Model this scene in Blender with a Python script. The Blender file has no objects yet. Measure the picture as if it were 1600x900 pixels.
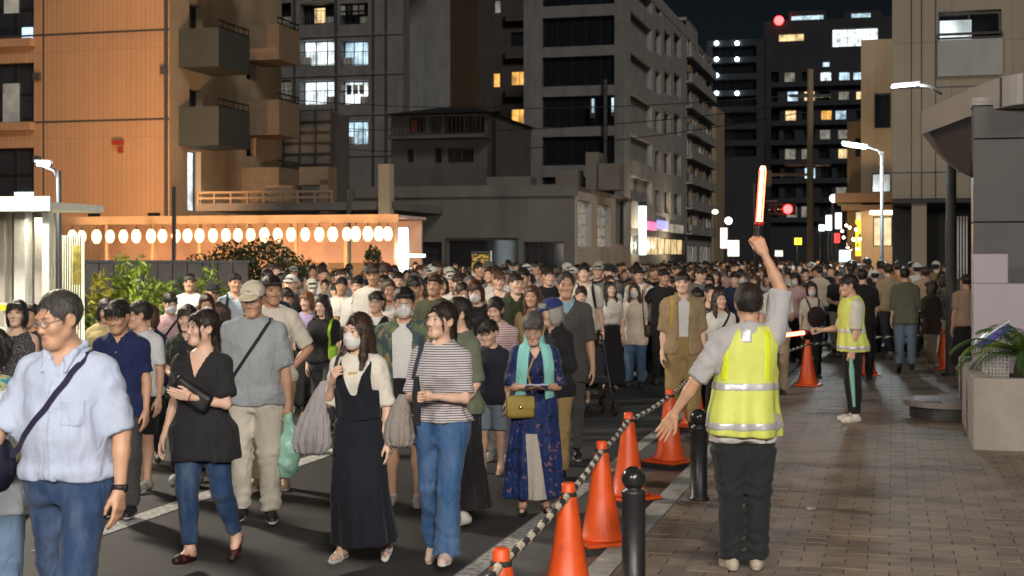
import bpy, math, random
import numpy as np
# ---------------------------------------------------------------- camera, sky, light, exposure
SC=bpy.context.scene
CAMH,HOR,FPX=1.90,402.0,2222.0
_c=bpy.data.cameras.new('camera');CAM=bpy.data.objects.new('camera',_c);SC.collection.objects.link(CAM);SC.camera=CAM
CAM.location=(0,0,CAMH);CAM.rotation_euler=(math.radians(90),0,0)
_c.sensor_width=36;_c.lens=36*FPX/1600;_c.shift_y=(HOR-450)/1600;_c.clip_start=.1;_c.clip_end=3000
_c.dof.use_dof=True;_c.dof.focus_distance=9.6;_c.dof.aperture_fstop=5.0
WORLD=bpy.data.worlds.new('World');SC.world=WORLD;WORLD.use_nodes=True
# night sky, and a weak broad light from behind the camera for the glow of the city
SUN_EL,SUN_AZ=math.radians(29),math.radians(16)     # the light comes from behind the camera, a little to the right
_nt=WORLD.node_tree;_bg=_nt.nodes['Background']
_sky=_nt.nodes.new('ShaderNodeTexSky');_sky.sky_type='NISHITA';_sky.sun_disc=False;_sky.sun_elevation=SUN_EL;_sky.sun_rotation=math.pi-SUN_AZ
_nt.links.new(_sky.outputs[0],_bg.inputs[0]);_bg.inputs[1].default_value=.0009
_s=bpy.data.lights.new('sun','SUN');_s.energy=.58;_s.angle=math.radians(14);_s.color=(1,.93,.84)
SUN=bpy.data.objects.new('sun',_s);SC.collection.objects.link(SUN);SUN.rotation_euler=(math.radians(90)-SUN_EL,0,SUN_AZ)
SC.view_settings.view_transform='Standard';SC.view_settings.look='None';SC.view_settings.exposure=.7;SC.view_settings.gamma=1;SC.view_settings.use_curve_mapping=False
SC.cycles.use_denoising=True;SC.cycles.max_bounces=5;SC.cycles.diffuse_bounces=2;SC.cycles.glossy_bounces=2;SC.cycles.transmission_bounces=2;SC.cycles.transparent_max_bounces=6
SC.cycles.sample_clamp_indirect=4;SC.cycles.caustics_reflective=False;SC.cycles.caustics_refractive=False
# ---------------------------------------------------------------- shape fields
F32=np.float32
def V(*a): return np.array(a,dtype=np.float64)
def nrm(v):
    v=np.asarray(v,float); return v/(np.linalg.norm(v)+1e-12)
def rotx(a): c,s=math.cos(a),math.sin(a); return np.array([[1,0,0],[0,c,-s],[0,s,c]])
def roty(a): c,s=math.cos(a),math.sin(a); return np.array([[c,0,s],[0,1,0],[-s,0,c]])
def rotz(a): c,s=math.cos(a),math.sin(a); return np.array([[c,-s,0],[s,c,0],[0,0,1]])
def smin(a,b,k):
    if k<=0: return np.minimum(a,b)
    h=np.maximum(k-np.abs(a-b),0)/k
    return np.minimum(a,b)-h*h*(k*0.25)
def smax(a,b,k): return -smin(-a,-b,k)
# a prim is (op, fn(X,Y,Z), lo, hi, k)
def cap(a,b,ra,rb,k=.02,op='u',cut=None):
    a=V(*a);b=V(*b);ab=b-a;L2=float(ab@ab)+1e-9
    cd=None
    if cut=='b': cd=(b,ab/math.sqrt(L2))
    def fn(X,Y,Z):
        px,py,pz=X-a[0],Y-a[1],Z-a[2]
        t=np.clip((px*ab[0]+py*ab[1]+pz*ab[2])/L2,0,1).astype(F32)
        dx=px-t*ab[0];dy=py-t*ab[1];dz=pz-t*ab[2]
        d=np.sqrt(dx*dx+dy*dy+dz*dz)-(ra+(rb-ra)*t)
        if cd is not None:
            d=np.maximum(d,(X-cd[0][0])*cd[1][0]+(Y-cd[0][1])*cd[1][1]+(Z-cd[0][2])*cd[1][2])
        return d
    r=max(ra,rb)
    return (op,fn,np.minimum(a,b)-r,np.maximum(a,b)+r,k)
def ell(c,r,R=None,k=.02,op='u'):
    c=V(*c);r=V(*r)
    def fn(X,Y,Z):
        x,y,z=X-c[0],Y-c[1],Z-c[2]
        if R is not None:
            x,y,z=(R[0,0]*x+R[1,0]*y+R[2,0]*z, R[0,1]*x+R[1,1]*y+R[2,1]*z, R[0,2]*x+R[1,2]*y+R[2,2]*z)
        k0=np.sqrt((x/r[0])**2+(y/r[1])**2+(z/r[2])**2)
        k1=np.sqrt((x/r[0]**2)**2+(y/r[1]**2)**2+(z/r[2]**2)**2)+1e-6
        return (k0*(k0-1)/k1).astype(F32)
    m=r if R is None else np.full(3,r.max())
    return (op,fn,c-m,c+m,k)
def boxs(c,h,R=None,rd=.005,k=.0,op='u'):
    c=V(*c);h=V(*h)
    def fn(X,Y,Z):
        x,y,z=X-c[0],Y-c[1],Z-c[2]
        if R is not None:
            x,y,z=(R[0,0]*x+R[1,0]*y+R[2,0]*z, R[0,1]*x+R[1,1]*y+R[2,1]*z, R[0,2]*x+R[1,2]*y+R[2,2]*z)
        qx=np.abs(x)-h[0]+rd;qy=np.abs(y)-h[1]+rd;qz=np.abs(z)-h[2]+rd
        o=np.sqrt(np.maximum(qx,0)**2+np.maximum(qy,0)**2+np.maximum(qz,0)**2)
        return (o+np.minimum(np.maximum(np.maximum(qx,qy),qz),0)-rd).astype(F32)
    m=h if R is None else np.full(3,np.linalg.norm(h))
    return (op,fn,c-m,c+m,k)
def half(p,n,op='i',k=0.0,lo=None,hi=None):   # keeps (op i) the side against n
    p=V(*p);n=nrm(n)
    fn=lambda X,Y,Z:(X-p[0])*n[0]+(Y-p[1])*n[1]+(Z-p[2])*n[2]
    return (op,fn,lo,hi,k)
def anyf(fn,lo=None,hi=None,op='u',k=0.0):
    return (op,fn,None if lo is None else V(*lo),None if hi is None else V(*hi),k)
def loft(tab,R=None,P=None,n=2.2,fold=None,k=.02,op='u'):
    tab=np.array(tab,float)     # z a front back cx cy
    tab=tab[np.argsort(tab[:,0])]
    z=tab[:,0]
    if P is None: P=np.zeros(3)
    def fn(X,Y,Z):
        if R is not None:
            x,y,w=X-P[0],Y-P[1],Z-P[2]
            x,y,w=(R[0,0]*x+R[1,0]*y+R[2,0]*w+P[0], R[0,1]*x+R[1,1]*y+R[2,1]*w+P[1], R[0,2]*x+R[1,2]*y+R[2,2]*w+P[2])
        else: x,y,w=X,Y,Z
        I=lambda c:np.interp(w,z,tab[:,c]).astype(F32)
        a,f,b=I(1),I(2),I(3)
        dx=x-I(4);dy=y-I(5)
        bb=np.where(dy<0,f,b)
        rho=((np.abs(dx/a))**n+(np.abs(dy/bb))**n+1e-9)**(1/n)
        d=(rho-1)*np.minimum(a,bb)*.95
        if fold is not None:
            cnt,amp,ph,z0,z1=fold
            th=np.arctan2(dy/bb,dx/a)
            g=np.clip((z0-w)/(z0-z1),0,1)
            d=d-amp*g*(np.cos(cnt*th+ph+1.3*np.sin(2*th+ph))+.45*np.cos(cnt*1.7*th+ph*2.1+w*3))
        return np.maximum(d,np.maximum(z[0]-w,w-z[-1])).astype(F32)
    e=max(tab[:,1].max(),tab[:,2].max(),tab[:,3].max())+np.abs(tab[:,4:]).max()+.03
    lo=V(P[0]-e,P[1]-e,z[0]-.02);hi=V(P[0]+e,P[1]+e,z[-1]+.02)
    if R is not None: lo=lo-.12;hi=hi+.12
    return (op,fn,lo,hi,k)
def xform(prim,R,T,s=1.0):
    """prim given in local coordinates -> p = R*(s*q)+T"""
    op,fn,lo,hi,k=prim
    def g(X,Y,Z):
        x,y,z=X-T[0],Y-T[1],Z-T[2]
        return (fn((R[0,0]*x+R[1,0]*y+R[2,0]*z)/s,(R[0,1]*x+R[1,1]*y+R[2,1]*z)/s,(R[0,2]*x+R[1,2]*y+R[2,2]*z)/s)*s)
    if lo is None: return (op,g,None,None,k*s)
    cs=np.array([[x,y,z] for x in (lo[0],hi[0]) for y in (lo[1],hi[1]) for z in (lo[2],hi[2])])*s@R.T+T
    return (op,g,cs.min(0),cs.max(0),k*s)
def comb(D,d,op,k):
    if op=='u': return smin(D,d,k)
    if op=='s': return smax(D,-d,k)
    if op=='i': return smax(D,d,k)
    if op=='d': return D+d
def axis(lo,hi,h,fine=()):
    """coordinates from lo to hi with step h, or the finer step inside the (a,b,step) ranges"""
    out=[lo];x=lo
    while x<hi:
        st=h
        for a,b,f in fine:
            if a-h<=x<=b: st=min(st,f)
        x+=st;out.append(x)
    return np.array(out,dtype=F32)
def bounds(prims,m):
    u=[p for p in prims if p[0]=='u' and p[2] is not None]
    lo=np.min([p[2] for p in u],0)-m; hi=np.max([p[3] for p in u],0)+m
    return lo,hi
def evalgrid(prims,xs,ys,zs):
    D=np.full((len(xs),len(ys),len(zs)),.25,dtype=F32)
    for op,fn,lo,hi,k in prims:
        if lo is None: sl=(slice(None),)*3
        else:
            m=k+.03
            sl=tuple(slice(max(0,int(np.searchsorted(c,l-m))-1),int(np.searchsorted(c,h+m))+1) for c,l,h in zip((xs,ys,zs),lo,hi))
        X=xs[sl[0]][:,None,None];Y=ys[sl[1]][None,:,None];Z=zs[sl[2]][None,None,:]
        if X.size*Y.size*Z.size==0: continue
        D[sl]=comb(D[sl],fn(X,Y,Z),op,k)
    return D
def evalpts(prims,P):
    P=np.asarray(P,dtype=F32);X,Y,Z=P[:,0],P[:,1],P[:,2]
    D=np.full(len(P),.25,dtype=F32)
    for op,fn,lo,hi,k in prims:
        D=comb(D,fn(X,Y,Z),op,k)
    return D
def evalsub(prims,X,Y,Z):
    D=F32(.25)
    for op,fn,lo,hi,k in prims: D=comb(D,fn(X,Y,Z),op,k)
    return D
def nets(D,xs,ys,zs):
    S=D<0
    n=S[:-1,:-1,:-1].astype(np.int8)
    for i in (0,1):
        for j in (0,1):
            for k in (0,1):
                if i+j+k: n=n+S[i:S.shape[0]-1+i,j:S.shape[1]-1+j,k:S.shape[2]-1+k]
    idx=np.argwhere((n>0)&(n<8))
    if len(idx)==0: return np.zeros((0,3)),np.zeros((0,4),int)
    vid=np.full(n.shape,-1,np.int32);vid[idx[:,0],idx[:,1],idx[:,2]]=np.arange(len(idx))
    acc=np.zeros((len(idx),3));cnt=np.zeros(len(idx))
    cor=[(i,j,k) for i in (0,1) for j in (0,1) for k in (0,1)]
    val={c:D[idx[:,0]+c[0],idx[:,1]+c[1],idx[:,2]+c[2]].astype(float) for c in cor}
    for c in cor:
        for ax in range(3):
            if c[ax]: continue
            e=list(c);e[ax]=1;e=tuple(e)
            a,b=val[c],val[e];m=(a<0)!=(b<0)
            t=np.where(m,a/(np.where(m,a-b,1)),0)
            p=np.tile(np.array(c,float),(len(idx),1));p[:,ax]+=t
            acc+=p*m[:,None];cnt+=m
    pos=idx+acc/cnt[:,None]
    vs=np.stack([np.interp(pos[:,0],np.arange(len(xs)),xs),np.interp(pos[:,1],np.arange(len(ys)),ys),np.interp(pos[:,2],np.arange(len(zs)),zs)],1)
    Q=[]
    for ax in range(3):
        o1,o2=(ax+1)%3,(ax+2)%3
        A=[slice(None)]*3;B=[slice(None)]*3
        A[ax]=slice(0,-1);B[ax]=slice(1,None)
        ch=np.argwhere(S[tuple(A)]!=S[tuple(B)])
        ch=ch[(ch[:,o1]>0)&(ch[:,o2]>0)&(ch[:,o1]<S.shape[o1]-1)&(ch[:,o2]<S.shape[o2]-1)]
        if len(ch)==0: continue
        def g(d1,d2):
            q=ch.copy();q[:,o1]+=d1;q[:,o2]+=d2
            return vid[q[:,0],q[:,1],q[:,2]]
        q=np.stack([g(-1,-1),g(0,-1),g(0,0),g(-1,0)],1)
        ins=S[ch[:,0],ch[:,1],ch[:,2]]
        q[~ins]=q[~ins][:,::-1]
        Q.append(q)
    return vs,np.concatenate(Q) if Q else np.zeros((0,4),int)
def sdfmesh(prims,h,fx=(),fy=(),fz=(),hz=None,m=.015):
    lo,hi=bounds(prims,m)
    hz=hz or h
    xs=axis(lo[0]-h,hi[0]+h,h,fx);ys=axis(lo[1]-h,hi[1]+h,h,fy);zs=axis(lo[2]-hz,hi[2]+hz,hz,fz)
    return nets(evalgrid(prims,xs,ys,zs),xs,ys,zs)
def offs(d): return ('d',lambda X,Y,Z:F32(-d),None,None,0)
def wrinkle(seed,amp,f=45,aniso=(1,1,.55)):
    r=np.random.RandomState(seed);ds=[(nrm(r.normal(size=3))*np.array(aniso)*f*r.uniform(.6,1.5),r.uniform(0,6.3)) for _ in range(5)]
    d2=nrm(r.normal(size=3))*f*.4
    def fn(X,Y,Z):
        w=1.4*np.sin(X*d2[0]+Y*d2[1]+Z*d2[2])
        s=0
        for d,p in ds: s=s+np.abs(np.sin((X*d[0]+Y*d[1]+Z*d[2]+p+w)*.5))*1.7-1.08
        return (s*(amp/2.6)).astype(F32)
    return ('d',fn,None,None,0)
# ---------------------------------------------------------------- meshes
def mkmesh(name,vs,fs,mats=None,mi=None,smooth=True):
    """vs Nx3, fs list of int arrays (MxK) - quads and/or triangles"""
    me=bpy.data.meshes.new(name)
    vs=np.asarray(vs,dtype=np.float32)
    if isinstance(fs,np.ndarray): fs=[fs]
    fs=[f for f in fs if len(f)]
    nl=sum(f.size for f in fs);nf=sum(len(f) for f in fs)
    me.vertices.add(len(vs));me.vertices.foreach_set('co',vs.ravel())
    me.loops.add(nl);me.polygons.add(nf)
    me.loops.foreach_set('vertex_index',np.concatenate([f.ravel() for f in fs]).astype(np.int32))
    tot=np.concatenate([np.full(len(f),f.shape[1]) for f in fs]).astype(np.int32)
    st=np.concatenate([[0],np.cumsum(tot)[:-1]]).astype(np.int32)
    me.polygons.foreach_set('loop_start',st)
    if mi is not None: me.polygons.foreach_set('material_index',np.asarray(mi,dtype=np.int32))
    me.update(calc_edges=True)
    me.polygons.foreach_set('use_smooth',np.full(nf,bool(smooth)))
    for m in (mats or []): me.materials.append(m)
    return me
class Soup:
    """collects vertices and faces of several shells into ONE mesh"""
    def __init__(s): s.v=[];s.q=[];s.t=[];s.qm=[];s.tm=[];s.n=0
    def add(s,v,f,mi=0):
        v=np.asarray(v,float);f=np.asarray(f,int)
        if len(f)==0: return s
        s.v.append(v)
        if f.shape[1]==4: s.q.append(f+s.n);s.qm.append(np.full(len(f),mi))
        else: s.t.append(f+s.n);s.tm.append(np.full(len(f),mi))
        s.n+=len(v);return s
    def mesh(s,name,mats=None,smooth=True):
        fs=[];mi=[]
        if s.q: fs.append(np.concatenate(s.q));mi.append(np.concatenate(s.qm))
        if s.t: fs.append(np.concatenate(s.t));mi.append(np.concatenate(s.tm))
        return mkmesh(name,np.concatenate(s.v),fs,mats,np.concatenate(mi),smooth)
def box_vf(c,h,R=None):
    c=V(*c);h=V(*h)
    v=np.array([[x,y,z] for x in (-1,1) for y in (-1,1) for z in (-1,1)],float)*h
    if R is not None: v=v@np.asarray(R).T
    f=np.array([[0,1,3,2],[4,6,7,5],[0,4,5,1],[2,3,7,6],[0,2,6,4],[1,5,7,3]])
    return v+c,f
def bx(x0,x1,y0,y1,z0,z1): return box_vf(((x0+x1)/2,(y0+y1)/2,(z0+z1)/2),((x1-x0)/2,(y1-y0)/2,(z1-z0)/2))
def tube_vf(pts,rad,n=8,flat=None,up=None,closed=False):
    """tube through pts; rad scalar or list; flat=(w,t) gives a rectangular ribbon whose thin side follows up"""
    pts=np.array(pts,float);m=len(pts)
    rad=np.full(m,rad) if np.isscalar(rad) else np.array(rad,float)
    T=np.gradient(pts,axis=0);T/=np.linalg.norm(T,axis=1)[:,None]+1e-9
    ups=None if up is None else (np.tile(np.array(up,float),(m,1)) if np.ndim(up)==1 else np.array(up,float))
    vs=[];N=None
    for i in range(m):
        if ups is not None: a=ups[i]
        else:
            a=N if N is not None else (V(0,0,1) if abs(T[i][2])<.9 else V(1,0,0))
        N=nrm(a-T[i]*(a@T[i]));B=np.cross(T[i],N)
        if flat:
            w,t=flat
            for sx,sy in ((-1,-1),(1,-1),(1,1),(-1,1)): vs.append(pts[i]+B*sx*w/2+N*sy*t/2)
        else:
            for j in range(n):
                th=2*math.pi*j/n;vs.append(pts[i]+rad[i]*(math.cos(th)*N+math.sin(th)*B))
    k=4 if flat else n
    f=[]
    for i in range(m-1):
        for j in range(k): f.append([i*k+j,i*k+(j+1)%k,(i+1)*k+(j+1)%k,(i+1)*k+j])
    vs=np.array(vs);f=np.array(f)
    c0=len(vs);vs=np.concatenate([vs,[pts[0],pts[-1]]])
    caps=[[c0,(j+1)%k,j,j] for j in range(k)]+[[c0+1,(m-1)*k+j,(m-1)*k+(j+1)%k,(m-1)*k+(j+1)%k] for j in range(k)]
    return vs,f,np.array([c[:3] for c in caps])
def lathe_vf(prof,n=16,c=(0,0,0)):
    """prof [(r,z)...] bottom to top"""
    c=V(*c);vs=[];f=[]
    for r,z in prof:
        for j in range(n):
            th=2*math.pi*j/n;vs.append((c[0]+r*math.cos(th),c[1]+r*math.sin(th),c[2]+z))
    for i in range(len(prof)-1):
        for j in range(n): f.append([i*n+j,i*n+(j+1)%n,(i+1)*n+(j+1)%n,(i+1)*n+j])
    return np.array(vs),np.array(f)
def soup_tube(s,*a,mi=0,**k):
    v,f,c=tube_vf(*a,**k);n=s.n;s.add(v,f,mi)
    s.t.append(c+n);s.tm.append(np.full(len(c),mi));return s
def sphere_vf(c,r,n=10,m=7,R=None):
    c=V(*c);r=V(*r) if np.ndim(r) else V(r,r,r);vs=[];f=[]
    for i in range(m+1):
        ph=math.pi*i/m
        for j in range(n):
            th=2*math.pi*j/n;vs.append((math.sin(ph)*math.cos(th)*r[0],math.sin(ph)*math.sin(th)*r[1],-math.cos(ph)*r[2]))
    vs=np.array(vs)
    if R is not None: vs=vs@R.T
    for i in range(m):
        for j in range(n): f.append([i*n+j,i*n+(j+1)%n,(i+1)*n+(j+1)%n,(i+1)*n+j])
    return vs+c,np.array(f)
COL=bpy.context.scene.collection
def link(name,me,parent=None,color=None,loc=None,rz=None):
    o=bpy.data.objects.new(name,me);COL.objects.link(o)
    if parent is not None: o.parent=parent
    if color is not None: o.color=(*color[:3],1)
    if loc is not None: o.location=loc
    if rz is not None: o.rotation_euler=(0,0,rz)
    return o
def tag(o,label=None,cat=None,group=None,kind=None):
    if label: o['label']=label
    if cat: o['category']=cat
    if group: o['group']=group
    if kind: o['kind']=kind
    return o
def empty(name,loc=(0,0,0),rz=0):
    o=bpy.data.objects.new(name,None);COL.objects.link(o);o.location=loc;o.rotation_euler=(0,0,rz);o.empty_display_size=.1;return o
def boxobj(name,boxes,mat,parent=None,color=None,smooth=False,loc=None,rz=None):
    s=Soup()
    for b in boxes: s.add(*(bx(*b) if len(b)==6 else box_vf(*b)))
    return link(name,s.mesh(name,[mat],smooth),parent,color,loc,rz)
# ---------------------------------------------------------------- materials
def newmat(name):
    m=bpy.data.materials.new(name);m.use_nodes=True
    nt=m.node_tree;b=nt.nodes['Principled BSDF'];return m,nt,b
def N(nt,t,**k):
    n=nt.nodes.new(t)
    for a,v in k.items():
        if a in n.inputs: n.inputs[a].default_value=v
        else: setattr(n,a,v)
    return n
def L(nt,a,b): nt.links.new(a,b)
def ramp(nt,src,stops):
    r=nt.nodes.new('ShaderNodeValToRGB');e=r.color_ramp.elements
    while len(e)<len(stops): e.new(.5)
    for i,(p,c) in enumerate(stops): e[i].position=p;e[i].color=(*c,1) if len(c)==3 else c
    L(nt,src,r.inputs[0]);return r.outputs[0]
def mixc(nt,f,a,b,mode='MIX'):
    m=nt.nodes.new('ShaderNodeMix');m.data_type='RGBA';m.blend_type=mode
    for s,v in ((m.inputs[0],f),(m.inputs[6],a),(m.inputs[7],b)):
        if hasattr(v,'is_output') or isinstance(v,bpy.types.NodeSocket): L(nt,v,s)
        elif isinstance(v,(int,float)): s.default_value=v
        else: s.default_value=(*v[:3],1)
    return m.outputs[2]
def coords(nt,kind='Object',scale=(1,1,1),rot=(0,0,0)):
    t=nt.nodes.new('ShaderNodeTexCoord');mp=nt.nodes.new('ShaderNodeMapping')
    mp.inputs['Scale'].default_value=scale;mp.inputs['Rotation'].default_value=rot
    L(nt,t.outputs[kind],mp.inputs[0]);return mp.outputs[0]
def worldpos(nt,scale=(1,1,1)):
    g=nt.nodes.new('ShaderNodeNewGeometry');mp=nt.nodes.new('ShaderNodeMapping')
    mp.inputs['Scale'].default_value=scale;L(nt,g.outputs['Position'],mp.inputs[0]);return mp.outputs[0]
def noise(nt,vec,scale,detail=4,rough=.6):
    n=nt.nodes.new('ShaderNodeTexNoise');n.inputs['Scale'].default_value=scale;n.inputs['Detail'].default_value=detail;n.inputs['Roughness'].default_value=rough
    L(nt,vec,n.inputs['Vector']);return n.outputs['Fac']
def bump(nt,b,h,strength=.3,dist=.01):
    n=nt.nodes.new('ShaderNodeBump');n.inputs['Strength'].default_value=strength;n.inputs['Distance'].default_value=dist
    L(nt,h,n.inputs['Height']);L(nt,n.outputs[0],b.inputs['Normal'])
def plain(name,col,rough=.6,metal=0,var=.12,vs=6,bmp=0,emis=None,es=0,spec=.5):
    """a base colour broken up by noise, with slight roughness change and relief"""
    m,nt,b=newmat(name);p=worldpos(nt)
    n=noise(nt,p,vs,5)
    lo=[c*(1-var) for c in col];hi=[min(1,c*(1+var)) for c in col]
    L(nt,ramp(nt,n,[(.3,lo),(.7,hi)]),b.inputs['Base Color'])
    r=nt.nodes.new('ShaderNodeMapRange');r.inputs[3].default_value=max(.03,rough-.1);r.inputs[4].default_value=min(1,rough+.1)
    L(nt,noise(nt,p,vs*4,3),r.inputs[0]);L(nt,r.outputs[0],b.inputs['Roughness'])
    b.inputs['Metallic'].default_value=metal;b.inputs['Specular IOR Level'].default_value=spec
    if bmp: bump(nt,b,noise(nt,p,vs*8,4),bmp,.01)
    if emis: b.inputs['Emission Color'].default_value=(*emis,1);b.inputs['Emission Strength'].default_value=es
    return m
def glow(name,col,s):
    m,nt,b=newmat(name);b.inputs['Base Color'].default_value=(*[c*.5 for c in col],1)
    b.inputs['Emission Color'].default_value=(*col,1);b.inputs['Emission Strength'].default_value=s;return m
def m_skin():
    m,nt,b=newmat('skin');oi=N(nt,'ShaderNodeObjectInfo');p=coords(nt)
    c=mixc(nt,noise(nt,p,30,4),oi.outputs['Color'],(.62,.25,.17));f=N(nt,'ShaderNodeMath',operation='MULTIPLY')
    c2=mixc(nt,.16,oi.outputs['Color'],c)
    L(nt,c2,b.inputs['Base Color']);b.inputs['Roughness'].default_value=.48;b.inputs['Specular IOR Level'].default_value=.4
    b.inputs['Subsurface Weight'].default_value=.12;b.inputs['Subsurface Radius'].default_value=(1,.35,.2);b.inputs['Subsurface Scale'].default_value=.008
    bump(nt,b,noise(nt,p,160,3),.12,.002);return m
def m_hair():
    m,nt,b=newmat('hair');oi=N(nt,'ShaderNodeObjectInfo')
    p=coords(nt,scale=(1,1,.08));n=noise(nt,p,260,3,.75)
    L(nt,mixc(nt,n,mixc(nt,.72,oi.outputs['Color'],(0,0,0)),mixc(nt,.07,oi.outputs['Color'],(.20,.15,.11))),b.inputs['Base Color'])
    b.inputs['Roughness'].default_value=.42;b.inputs['Specular IOR Level'].default_value=.45
    bump(nt,b,n,.8,.004);return m
def m_cloth(name='cloth',rough=.85,weave=420,wr=.32,kind=None):
    """fabric in the object's own colour: weave, soft creases, faint fading"""
    m,nt,b=newmat(name);oi=N(nt,'ShaderNodeObjectInfo');p=coords(nt)
    col=oi.outputs['Color']
    if kind=='denim':
        col=mixc(nt,ramp(nt,noise(nt,coords(nt,scale=(1,1,.35)),9,4),[(.42,(0,0,0)),(.75,(.38,.38,.38))]),col,mixc(nt,.5,col,(.36,.44,.54)))
    elif kind=='stripe':
        w=N(nt,'ShaderNodeTexWave',Scale=22.0,bands_direction='Z');L(nt,p,w.inputs[0]);w.inputs['Distortion'].default_value=.35;w.inputs['Detail Scale'].default_value=.25
        col=mixc(nt,ramp(nt,w.outputs['Fac'],[(.30,(1,1,1)),(.42,(0,0,0))]),col,(.085,.08,.11))
    elif kind=='redstripe':
        w=N(nt,'ShaderNodeTexWave',Scale=15.0,bands_direction='Z');L(nt,p,w.inputs[0])
        col=mixc(nt,ramp(nt,w.outputs['Fac'],[(.24,(1,1,1)),(.34,(0,0,0))]),col,(.38,.11,.13))
    elif kind=='camo':
        a=noise(nt,p,9,2,.4);c=noise(nt,coords(nt,rot=(1,2,.4)),11,2,.4)
        col=mixc(nt,ramp(nt,a,[(.50,(0,0,0)),(.53,(1,1,1))]),col,(.05,.085,.10))
        col=mixc(nt,ramp(nt,c,[(.56,(0,0,0)),(.59,(1,1,1))]),col,(.26,.20,.08))
    elif kind=='floral':
        a=noise(nt,p,26,2,.5);col=mixc(nt,ramp(nt,a,[(.62,(0,0,0)),(.66,(1,1,1))]),col,(.20,.10,.14))
        a=noise(nt,coords(nt,rot=(1,.4,2)),19,2,.5);col=mixc(nt,ramp(nt,a,[(.61,(0,0,0)),(.66,(1,1,1))]),col,(.006,.012,.05))
    elif kind=='scarf':
        a=noise(nt,p,17,2,.5);col=mixc(nt,ramp(nt,a,[(.45,(0,0,0)),(.5,(1,1,1))]),col,(.35,.36,.20))
        a=noise(nt,coords(nt,rot=(1,.4,2)),19,2,.5);col=mixc(nt,ramp(nt,a,[(.55,(0,0,0)),(.6,(1,1,1))]),col,(.02,.03,.12))
    elif kind=='lace':
        v=N(nt,'ShaderNodeTexVoronoi',Scale=55.0,feature='DISTANCE_TO_EDGE');L(nt,p,v.inputs[0])
        col=mixc(nt,ramp(nt,v.outputs['Distance'],[(.03,(.45,.45,.45)),(.14,(0,0,0))]),col,(.36,.34,.36))
    L(nt,mixc(nt,ramp(nt,noise(nt,p,7,4),[(.35,(0,0,0)),(.75,(.22,.22,.22))]),col,mixc(nt,.35,col,(.0,.0,.0))),b.inputs['Base Color'])
    b.inputs['Roughness'].default_value=rough;b.inputs['Specular IOR Level'].default_value=.25
    b.inputs['Sheen Weight'].default_value=.08
    n1=noise(nt,coords(nt,scale=(1,1,.6),rot=(.5,.4,.3)),13,3,.55);n2=noise(nt,p,weave,2)
    nr=N(nt,'ShaderNodeTexNoise',Scale=5.5,Detail=2.0,Roughness=.45,Distortion=1.2);L(nt,coords(nt,scale=(1,1,.5),rot=(.3,.6,.2)),nr.inputs['Vector'])
    sb=N(nt,'ShaderNodeMath',operation='SUBTRACT');L(nt,nr.outputs['Fac'],sb.inputs[0]);sb.inputs[1].default_value=.5
    ab=N(nt,'ShaderNodeMath',operation='ABSOLUTE');L(nt,sb.outputs[0],ab.inputs[0])
    mi=N(nt,'ShaderNodeMath',operation='MINIMUM');L(nt,ab.outputs[0],mi.inputs[0]);mi.inputs[1].default_value=.11
    m4=N(nt,'ShaderNodeMath',operation='MULTIPLY_ADD');L(nt,mi.outputs[0],m4.inputs[0]);m4.inputs[1].default_value=3.2;L(nt,n1,m4.inputs[2]);n1=m4.outputs[0]
    mm=N(nt,'ShaderNodeMath',operation='MULTIPLY_ADD');L(nt,n2,mm.inputs[0]);mm.inputs[1].default_value=.035;L(nt,n1,mm.inputs[2])
    bump(nt,b,mm.outputs[0],wr,.035);return m
SKIN=m_skin();HAIR=m_hair()
CLOTH=m_cloth();DENIM=m_cloth('denim',.8,500,.4,'denim');STRIPE=m_cloth('striped_knit',.85,420,.3,'stripe');REDSTRIPE=m_cloth('red_striped_knit',.85,420,.3,'redstripe')
CAMO=m_cloth('camouflage_cloth',.85,420,.3,'camo');FLORAL=m_cloth('floral_cloth',.6,420,.5,'floral');LACE=m_cloth('lace_cloth',.8,420,.4,'lace');SCARF=m_cloth('patterned_scarf',.8,420,.4,'scarf')
def m_obj(name,rough,spec=.4,metal=0,var=.1):
    m,nt,b=newmat(name);oi=N(nt,'ShaderNodeObjectInfo');p=coords(nt)
    L(nt,mixc(nt,noise(nt,p,22,4),oi.outputs['Color'],mixc(nt,var*2.2,oi.outputs['Color'],(.0,.0,.0))),b.inputs['Base Color'])
    b.inputs['Roughness'].default_value=rough;b.inputs['Specular IOR Level'].default_value=spec;b.inputs['Metallic'].default_value=metal
    bump(nt,b,noise(nt,p,90,3),.12,.003);return m
LEATHER=m_obj('leather',.5);RUBBER=m_obj('rubber_sole',.7);PLASTIC=m_obj('coloured_plastic',.35);METAL=m_obj('painted_metal',.4,.5,.3);MASKM=m_obj('mask_cloth',.8)
SHINY=m_obj('polished_metal',.25,.5,.9)
EYEW=plain('eye_white',(.62,.58,.55),.25,vs=50,var=.05);EYED=plain('eye_dark',(.012,.008,.006),.2,vs=50);LIPS=plain('lips',(.42,.15,.13),.45,vs=90)
def m_glass(name,col=(1,1,1),rough=.02,alpha=.25):
    m,nt,b=newmat(name);b.inputs['Base Color'].default_value=(*col,1);b.inputs['Roughness'].default_value=rough;b.inputs['Alpha'].default_value=alpha
    return m
LENS=m_glass('spectacle_glass',(.75,.78,.8),.05,.12)
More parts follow.
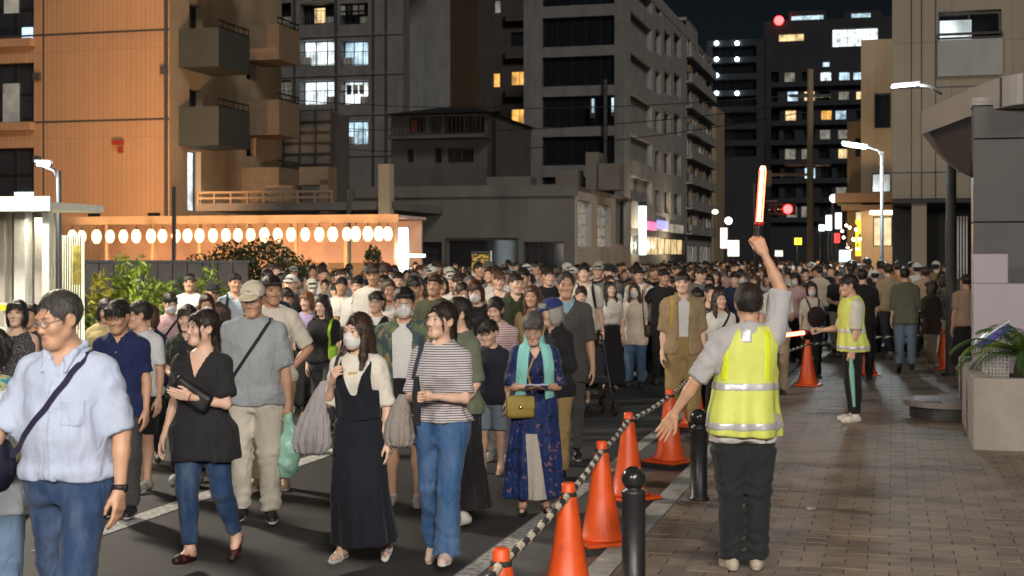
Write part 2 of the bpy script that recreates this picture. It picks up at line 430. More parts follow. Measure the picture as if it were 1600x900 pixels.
# ---------------------------------------------------------------- street frame: t across (right +), s along the street
TH=math.radians(15);CT,ST_=math.cos(TH),math.sin(TH);OX=-1.65
def W(t,s,z=0): return (OX+ST_*s+CT*t, CT*s-ST_*t, z)
def st(x,y): return ((x-OX)*CT-y*ST_, (x-OX)*ST_+y*CT)
def kx(px): return (px-800)/FPX
def pxst(px,Y): return st(kx(px)*Y,Y)
def zat(py,Y): return CAMH-(py-HOR)/FPX*Y
def fr(s,px):       # point of the plane s=const seen at px -> t, distance
    k=kx(px);Y=(s+OX*ST_)/(ST_*k+CT);return (k*Y-OX)*CT-Y*ST_,Y
def sd(t,px):       # point of the plane t=const seen at px -> s, distance
    k=kx(px);Y=(t+OX*CT)/(CT*k-ST_);return (k*Y-OX)*ST_+Y*CT,Y
def ground(px,py,z=0.0):
    Y=(CAMH-z)*FPX/(py-HOR);return kx(px)*Y,Y
RZ=-TH
# ---------------------------------------------------------------- setting materials
def m_asphalt():
    m,nt,b=newmat('asphalt');p=worldpos(nt);n1=noise(nt,p,.5,5);n2=noise(nt,p,180,2)
    c=ramp(nt,n1,[(.3,(.021,.021,.024)),(.7,(.043,.043,.045))]);c=mixc(nt,ramp(nt,n2,[(.45,(0,0,0)),(.75,(.5,.5,.5))]),c,(.075,.075,.075))
    st_=noise(nt,worldpos(nt,(1,.3,1)),2.2,4);c=mixc(nt,ramp(nt,st_,[(.58,(0,0,0)),(.72,(.6,.6,.6))]),c,(.018,.018,.02))
    L(nt,c,b.inputs['Base Color']);b.inputs['Roughness'].default_value=.72;bump(nt,b,n2,.6,.006);return m
def m_pave():
    m,nt,b=newmat('paving_block');oi=N(nt,'ShaderNodeObjectInfo');p=worldpos(nt)
    c=mixc(nt,ramp(nt,noise(nt,p,60,4),[(.3,(.0,.0,.0)),(.75,(.8,.8,.8))]),oi.outputs['Color'],(.27,.23,.195))
    c=mixc(nt,ramp(nt,noise(nt,p,2.3,5),[(.45,(0,0,0)),(.75,(.6,.6,.6))]),c,(.05,.045,.04))
    L(nt,c,b.inputs['Base Color']);b.inputs['Roughness'].default_value=.62;bump(nt,b,noise(nt,p,45,5,.7),.7,.008);return m
def m_facade(name,col,tile=None,rough=.7,var=.15,dirt=.35):
    """facade finish: fine tile joints (when tile is set), faint streaks of dirt"""
    m,nt,b=newmat(name);p=coords(nt);n=noise(nt,p,.6,5);sk=noise(nt,coords(nt,scale=(.5,.5,.07)),2.2,3)
    c=ramp(nt,n,[(.3,[x*(1-var) for x in col]),(.7,[x*(1+var) for x in col])])
    c=mixc(nt,ramp(nt,sk,[(.48,(0,0,0)),(.70,(dirt,)*3)]),c,[x*.35 for x in col])
    if tile:
        tc=N(nt,'ShaderNodeTexCoord');sp=N(nt,'ShaderNodeSeparateXYZ');L(nt,tc.outputs['Object'],sp.inputs[0])
        ad=N(nt,'ShaderNodeMath',operation='ADD');L(nt,sp.outputs[0],ad.inputs[0]);L(nt,sp.outputs[1],ad.inputs[1])
        cb=N(nt,'ShaderNodeCombineXYZ');L(nt,ad.outputs[0],cb.inputs[0]);L(nt,sp.outputs[2],cb.inputs[1])
        br=N(nt,'ShaderNodeTexBrick');br.offset=0;br.inputs['Scale'].default_value=1;br.inputs['Brick Width'].default_value=tile[0];br.inputs['Row Height'].default_value=tile[1];br.inputs['Mortar Size'].default_value=tile[2]
        br.inputs['Color1'].default_value=(1,1,1,1);br.inputs['Color2'].default_value=(.93,.93,.93,1);br.inputs['Mortar'].default_value=(.72,.72,.72,1)
        L(nt,cb.outputs[0],br.inputs[0]);c=mixc(nt,1.0,c,br.outputs['Color'],'MULTIPLY')
        bump(nt,b,br.outputs['Fac'],-.5,.01)
    else: bump(nt,b,noise(nt,p,14,5),.15,.02)
    L(nt,c,b.inputs['Base Color']);b.inputs['Roughness'].default_value=rough;return m
def m_lit(name,col,s,curtain=8.0):
    """window with a lamp on behind it: curtain folds and uneven room light"""
    m,nt,b=newmat(name);p=coords(nt)
    w=N(nt,'ShaderNodeTexWave',Scale=curtain,bands_direction='X',Distortion=1.5);L(nt,p,w.inputs[0])
    f=N(nt,'ShaderNodeMath',operation='MULTIPLY_ADD');L(nt,w.outputs['Fac'],f.inputs[0]);f.inputs[1].default_value=.45;f.inputs[2].default_value=.35
    g=N(nt,'ShaderNodeMath',operation='MULTIPLY');L(nt,f.outputs[0],g.inputs[0]);L(nt,ramp(nt,noise(nt,worldpos(nt),.9,3),[(.3,(.25,)*3),(.65,(1.3,)*3)]),g.inputs[1])
    h=N(nt,'ShaderNodeMath',operation='MULTIPLY');L(nt,g.outputs[0],h.inputs[0]);h.inputs[1].default_value=s
    b.inputs['Base Color'].default_value=(.1,.1,.1,1);b.inputs['Emission Color'].default_value=(*col,1);L(nt,h.outputs[0],b.inputs['Emission Strength']);b.inputs['Roughness'].default_value=.15;return m
ASPHALT=m_asphalt();PAVE=m_pave()
CONC=plain('concrete',(.30,.28,.26),.8,var=.2,vs=3,bmp=.2);CONC2=plain('planter_concrete',(.36,.33,.30),.8,var=.16,vs=2.4,bmp=.25)
JOINT=plain('joint_sand',(.035,.032,.028),.9,vs=30);KERB=plain('kerb_granite',(.33,.33,.32),.75,var=.25,vs=14,bmp=.3);REDSTRIP=plain('red_paving',(.13,.075,.055),.8,var=.3,vs=20,bmp=.3);GUTTER=plain('gutter_concrete',(.11,.11,.115),.8,var=.3,vs=6,bmp=.3)
def m_paint():
    m,nt,b=newmat('road_paint');p=worldpos(nt)
    L(nt,mixc(nt,ramp(nt,noise(nt,p,22,5,.7),[(.42,(0,0,0)),(.62,(.9,.9,.9))]),(.55,.55,.53),(.16,.16,.16)),b.inputs['Base Color']);b.inputs['Roughness'].default_value=.7;return m
PAINT=m_paint()
STEEL=plain('grey_steel',(.10,.105,.11),.45,.4,vs=9);DARKSTEEL=plain('dark_steel',(.035,.037,.042),.4,.4,vs=9,bmp=.05);WHITESTEEL=plain('white_steel',(.55,.55,.53),.45,.1,vs=9)
BLACKM=plain('black_metal',(.012,.012,.013),.5,vs=9);DARKGLASS=plain('dark_glass',(.012,.014,.018),.08,vs=2,spec=.8);DIMGLASS=plain('dim_glass',(.03,.034,.042),.12,vs=2,spec=.8)
LITW=m_lit('lit_window_white',(.86,.97,1.0),1.7);LITY=m_lit('lit_window_warm',(1.0,.70,.34),1.3);LITC=m_lit('lit_window_cool',(.62,.86,1.0),1.2);LITD=m_lit('lit_window_dim',(.8,.72,.6),.30);LITO=m_lit('lit_window_amber',(1.0,.52,.12),1.1)
TUBE=glow('lamp_tube_white',(.80,.95,1.0),8);WARMGLOW=glow('lamp_warm',(1.0,.72,.40),9);REDGLOW=glow('lamp_red',(1.0,.02,.02),14);LANT=None
def m_lantern():
    m,nt,b=newmat('paper_lantern');sp=N(nt,'ShaderNodeSeparateXYZ');tc=N(nt,'ShaderNodeTexCoord');L(nt,tc.outputs['Object'],sp.inputs[0])
    w=N(nt,'ShaderNodeMath',operation='SINE');mu=N(nt,'ShaderNodeMath',operation='MULTIPLY');L(nt,sp.outputs[2],mu.inputs[0]);mu.inputs[1].default_value=130;L(nt,mu.outputs[0],w.inputs[0])
    f=N(nt,'ShaderNodeMath',operation='MULTIPLY_ADD');L(nt,w.outputs[0],f.inputs[0]);f.inputs[1].default_value=.22;f.inputs[2].default_value=1.1
    b.inputs['Base Color'].default_value=(.7,.5,.35,1);b.inputs['Emission Color'].default_value=(1.0,.70,.42,1);L(nt,f.outputs[0],b.inputs['Emission Strength']);return m
LANT=m_lantern()
def lamp(kind,loc,energy,color,size=.3,parent=None,rot=None,spot=None,blend=.6):
    l=bpy.data.lights.new('bulb',kind);l.energy=energy;l.color=color
    if kind=='AREA': l.shape='DISK';l.size=size
    else: l.shadow_soft_size=size
    if spot: l.spot_size=math.radians(spot);l.spot_blend=blend
    o=bpy.data.objects.new('bulb',l);COL.objects.link(o);o.location=loc
    if rot: o.rotation_euler=rot
    if parent: o.parent=parent
    return o
def soft(o,w=.01,seg=2):
    md=o.modifiers.new('bevel','BEVEL');md.width=w;md.segments=seg;md.limit_method='ANGLE';return o
def sobj(name,boxes,mat,kind=None,**k):
    """mesh in street coordinates (boxes t0,t1,s0,s1,z0,z1)"""
    o=boxobj(name,boxes,mat,loc=(OX,0,0),rz=RZ,**k)
    if kind: o['kind']=kind
    return o
# ---------------------------------------------------------------- ground
def sheet(name,x0,x1,y0,y1,z,mat,parent=None,street=True):
    me=mkmesh(name,np.array([[x0,y0,z],[x1,y0,z],[x1,y1,z],[x0,y1,z]]),np.array([[0,1,2,3]]),[mat],smooth=False)
    o=link(name,me,parent)
    if street and parent is None: o.location=(OX,0,0);o.rotation_euler=(0,0,RZ)
    return o
tag(sheet('ground',-700,700,-60,1300,-.012,ASPHALT),kind='structure')
tag(sheet('road',-14,-.95,-20,260,-.004,ASPHALT),kind='structure')
tag(sheet('gutter',-.95,-.45,-20,260,.0,GUTTER),kind='structure')
tag(sheet('red_brick_strip',-.45,-.17,-20,30,.004,REDSTRIP),kind='structure')
SIDEWALK=tag(sobj('sidewalk',[(0,9.5,-6,31,-.05,.030)],JOINT),kind='structure')
KERBO=tag(sobj('kerb',[(-.17,0,-6,3,-.03,.042)],KERB),kind='structure')
_ks=Soup().add(*bx(-.166,-.004,-.297,.297,-.03,.046));_km=_ks.mesh('kerb_stone',[KERB],False)
for i in range(46):
    o=link('kerb_stone',_km,KERBO,loc=(0,3.3+i*.6,random.Random(i).uniform(-.003,.003)))
# paving blocks in running bond
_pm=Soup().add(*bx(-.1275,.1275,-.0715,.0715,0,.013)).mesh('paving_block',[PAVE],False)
_rp=random.Random(4);_cells=[]
BT,BS=.262,.150
for j in range(int(-2/BS),int(31/BS)):
    for i in range(0,36):
        t=(i+.5)*BT+(.5*BT if j%2 else 0);s=(j+.5)*BS
        x,y,_=W(t,s)
        if t>9.3 or y<4: continue
        px=800+FPX*x/y;py=HOR+FPX*(CAMH-.04)/y
        vis=(880<px<1640) and py<930
        _cells.append((0 if vis else 1,y,t,s))
_hb=Soup().add(*bx(-.0620,.0620,-.0715,.0715,0,.013)).mesh('half_paving_block',[PAVE],False)
for j in range(int(4/BS),int(31/BS)):
    if j%2 and j*BS<16: link('paving_block',_hb,SIDEWALK,(.20,.155,.118),loc=(.25*BT,(j+.5)*BS,.0275))
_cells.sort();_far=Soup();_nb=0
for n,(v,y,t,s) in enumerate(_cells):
    warm=.5+.5*min(1,max(0,(y-11)/6));g=_rp.uniform(.68,1.28)  # blocks turn browner with distance: warm shop light put into their colour
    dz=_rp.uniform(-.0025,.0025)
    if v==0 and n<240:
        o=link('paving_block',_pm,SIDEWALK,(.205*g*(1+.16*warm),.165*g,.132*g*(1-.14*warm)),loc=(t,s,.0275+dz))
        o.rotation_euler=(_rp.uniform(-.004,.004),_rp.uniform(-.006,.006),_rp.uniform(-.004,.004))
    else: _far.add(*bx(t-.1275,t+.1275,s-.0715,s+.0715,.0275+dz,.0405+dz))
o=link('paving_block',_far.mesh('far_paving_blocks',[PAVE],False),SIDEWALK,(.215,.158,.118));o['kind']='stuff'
# lane markings
def marking(t0,t1,s0,s1,z=.0015):
    o=sheet('lane_marking',t0,t1,s0,s1,z,PAINT);o['kind']='structure'
for s0 in (6.6,14.6,24,33,43,55): marking(-3.80,-3.62,s0+1.9 if s0<7 else s0,s0+7.0)
marking(-.93,-.80,2,40,.004)
for s0 in range(4,60,9): marking(-7.4,-7.25,s0,s0+5)
# ---------------------------------------------------------------- buildings
class Bld:
    def __init__(b,name,label,t0,s0,cat='building'):
        x,y,_=W(t0,s0);b.o=tag(empty(name,(x,y,0),RZ),label,cat);b.t0,b.s0=t0,s0;b.cache={}
    def wall(b,O,A,Nn,w,z0,z1,ops,d,mat,name='wall'):
        O=V(*O);A=V(*A);Nn=V(*Nn);flip=np.cross(A,V(0,0,1))@Nn>0
        xs=sorted({0.0,w,*[v for o in ops for v in o[:2]]});zs=sorted({z0,z1,*[v for o in ops for v in o[2:4]]})
        s=Soup()
        P=lambda a,z,dd:O+A*a+V(0,0,z)+Nn*dd
        def q(a,b_,c,d_):
            f=[[0,1,2,3]] if not flip else [[3,2,1,0]]
            s.add(np.array([a,b_,c,d_]),np.array(f))
        for i in range(len(xs)-1):
            for j in range(len(zs)-1):
                cx,cz=(xs[i]+xs[i+1])/2,(zs[j]+zs[j+1])/2
                if any(o[0]<cx<o[1] and o[2]<cz<o[3] for o in ops): continue
                q(P(xs[i],zs[j],0),P(xs[i+1],zs[j],0),P(xs[i+1],zs[j+1],0),P(xs[i],zs[j+1],0))
        for o in ops:
            x0,x1,a,c=o[:4]
            q(P(x0,a,0),P(x0,c,0),P(x0,c,d),P(x0,a,d));q(P(x1,c,0),P(x1,a,0),P(x1,a,d),P(x1,c,d))
            q(P(x0,a,d),P(x1,a,d),P(x1,a,0),P(x0,a,0));q(P(x0,c,0),P(x1,c,0),P(x1,c,d),P(x0,c,d))
        link(name,s.mesh(name,[mat],False),b.o)
        for o in ops:
            x0,x1,a,c=o[:4];pm=o[4] if len(o)>4 and o[4] else DARKGLASS;nx=o[5] if len(o)>5 else 2;nz=o[6] if len(o)>6 else 1;fm=o[7] if len(o)>7 else BLACKM
            b.window(P((x0+x1)/2,a,d),A,Nn,x1-x0,c-a,pm,nx,nz,fm)
    def window(b,at,A,Nn,w,h,pm,nx,nz,fm,bar=None):
        key=(round(w,2),round(h,2),nx,nz,fm.name,tuple(np.round(A,2)))
        bw=bar or max(.035,min(.07,w*.03))
        if key not in b.cache:
            s=Soup();Ax=V(*A);Nx=V(*Nn);R=np.stack([Ax,Nx,V(0,0,1)],1)
            def bar_(x0,x1,z0,z1,y0=-.06,y1=.02): 
                v,f=box_vf(((x0+x1)/2,(y0+y1)/2,(z0+z1)/2),((x1-x0)/2,(y1-y0)/2,(z1-z0)/2));s.add(v@R.T,f)
            bar_(-w/2,w/2,0,bw);bar_(-w/2,w/2,h-bw,h)
            for i in range(nx+1):
                x=-w/2+bw/2+i*(w-bw)/nx;bar_(x-bw/2+(0 if i in(0,nx) else .003),x+bw/2-(0 if i in(0,nx) else .003),bw,h-bw,-.055,.018)
            for j in range(1,nz): bar_(-w/2+bw,w/2-bw,h*j/nz-bw/2,h*j/nz+bw/2,-.05,.016)
            fme=s.mesh('window',[fm],False)
            v,f=box_vf((0,.012,h/2),(w/2-.005,.006,h/2-.005))
            b.cache[key]=(fme,v@R.T,f,{})
        fme,pv,pf,pc=b.cache[key]
        o=link('window',fme,b.o,loc=tuple(at))
        if pm.name not in pc: pc[pm.name]=mkmesh('pane',pv,pf,[pm],smooth=False)
        link('pane',pc[pm.name],o)
    def front(b,px0,px1,z1,ops,mat,d=.25,z0=0,y=0,name='wall'):
        s=b.s0+y;x0=fr(s,px0)[0]-b.t0;x1=fr(s,px1)[0]-b.t0
        L_=[]
        for o in ops:
            (ta,Ya),(tb,Yb)=fr(s,o[0]),fr(s,o[1]);Ym=(Ya+Yb)/2
            L_.append((ta-b.t0-x0,tb-b.t0-x0,max(z0,zat(o[3],Ym)),min(z1,zat(o[2],Ym)),*o[4:]))
        b.wall((x0,y,0),(1,0,0),(0,1,0),x1-x0,z0,z1,L_,d,mat,name);return x0,x1
    def side(b,px0,px1,z1,ops,mat,d=.25,z0=0,x=0,name='wall'):
        t=b.t0+x;y0=sd(t,px0)[0]-b.s0;y1=sd(t,px1)[0]-b.s0
        L_=[]
        for o in ops:
            (sa,Ya),(sb,Yb)=sd(t,o[0]),sd(t,o[1]);Ym=(Ya+Yb)/2
            L_.append((sa-b.s0-y0,sb-b.s0-y0,max(z0,zat(o[3],Ym)),min(z1,zat(o[2],Ym)),*o[4:]))
        b.wall((x,y0,0),(0,1,0),(-1,0,0),y1-y0,z0,z1,L_,d,mat,name);return y0,y1
    def shell(b,x0,x1,y1,z1,mat,left=True,right=True,z0=0,y0=0):
        """back, ends and roof"""
        s=Soup()
        if left: s.add(*bx(x0-.2,x0-.002,y0,y1,z0,z1))
        if right: s.add(*bx(x1+.002,x1+.2,y0,y1,z0,z1))
        s.add(*bx(x0,x1,y1,y1+.2,z0,z1));link('back_wall',s.mesh('back_wall',[mat],False),b.o)
        r=Soup().add(*bx(x0-.2,x1+.2,y0+.3,y1+.2,z1-.15,z1-.002));link('roof',r.mesh('roof',[mat],False),b.o)
    def part(b,name,boxes,mat): return boxobj(name,boxes,mat,b.o)
F_ORANGE=m_facade('tan_ribbed_tile',(.46,.27,.15),(.18,3.0,.012),.7,.06,.10);F_TAN=m_facade('tan_render',(.40,.30,.20),None,.8);F_GREY=m_facade('grey_concrete_facade',(.205,.20,.20),(.6,.6,.006),.8);F_HOUSE=m_facade('dark_grey_house',(.075,.075,.08),None,.85);F_CAN=m_facade('canopy_grey',(.34,.33,.33),None,.6,.08,.15);F_DARK=m_facade('dark_brown_facade',(.066,.058,.056),(.3,.1,.008),.8);F_BROWN=m_facade('brown_tile_facade',(.12,.075,.042),(.3,.1,.01),.8)
F_LIGHT=m_facade('pale_tile_facade',(.40,.385,.37),(.3,.15,.008),.7);F_LOW=m_facade('warm_grey_render',(.125,.112,.10),None,.85);F_NIGHT=m_facade('blue_grey_facade',(.032,.036,.044),(.4,.2,.008),.8);F_CREAM=m_facade('cream_panel',(.28,.235,.175),(1.2,3.2,.012),.6,.08,.2);F_GRANITE=m_facade('dark_granite',(.075,.073,.075),None,.5,.2,.15);F_STONE=m_facade('pale_stone_panel',(.40,.36,.41),None,.6,.08,.2)
def railing(b,x0,x1,y,z0,z1,step,mat,axis='x',r=.018):
    s=Soup();n=max(2,int(abs(x1-x0)/step))
    bxx=(lambda a,c,e,f,g,h: bx(a,c,e,f,g,h)) if axis=='x' else (lambda a,c,e,f,g,h: bx(e,f,a,c,g,h))
    s.add(*bxx(x0,x1,y-r*1.4,y+r*1.4,z1-.05,z1));s.add(*bxx(x0,x1,y-r,y+r,z0,z0+.04))
    for i in range(n+1):
        x=x0+(x1-x0)*i/n;s.add(*bxx(x-r*.7,x+r*.7,y-r*.6,y+r*.6,z0+.04,z1-.05))
    return link('railing',s.mesh('railing',[mat],False),b.o)
# --- B1 tan block on the left
_t,_s=pxst(265,48.0)
B=Bld('apartment_building','tan tiled apartment block with big windows behind the row of lanterns',_t,_s)
wops=[(-75,53,yy0,yy1,DIMGLASS,4,2,BLACKM) for yy0,yy1 in ((-32,65),(100,197),(232,315))]
x0,x1=B.front(-260,265,19.5,wops,F_ORANGE,.22)
for yy in (60,194): 
    Y=50;z=zat(yy,Y);B.part('joint_band',[(x0,x1-.01,-.012,.0,z-.035,z+.035)],F_DARK)
xg=fr(_s,68)[0]-_t;B.part('joint_band',[(xg-.03,xg+.03,-.008,.002,0,19.4)],F_DARK)
for yy in (84,208): 
    z=zat(yy,52);B.part('window_hood',[(x0,fr(_s,55)[0]-_t,-.30,0,z-.14,z+.14)],F_ORANGE)
for (pa,pb,ya,yb,mt) in ((18,48,300,314,LITW),(30,47,42,64,LITC),(2,25,-20,20,LITD),(0,26,130,190,LITD)):
    ta,Ya=fr(_s,pa);tb,_=fr(_s,pb);B.part('curtain',[(ta-_t,tb-_t,.16,.175,zat(yb,Ya),zat(ya,Ya))],mt)
B.side(265,440,19.5,[(296,316,8,60,DARKGLASS,1,1),(296,316,140,200,DARKGLASS,1,1),(293,314,236,330,LITW,1,1),(385,400,95,125,DARKGLASS,1,1),(385,400,212,245,DARKGLASS,1,1)],F_TAN,.3)
_e=sd(_t,440)[0]-_s
B.shell(x0,x1-.2,_e,19.5,F_TAN,True,False)
SAGE=plain('sage_green_panel',(.045,.052,.048),.7,vs=3);TANP=plain('tan_balcony_panel',(.22,.155,.10),.8,vs=3)
for pa,pb,yt,yb,mm in ((279,330,18,98,SAGE),(279,330,150,220,SAGE),(378,412,10,88,TANP),(378,412,128,205,TANP),(378,412,250,310,TANP),(279,330,-112,-32,SAGE)):
    sa,Ya=sd(_t,pa);sb,_=sd(_t,pb);z0=zat(yb,Ya);z1=z0+1.15
    B.part('balcony',[(-.02,1.5,sa-_s,sb-_s,z0-.16,z0),(1.42,1.5,sa-_s,sb-_s,z0,z1),(0,1.42,sa-_s,sa-_s+.08,z0,z1),(0,1.42,sb-_s-.08,sb-_s,z0,z1)],mm)
    railing(B,sa-_s,sb-_s,1.46,z1+.02,z1+.28,.35,BLACKM,'y')
ta,Ya=fr(_s,190);B.part('wall_siren_lamp',[(ta-_t-.07,ta-_t+.07,-.12,0,zat(239,Ya),zat(230,Ya)),(ta-_t-.20,ta-_t+.16,-.3,-.12,zat(227,Ya),zat(220,Ya))],plain('red_plastic',(.30,.035,.02),.5))
ta,Ya=fr(_s,262);B.part('down_pipe',[(x1-.16,x1-.06,-.10,-.002,0,19)],STEEL)
B.part('parapet',[(x0-.2,x1,-.06,.3,19.5,20.0)],F_TAN)
for k,(pp,yy) in enumerate(((60,120),(60,250),(258,110))):
    ta,Ya=fr(_s,pp);B.part('vent_hood',[(ta-_t-.12,ta-_t+.12,-.16,-.013,zat(yy,Ya)-.12,zat(yy,Ya)+.12)],STEEL)
# warm wall lamp, unseen and assumed above the picture on that wall
wl=tag(empty('assumed_wall_lamp',W(fr(_s,245)[0],_s-.05,14.2),RZ),'small warm lamp assumed high on the tan tiled wall','lamp')
boxobj('lamp_shade',[(-.15,.15,-.4,0,.0,.16)],DARKSTEEL,wl);boxobj('lamp_glass',[(-.12,.12,-.36,-.04,-.05,-.002)],WARMGLOW,wl);lamp('SPOT',(0,-.25,-.1),800,(1,.66,.28),.15,wl,rot=(math.radians(12),0,0),spot=120)
# --- B2 grey apartments with lit balconies
_t,_s=pxst(630,104)
B=Bld('apartment_building','dark grey apartment block with white-lit balcony windows beyond the tan building',_t,_s)
rows=[(-58,0),(5,38),(62,102),(125,163),(188,226)]
ops=[]
for n,(ya,yb) in enumerate(rows):
    ops+=[(415,455,ya,yb,[DARKGLASS,DIMGLASS,LITC,LITD,DARKGLASS][n],2,1),(468,522,ya,yb,[DARKGLASS,DIMGLASS,LITW,LITW,LITW][n],3,1),(531,575,ya,yb,[DARKGLASS,DIMGLASS,LITC,LITW,LITC][n],3,1)]
x0,x1=B.front(400,630,26,ops,F_GREY,1.0)
for n,(ya,yb) in enumerate(rows):
    for pa,pb in ((414,456),(467,523),(530,576)):
        ta,Ya=fr(_s,pa);tb,_=fr(_s,pb);z0=zat(yb,Ya)
        railing(B,ta-_t,tb-_t,.12,z0,z0+1.0,.28,BLACKM)
for n,(ya,yb) in enumerate(rows):
    for pa in ((447,515,568) if n%2 else (421,474,540)):
        ta,Ya=fr(_s,pa);z0=zat(yb,Ya);B.part('air_conditioner',[(ta-_t-.4,ta-_t+.4,.35,.7,z0+.02,z0+.62)],WHITESTEEL)
    if n in(1,3):
        ta,Ya=fr(_s,548);z0=zat(yb,Ya)
        for k in range(4): B.part('laundry',[(ta-_t-.9+k*.5,ta-_t-.52+k*.5,.2,.23,z0+.75,z0+1.45)],[WHITESTEEL,F_NIGHT,F_LIGHT,F_TAN][k])
for pp in (461,526,584,604):
    ta,Ya=fr(_s,pp);B.part('drain_pipe',[(ta-_t-.07,ta-_t+.07,-.16,-.02,0,25.5)],STEEL)
for pa,pb,ya,yb,mt in ((484,500,10,33,LITY),):
    ta,Ya=fr(_s,pa);tb,_=fr(_s,pb);B.part('curtain',[(ta-_t,tb-_t,.95,.97,zat(yb,Ya),zat(ya,Ya))],mt)
for yy in (50,112,175,240): B.part('floor_slab',[(x0,x1,-.12,0,zat(yy,104)-.15,zat(yy,104)+.15)],F_GREY)
B.side(630,640,26,[],F_GREY);B.shell(x0,x1-.2,12,26,F_GREY,True,False)
# --- B3 brown tower with two lit windows
_t,_s=pxst(697,126)
B=Bld('apartment_building','brown apartment tower with pale ledges and two bright warm windows',_t,_s)
x0,x1=B.front(622,697,27,[(663,678,31,54,LITY,1,1),(663,678,84,107,LITY,1,1),(663,678,-22,1,DARKGLASS,1,1),(663,678,137,160,DARKGLASS,1,1)],F_BROWN,.3)
for yy in (18,73,127,181,-36): B.part('floor_slab',[(x0,x1,-.35,0,zat(yy,126)-.16,zat(yy,126)+.16)],F_LIGHT)
B.shell(x0,x1-.2,10,27,F_BROWN)
# --- B4 dark wall block
_t,_s=pxst(830,138)
B=Bld('apartment_building','dark brown block with amber windows between the lit brown tower and the grey corner tower',_t,_s)
x0,x1=B.front(690,830,29,[(770,781,114,136,LITO,1,1),(798,824,111,133,LITO,2,1),(798,824,170,193,LITO,2,1),(772,782,0,20,LITD,1,1),(798,824,50,72,DARKGLASS,2,1),(770,781,174,196,DIMGLASS,1,1),(798,824,230,252,DARKGLASS,2,1)],F_DARK,.3)
for yy in (32,90,150,210): B.part('balcony',[(fr(_s,793)[0]-_t,x1-.1,-.9,0,zat(yy,138)-.12,zat(yy,138)+.9)],F_DARK)
B.shell(x0,x1-.2,10,29,F_DARK)
# --- B5 house with hipped roof behind the low building
_t,_s=pxst(768,62)
B=Bld('house','two-storey dark-roofed house with a long balcony behind the low grey building',_t,_s,'house')
x0,x1=B.front(618,768,8.15,[(640,664,182,207,DARKGLASS,2,1),(672,690,182,207,DIMGLASS,1,1),(695,757,178,208,DARKGLASS,4,1),(700,740,231,254,DARKGLASS,2,1),(680,690,231,255,DARKGLASS,1,1),(637,646,233,254,DARKGLASS,1,1)],F_HOUSE,.2)
B.part('balcony',[(x0,x1,-1.1,0,zat(212,62)-.14,zat(212,62))],F_HOUSE);railing(B,x0,x1,-1.05,zat(212,62),zat(212,62)+.85,.18,BLACKM)
B.part('red_curtain',[(fr(_s,641)[0]-_t,fr(_s,650)[0]-_t,.15,.17,zat(207,62),zat(184,62))],plain('red_curtain',(.20,.04,.03),.8))
B.shell(x0,x1-.2,7,8.15,F_HOUSE)
ov=.15;s=Soup();zt=8.8;v=[(x0-ov,-.9,8.17),(x1+ov,-.9,8.17),(x1+ov,7.4,8.17),(x0-ov,7.4,8.17),(x0+1.6,2.6,zt),(x1-1.6,2.6,zt)]
s.add(np.array(v,float),np.array([[0,1,5,4],[2,3,4,5],[3,2,1,0]]));s.add(np.array(v,float),np.array([[1,2,5],[3,0,4]]));link('roof',s.mesh('roof',[plain('slate_roof',(.03,.031,.035),.5,vs=5,bmp=.4)],False),B.o)
B.side(768,775,8.15,[],F_HOUSE)
# --- B6 low grey building at the street corner
_t,_s=pxst(898,46)
B=Bld('low_building','low warm-grey flat-roofed building with tall barred windows on the street side',_t,_s)
x0,x1=B.front(560,898,zat(290,46),[(655,690,378,415,DIMGLASS,2,2),(695,810,372,420,DARKGLASS,1,1,F_LOW),(818,880,378,420,DARKGLASS,3,1)],F_LOW,.3)
B.part('cornice',[(x0-.1,x1+.1,-.14,-.001,zat(306,46),zat(288,46))],F_LOW)
zt=zat(290,46)
B.side(898,986,zt,[(903,924,314,386,LITD,3,4,WHITESTEEL),(934,954,320,386,LITD,3,4,WHITESTEEL),(962,982,312,384,DARKGLASS,1,1)],F_LIGHT,.25)
B.shell(x0,x1-.2,sd(_t,986)[0]-_s,zt,F_LOW,True,False)
for pa,w,h in ((868,.8,.7),(915,.45,1.3),(932,.8,.9),(760,1.6,.5)): 
    ta=fr(_s+3,pa)[0]-_t;B.part('roof_unit',[(ta,ta+w,3,3.9,zt,zt+h)],F_LOW)
ta,Ya=fr(_s,830);B.part('pale_column',[(ta-.14,ta+.14,-.35,-.16,0,zat(370,46))],CONC)
ta,Ya=fr(_s,868);o=B.part('screen',[(ta-.18,ta+.18,-.06,-.001,zat(400,46),zat(390,46))],LITC)
# --- B7 grey corner tower and its neighbours along the street
_t,_s=pxst(975,112)
B=Bld('corner_tower','tall grey corner tower with broad dark window bands and deep square openings',_t,_s)
rows=[(-32,8),(26,72),(88,134),(150,198),(213,258),(276,320)]
x0,x1=B.front(822,975,24.5,[(847,960,a,b,DARKGLASS,5,1) for a,b in rows],F_GREY,.45)
ops=[]
for k in range(6):
    y=30+62*k-62;ops+=[(985,1019,y+1,y+39,F_LIGHT,1,1,F_GREY)]
    for j,(pa,pb) in enumerate(((1024,1033),(1038,1048),(1053,1064))): ops+=[(pa,pb,y+18+j*3,y+54+j*2,DARKGLASS,1,1)]
B.side(975,1072,24.5,ops,F_LIGHT,.5,z0=4.3)  # paler than the front: street light on this side is in the wall colour
y1=sd(_t,1072)[0]-_s
B.side(975,1072,4.3,[(986,1006,368,398,LITD,2,1),(1010,1070,372,398,LITY,6,1)],F_DARK,.3)
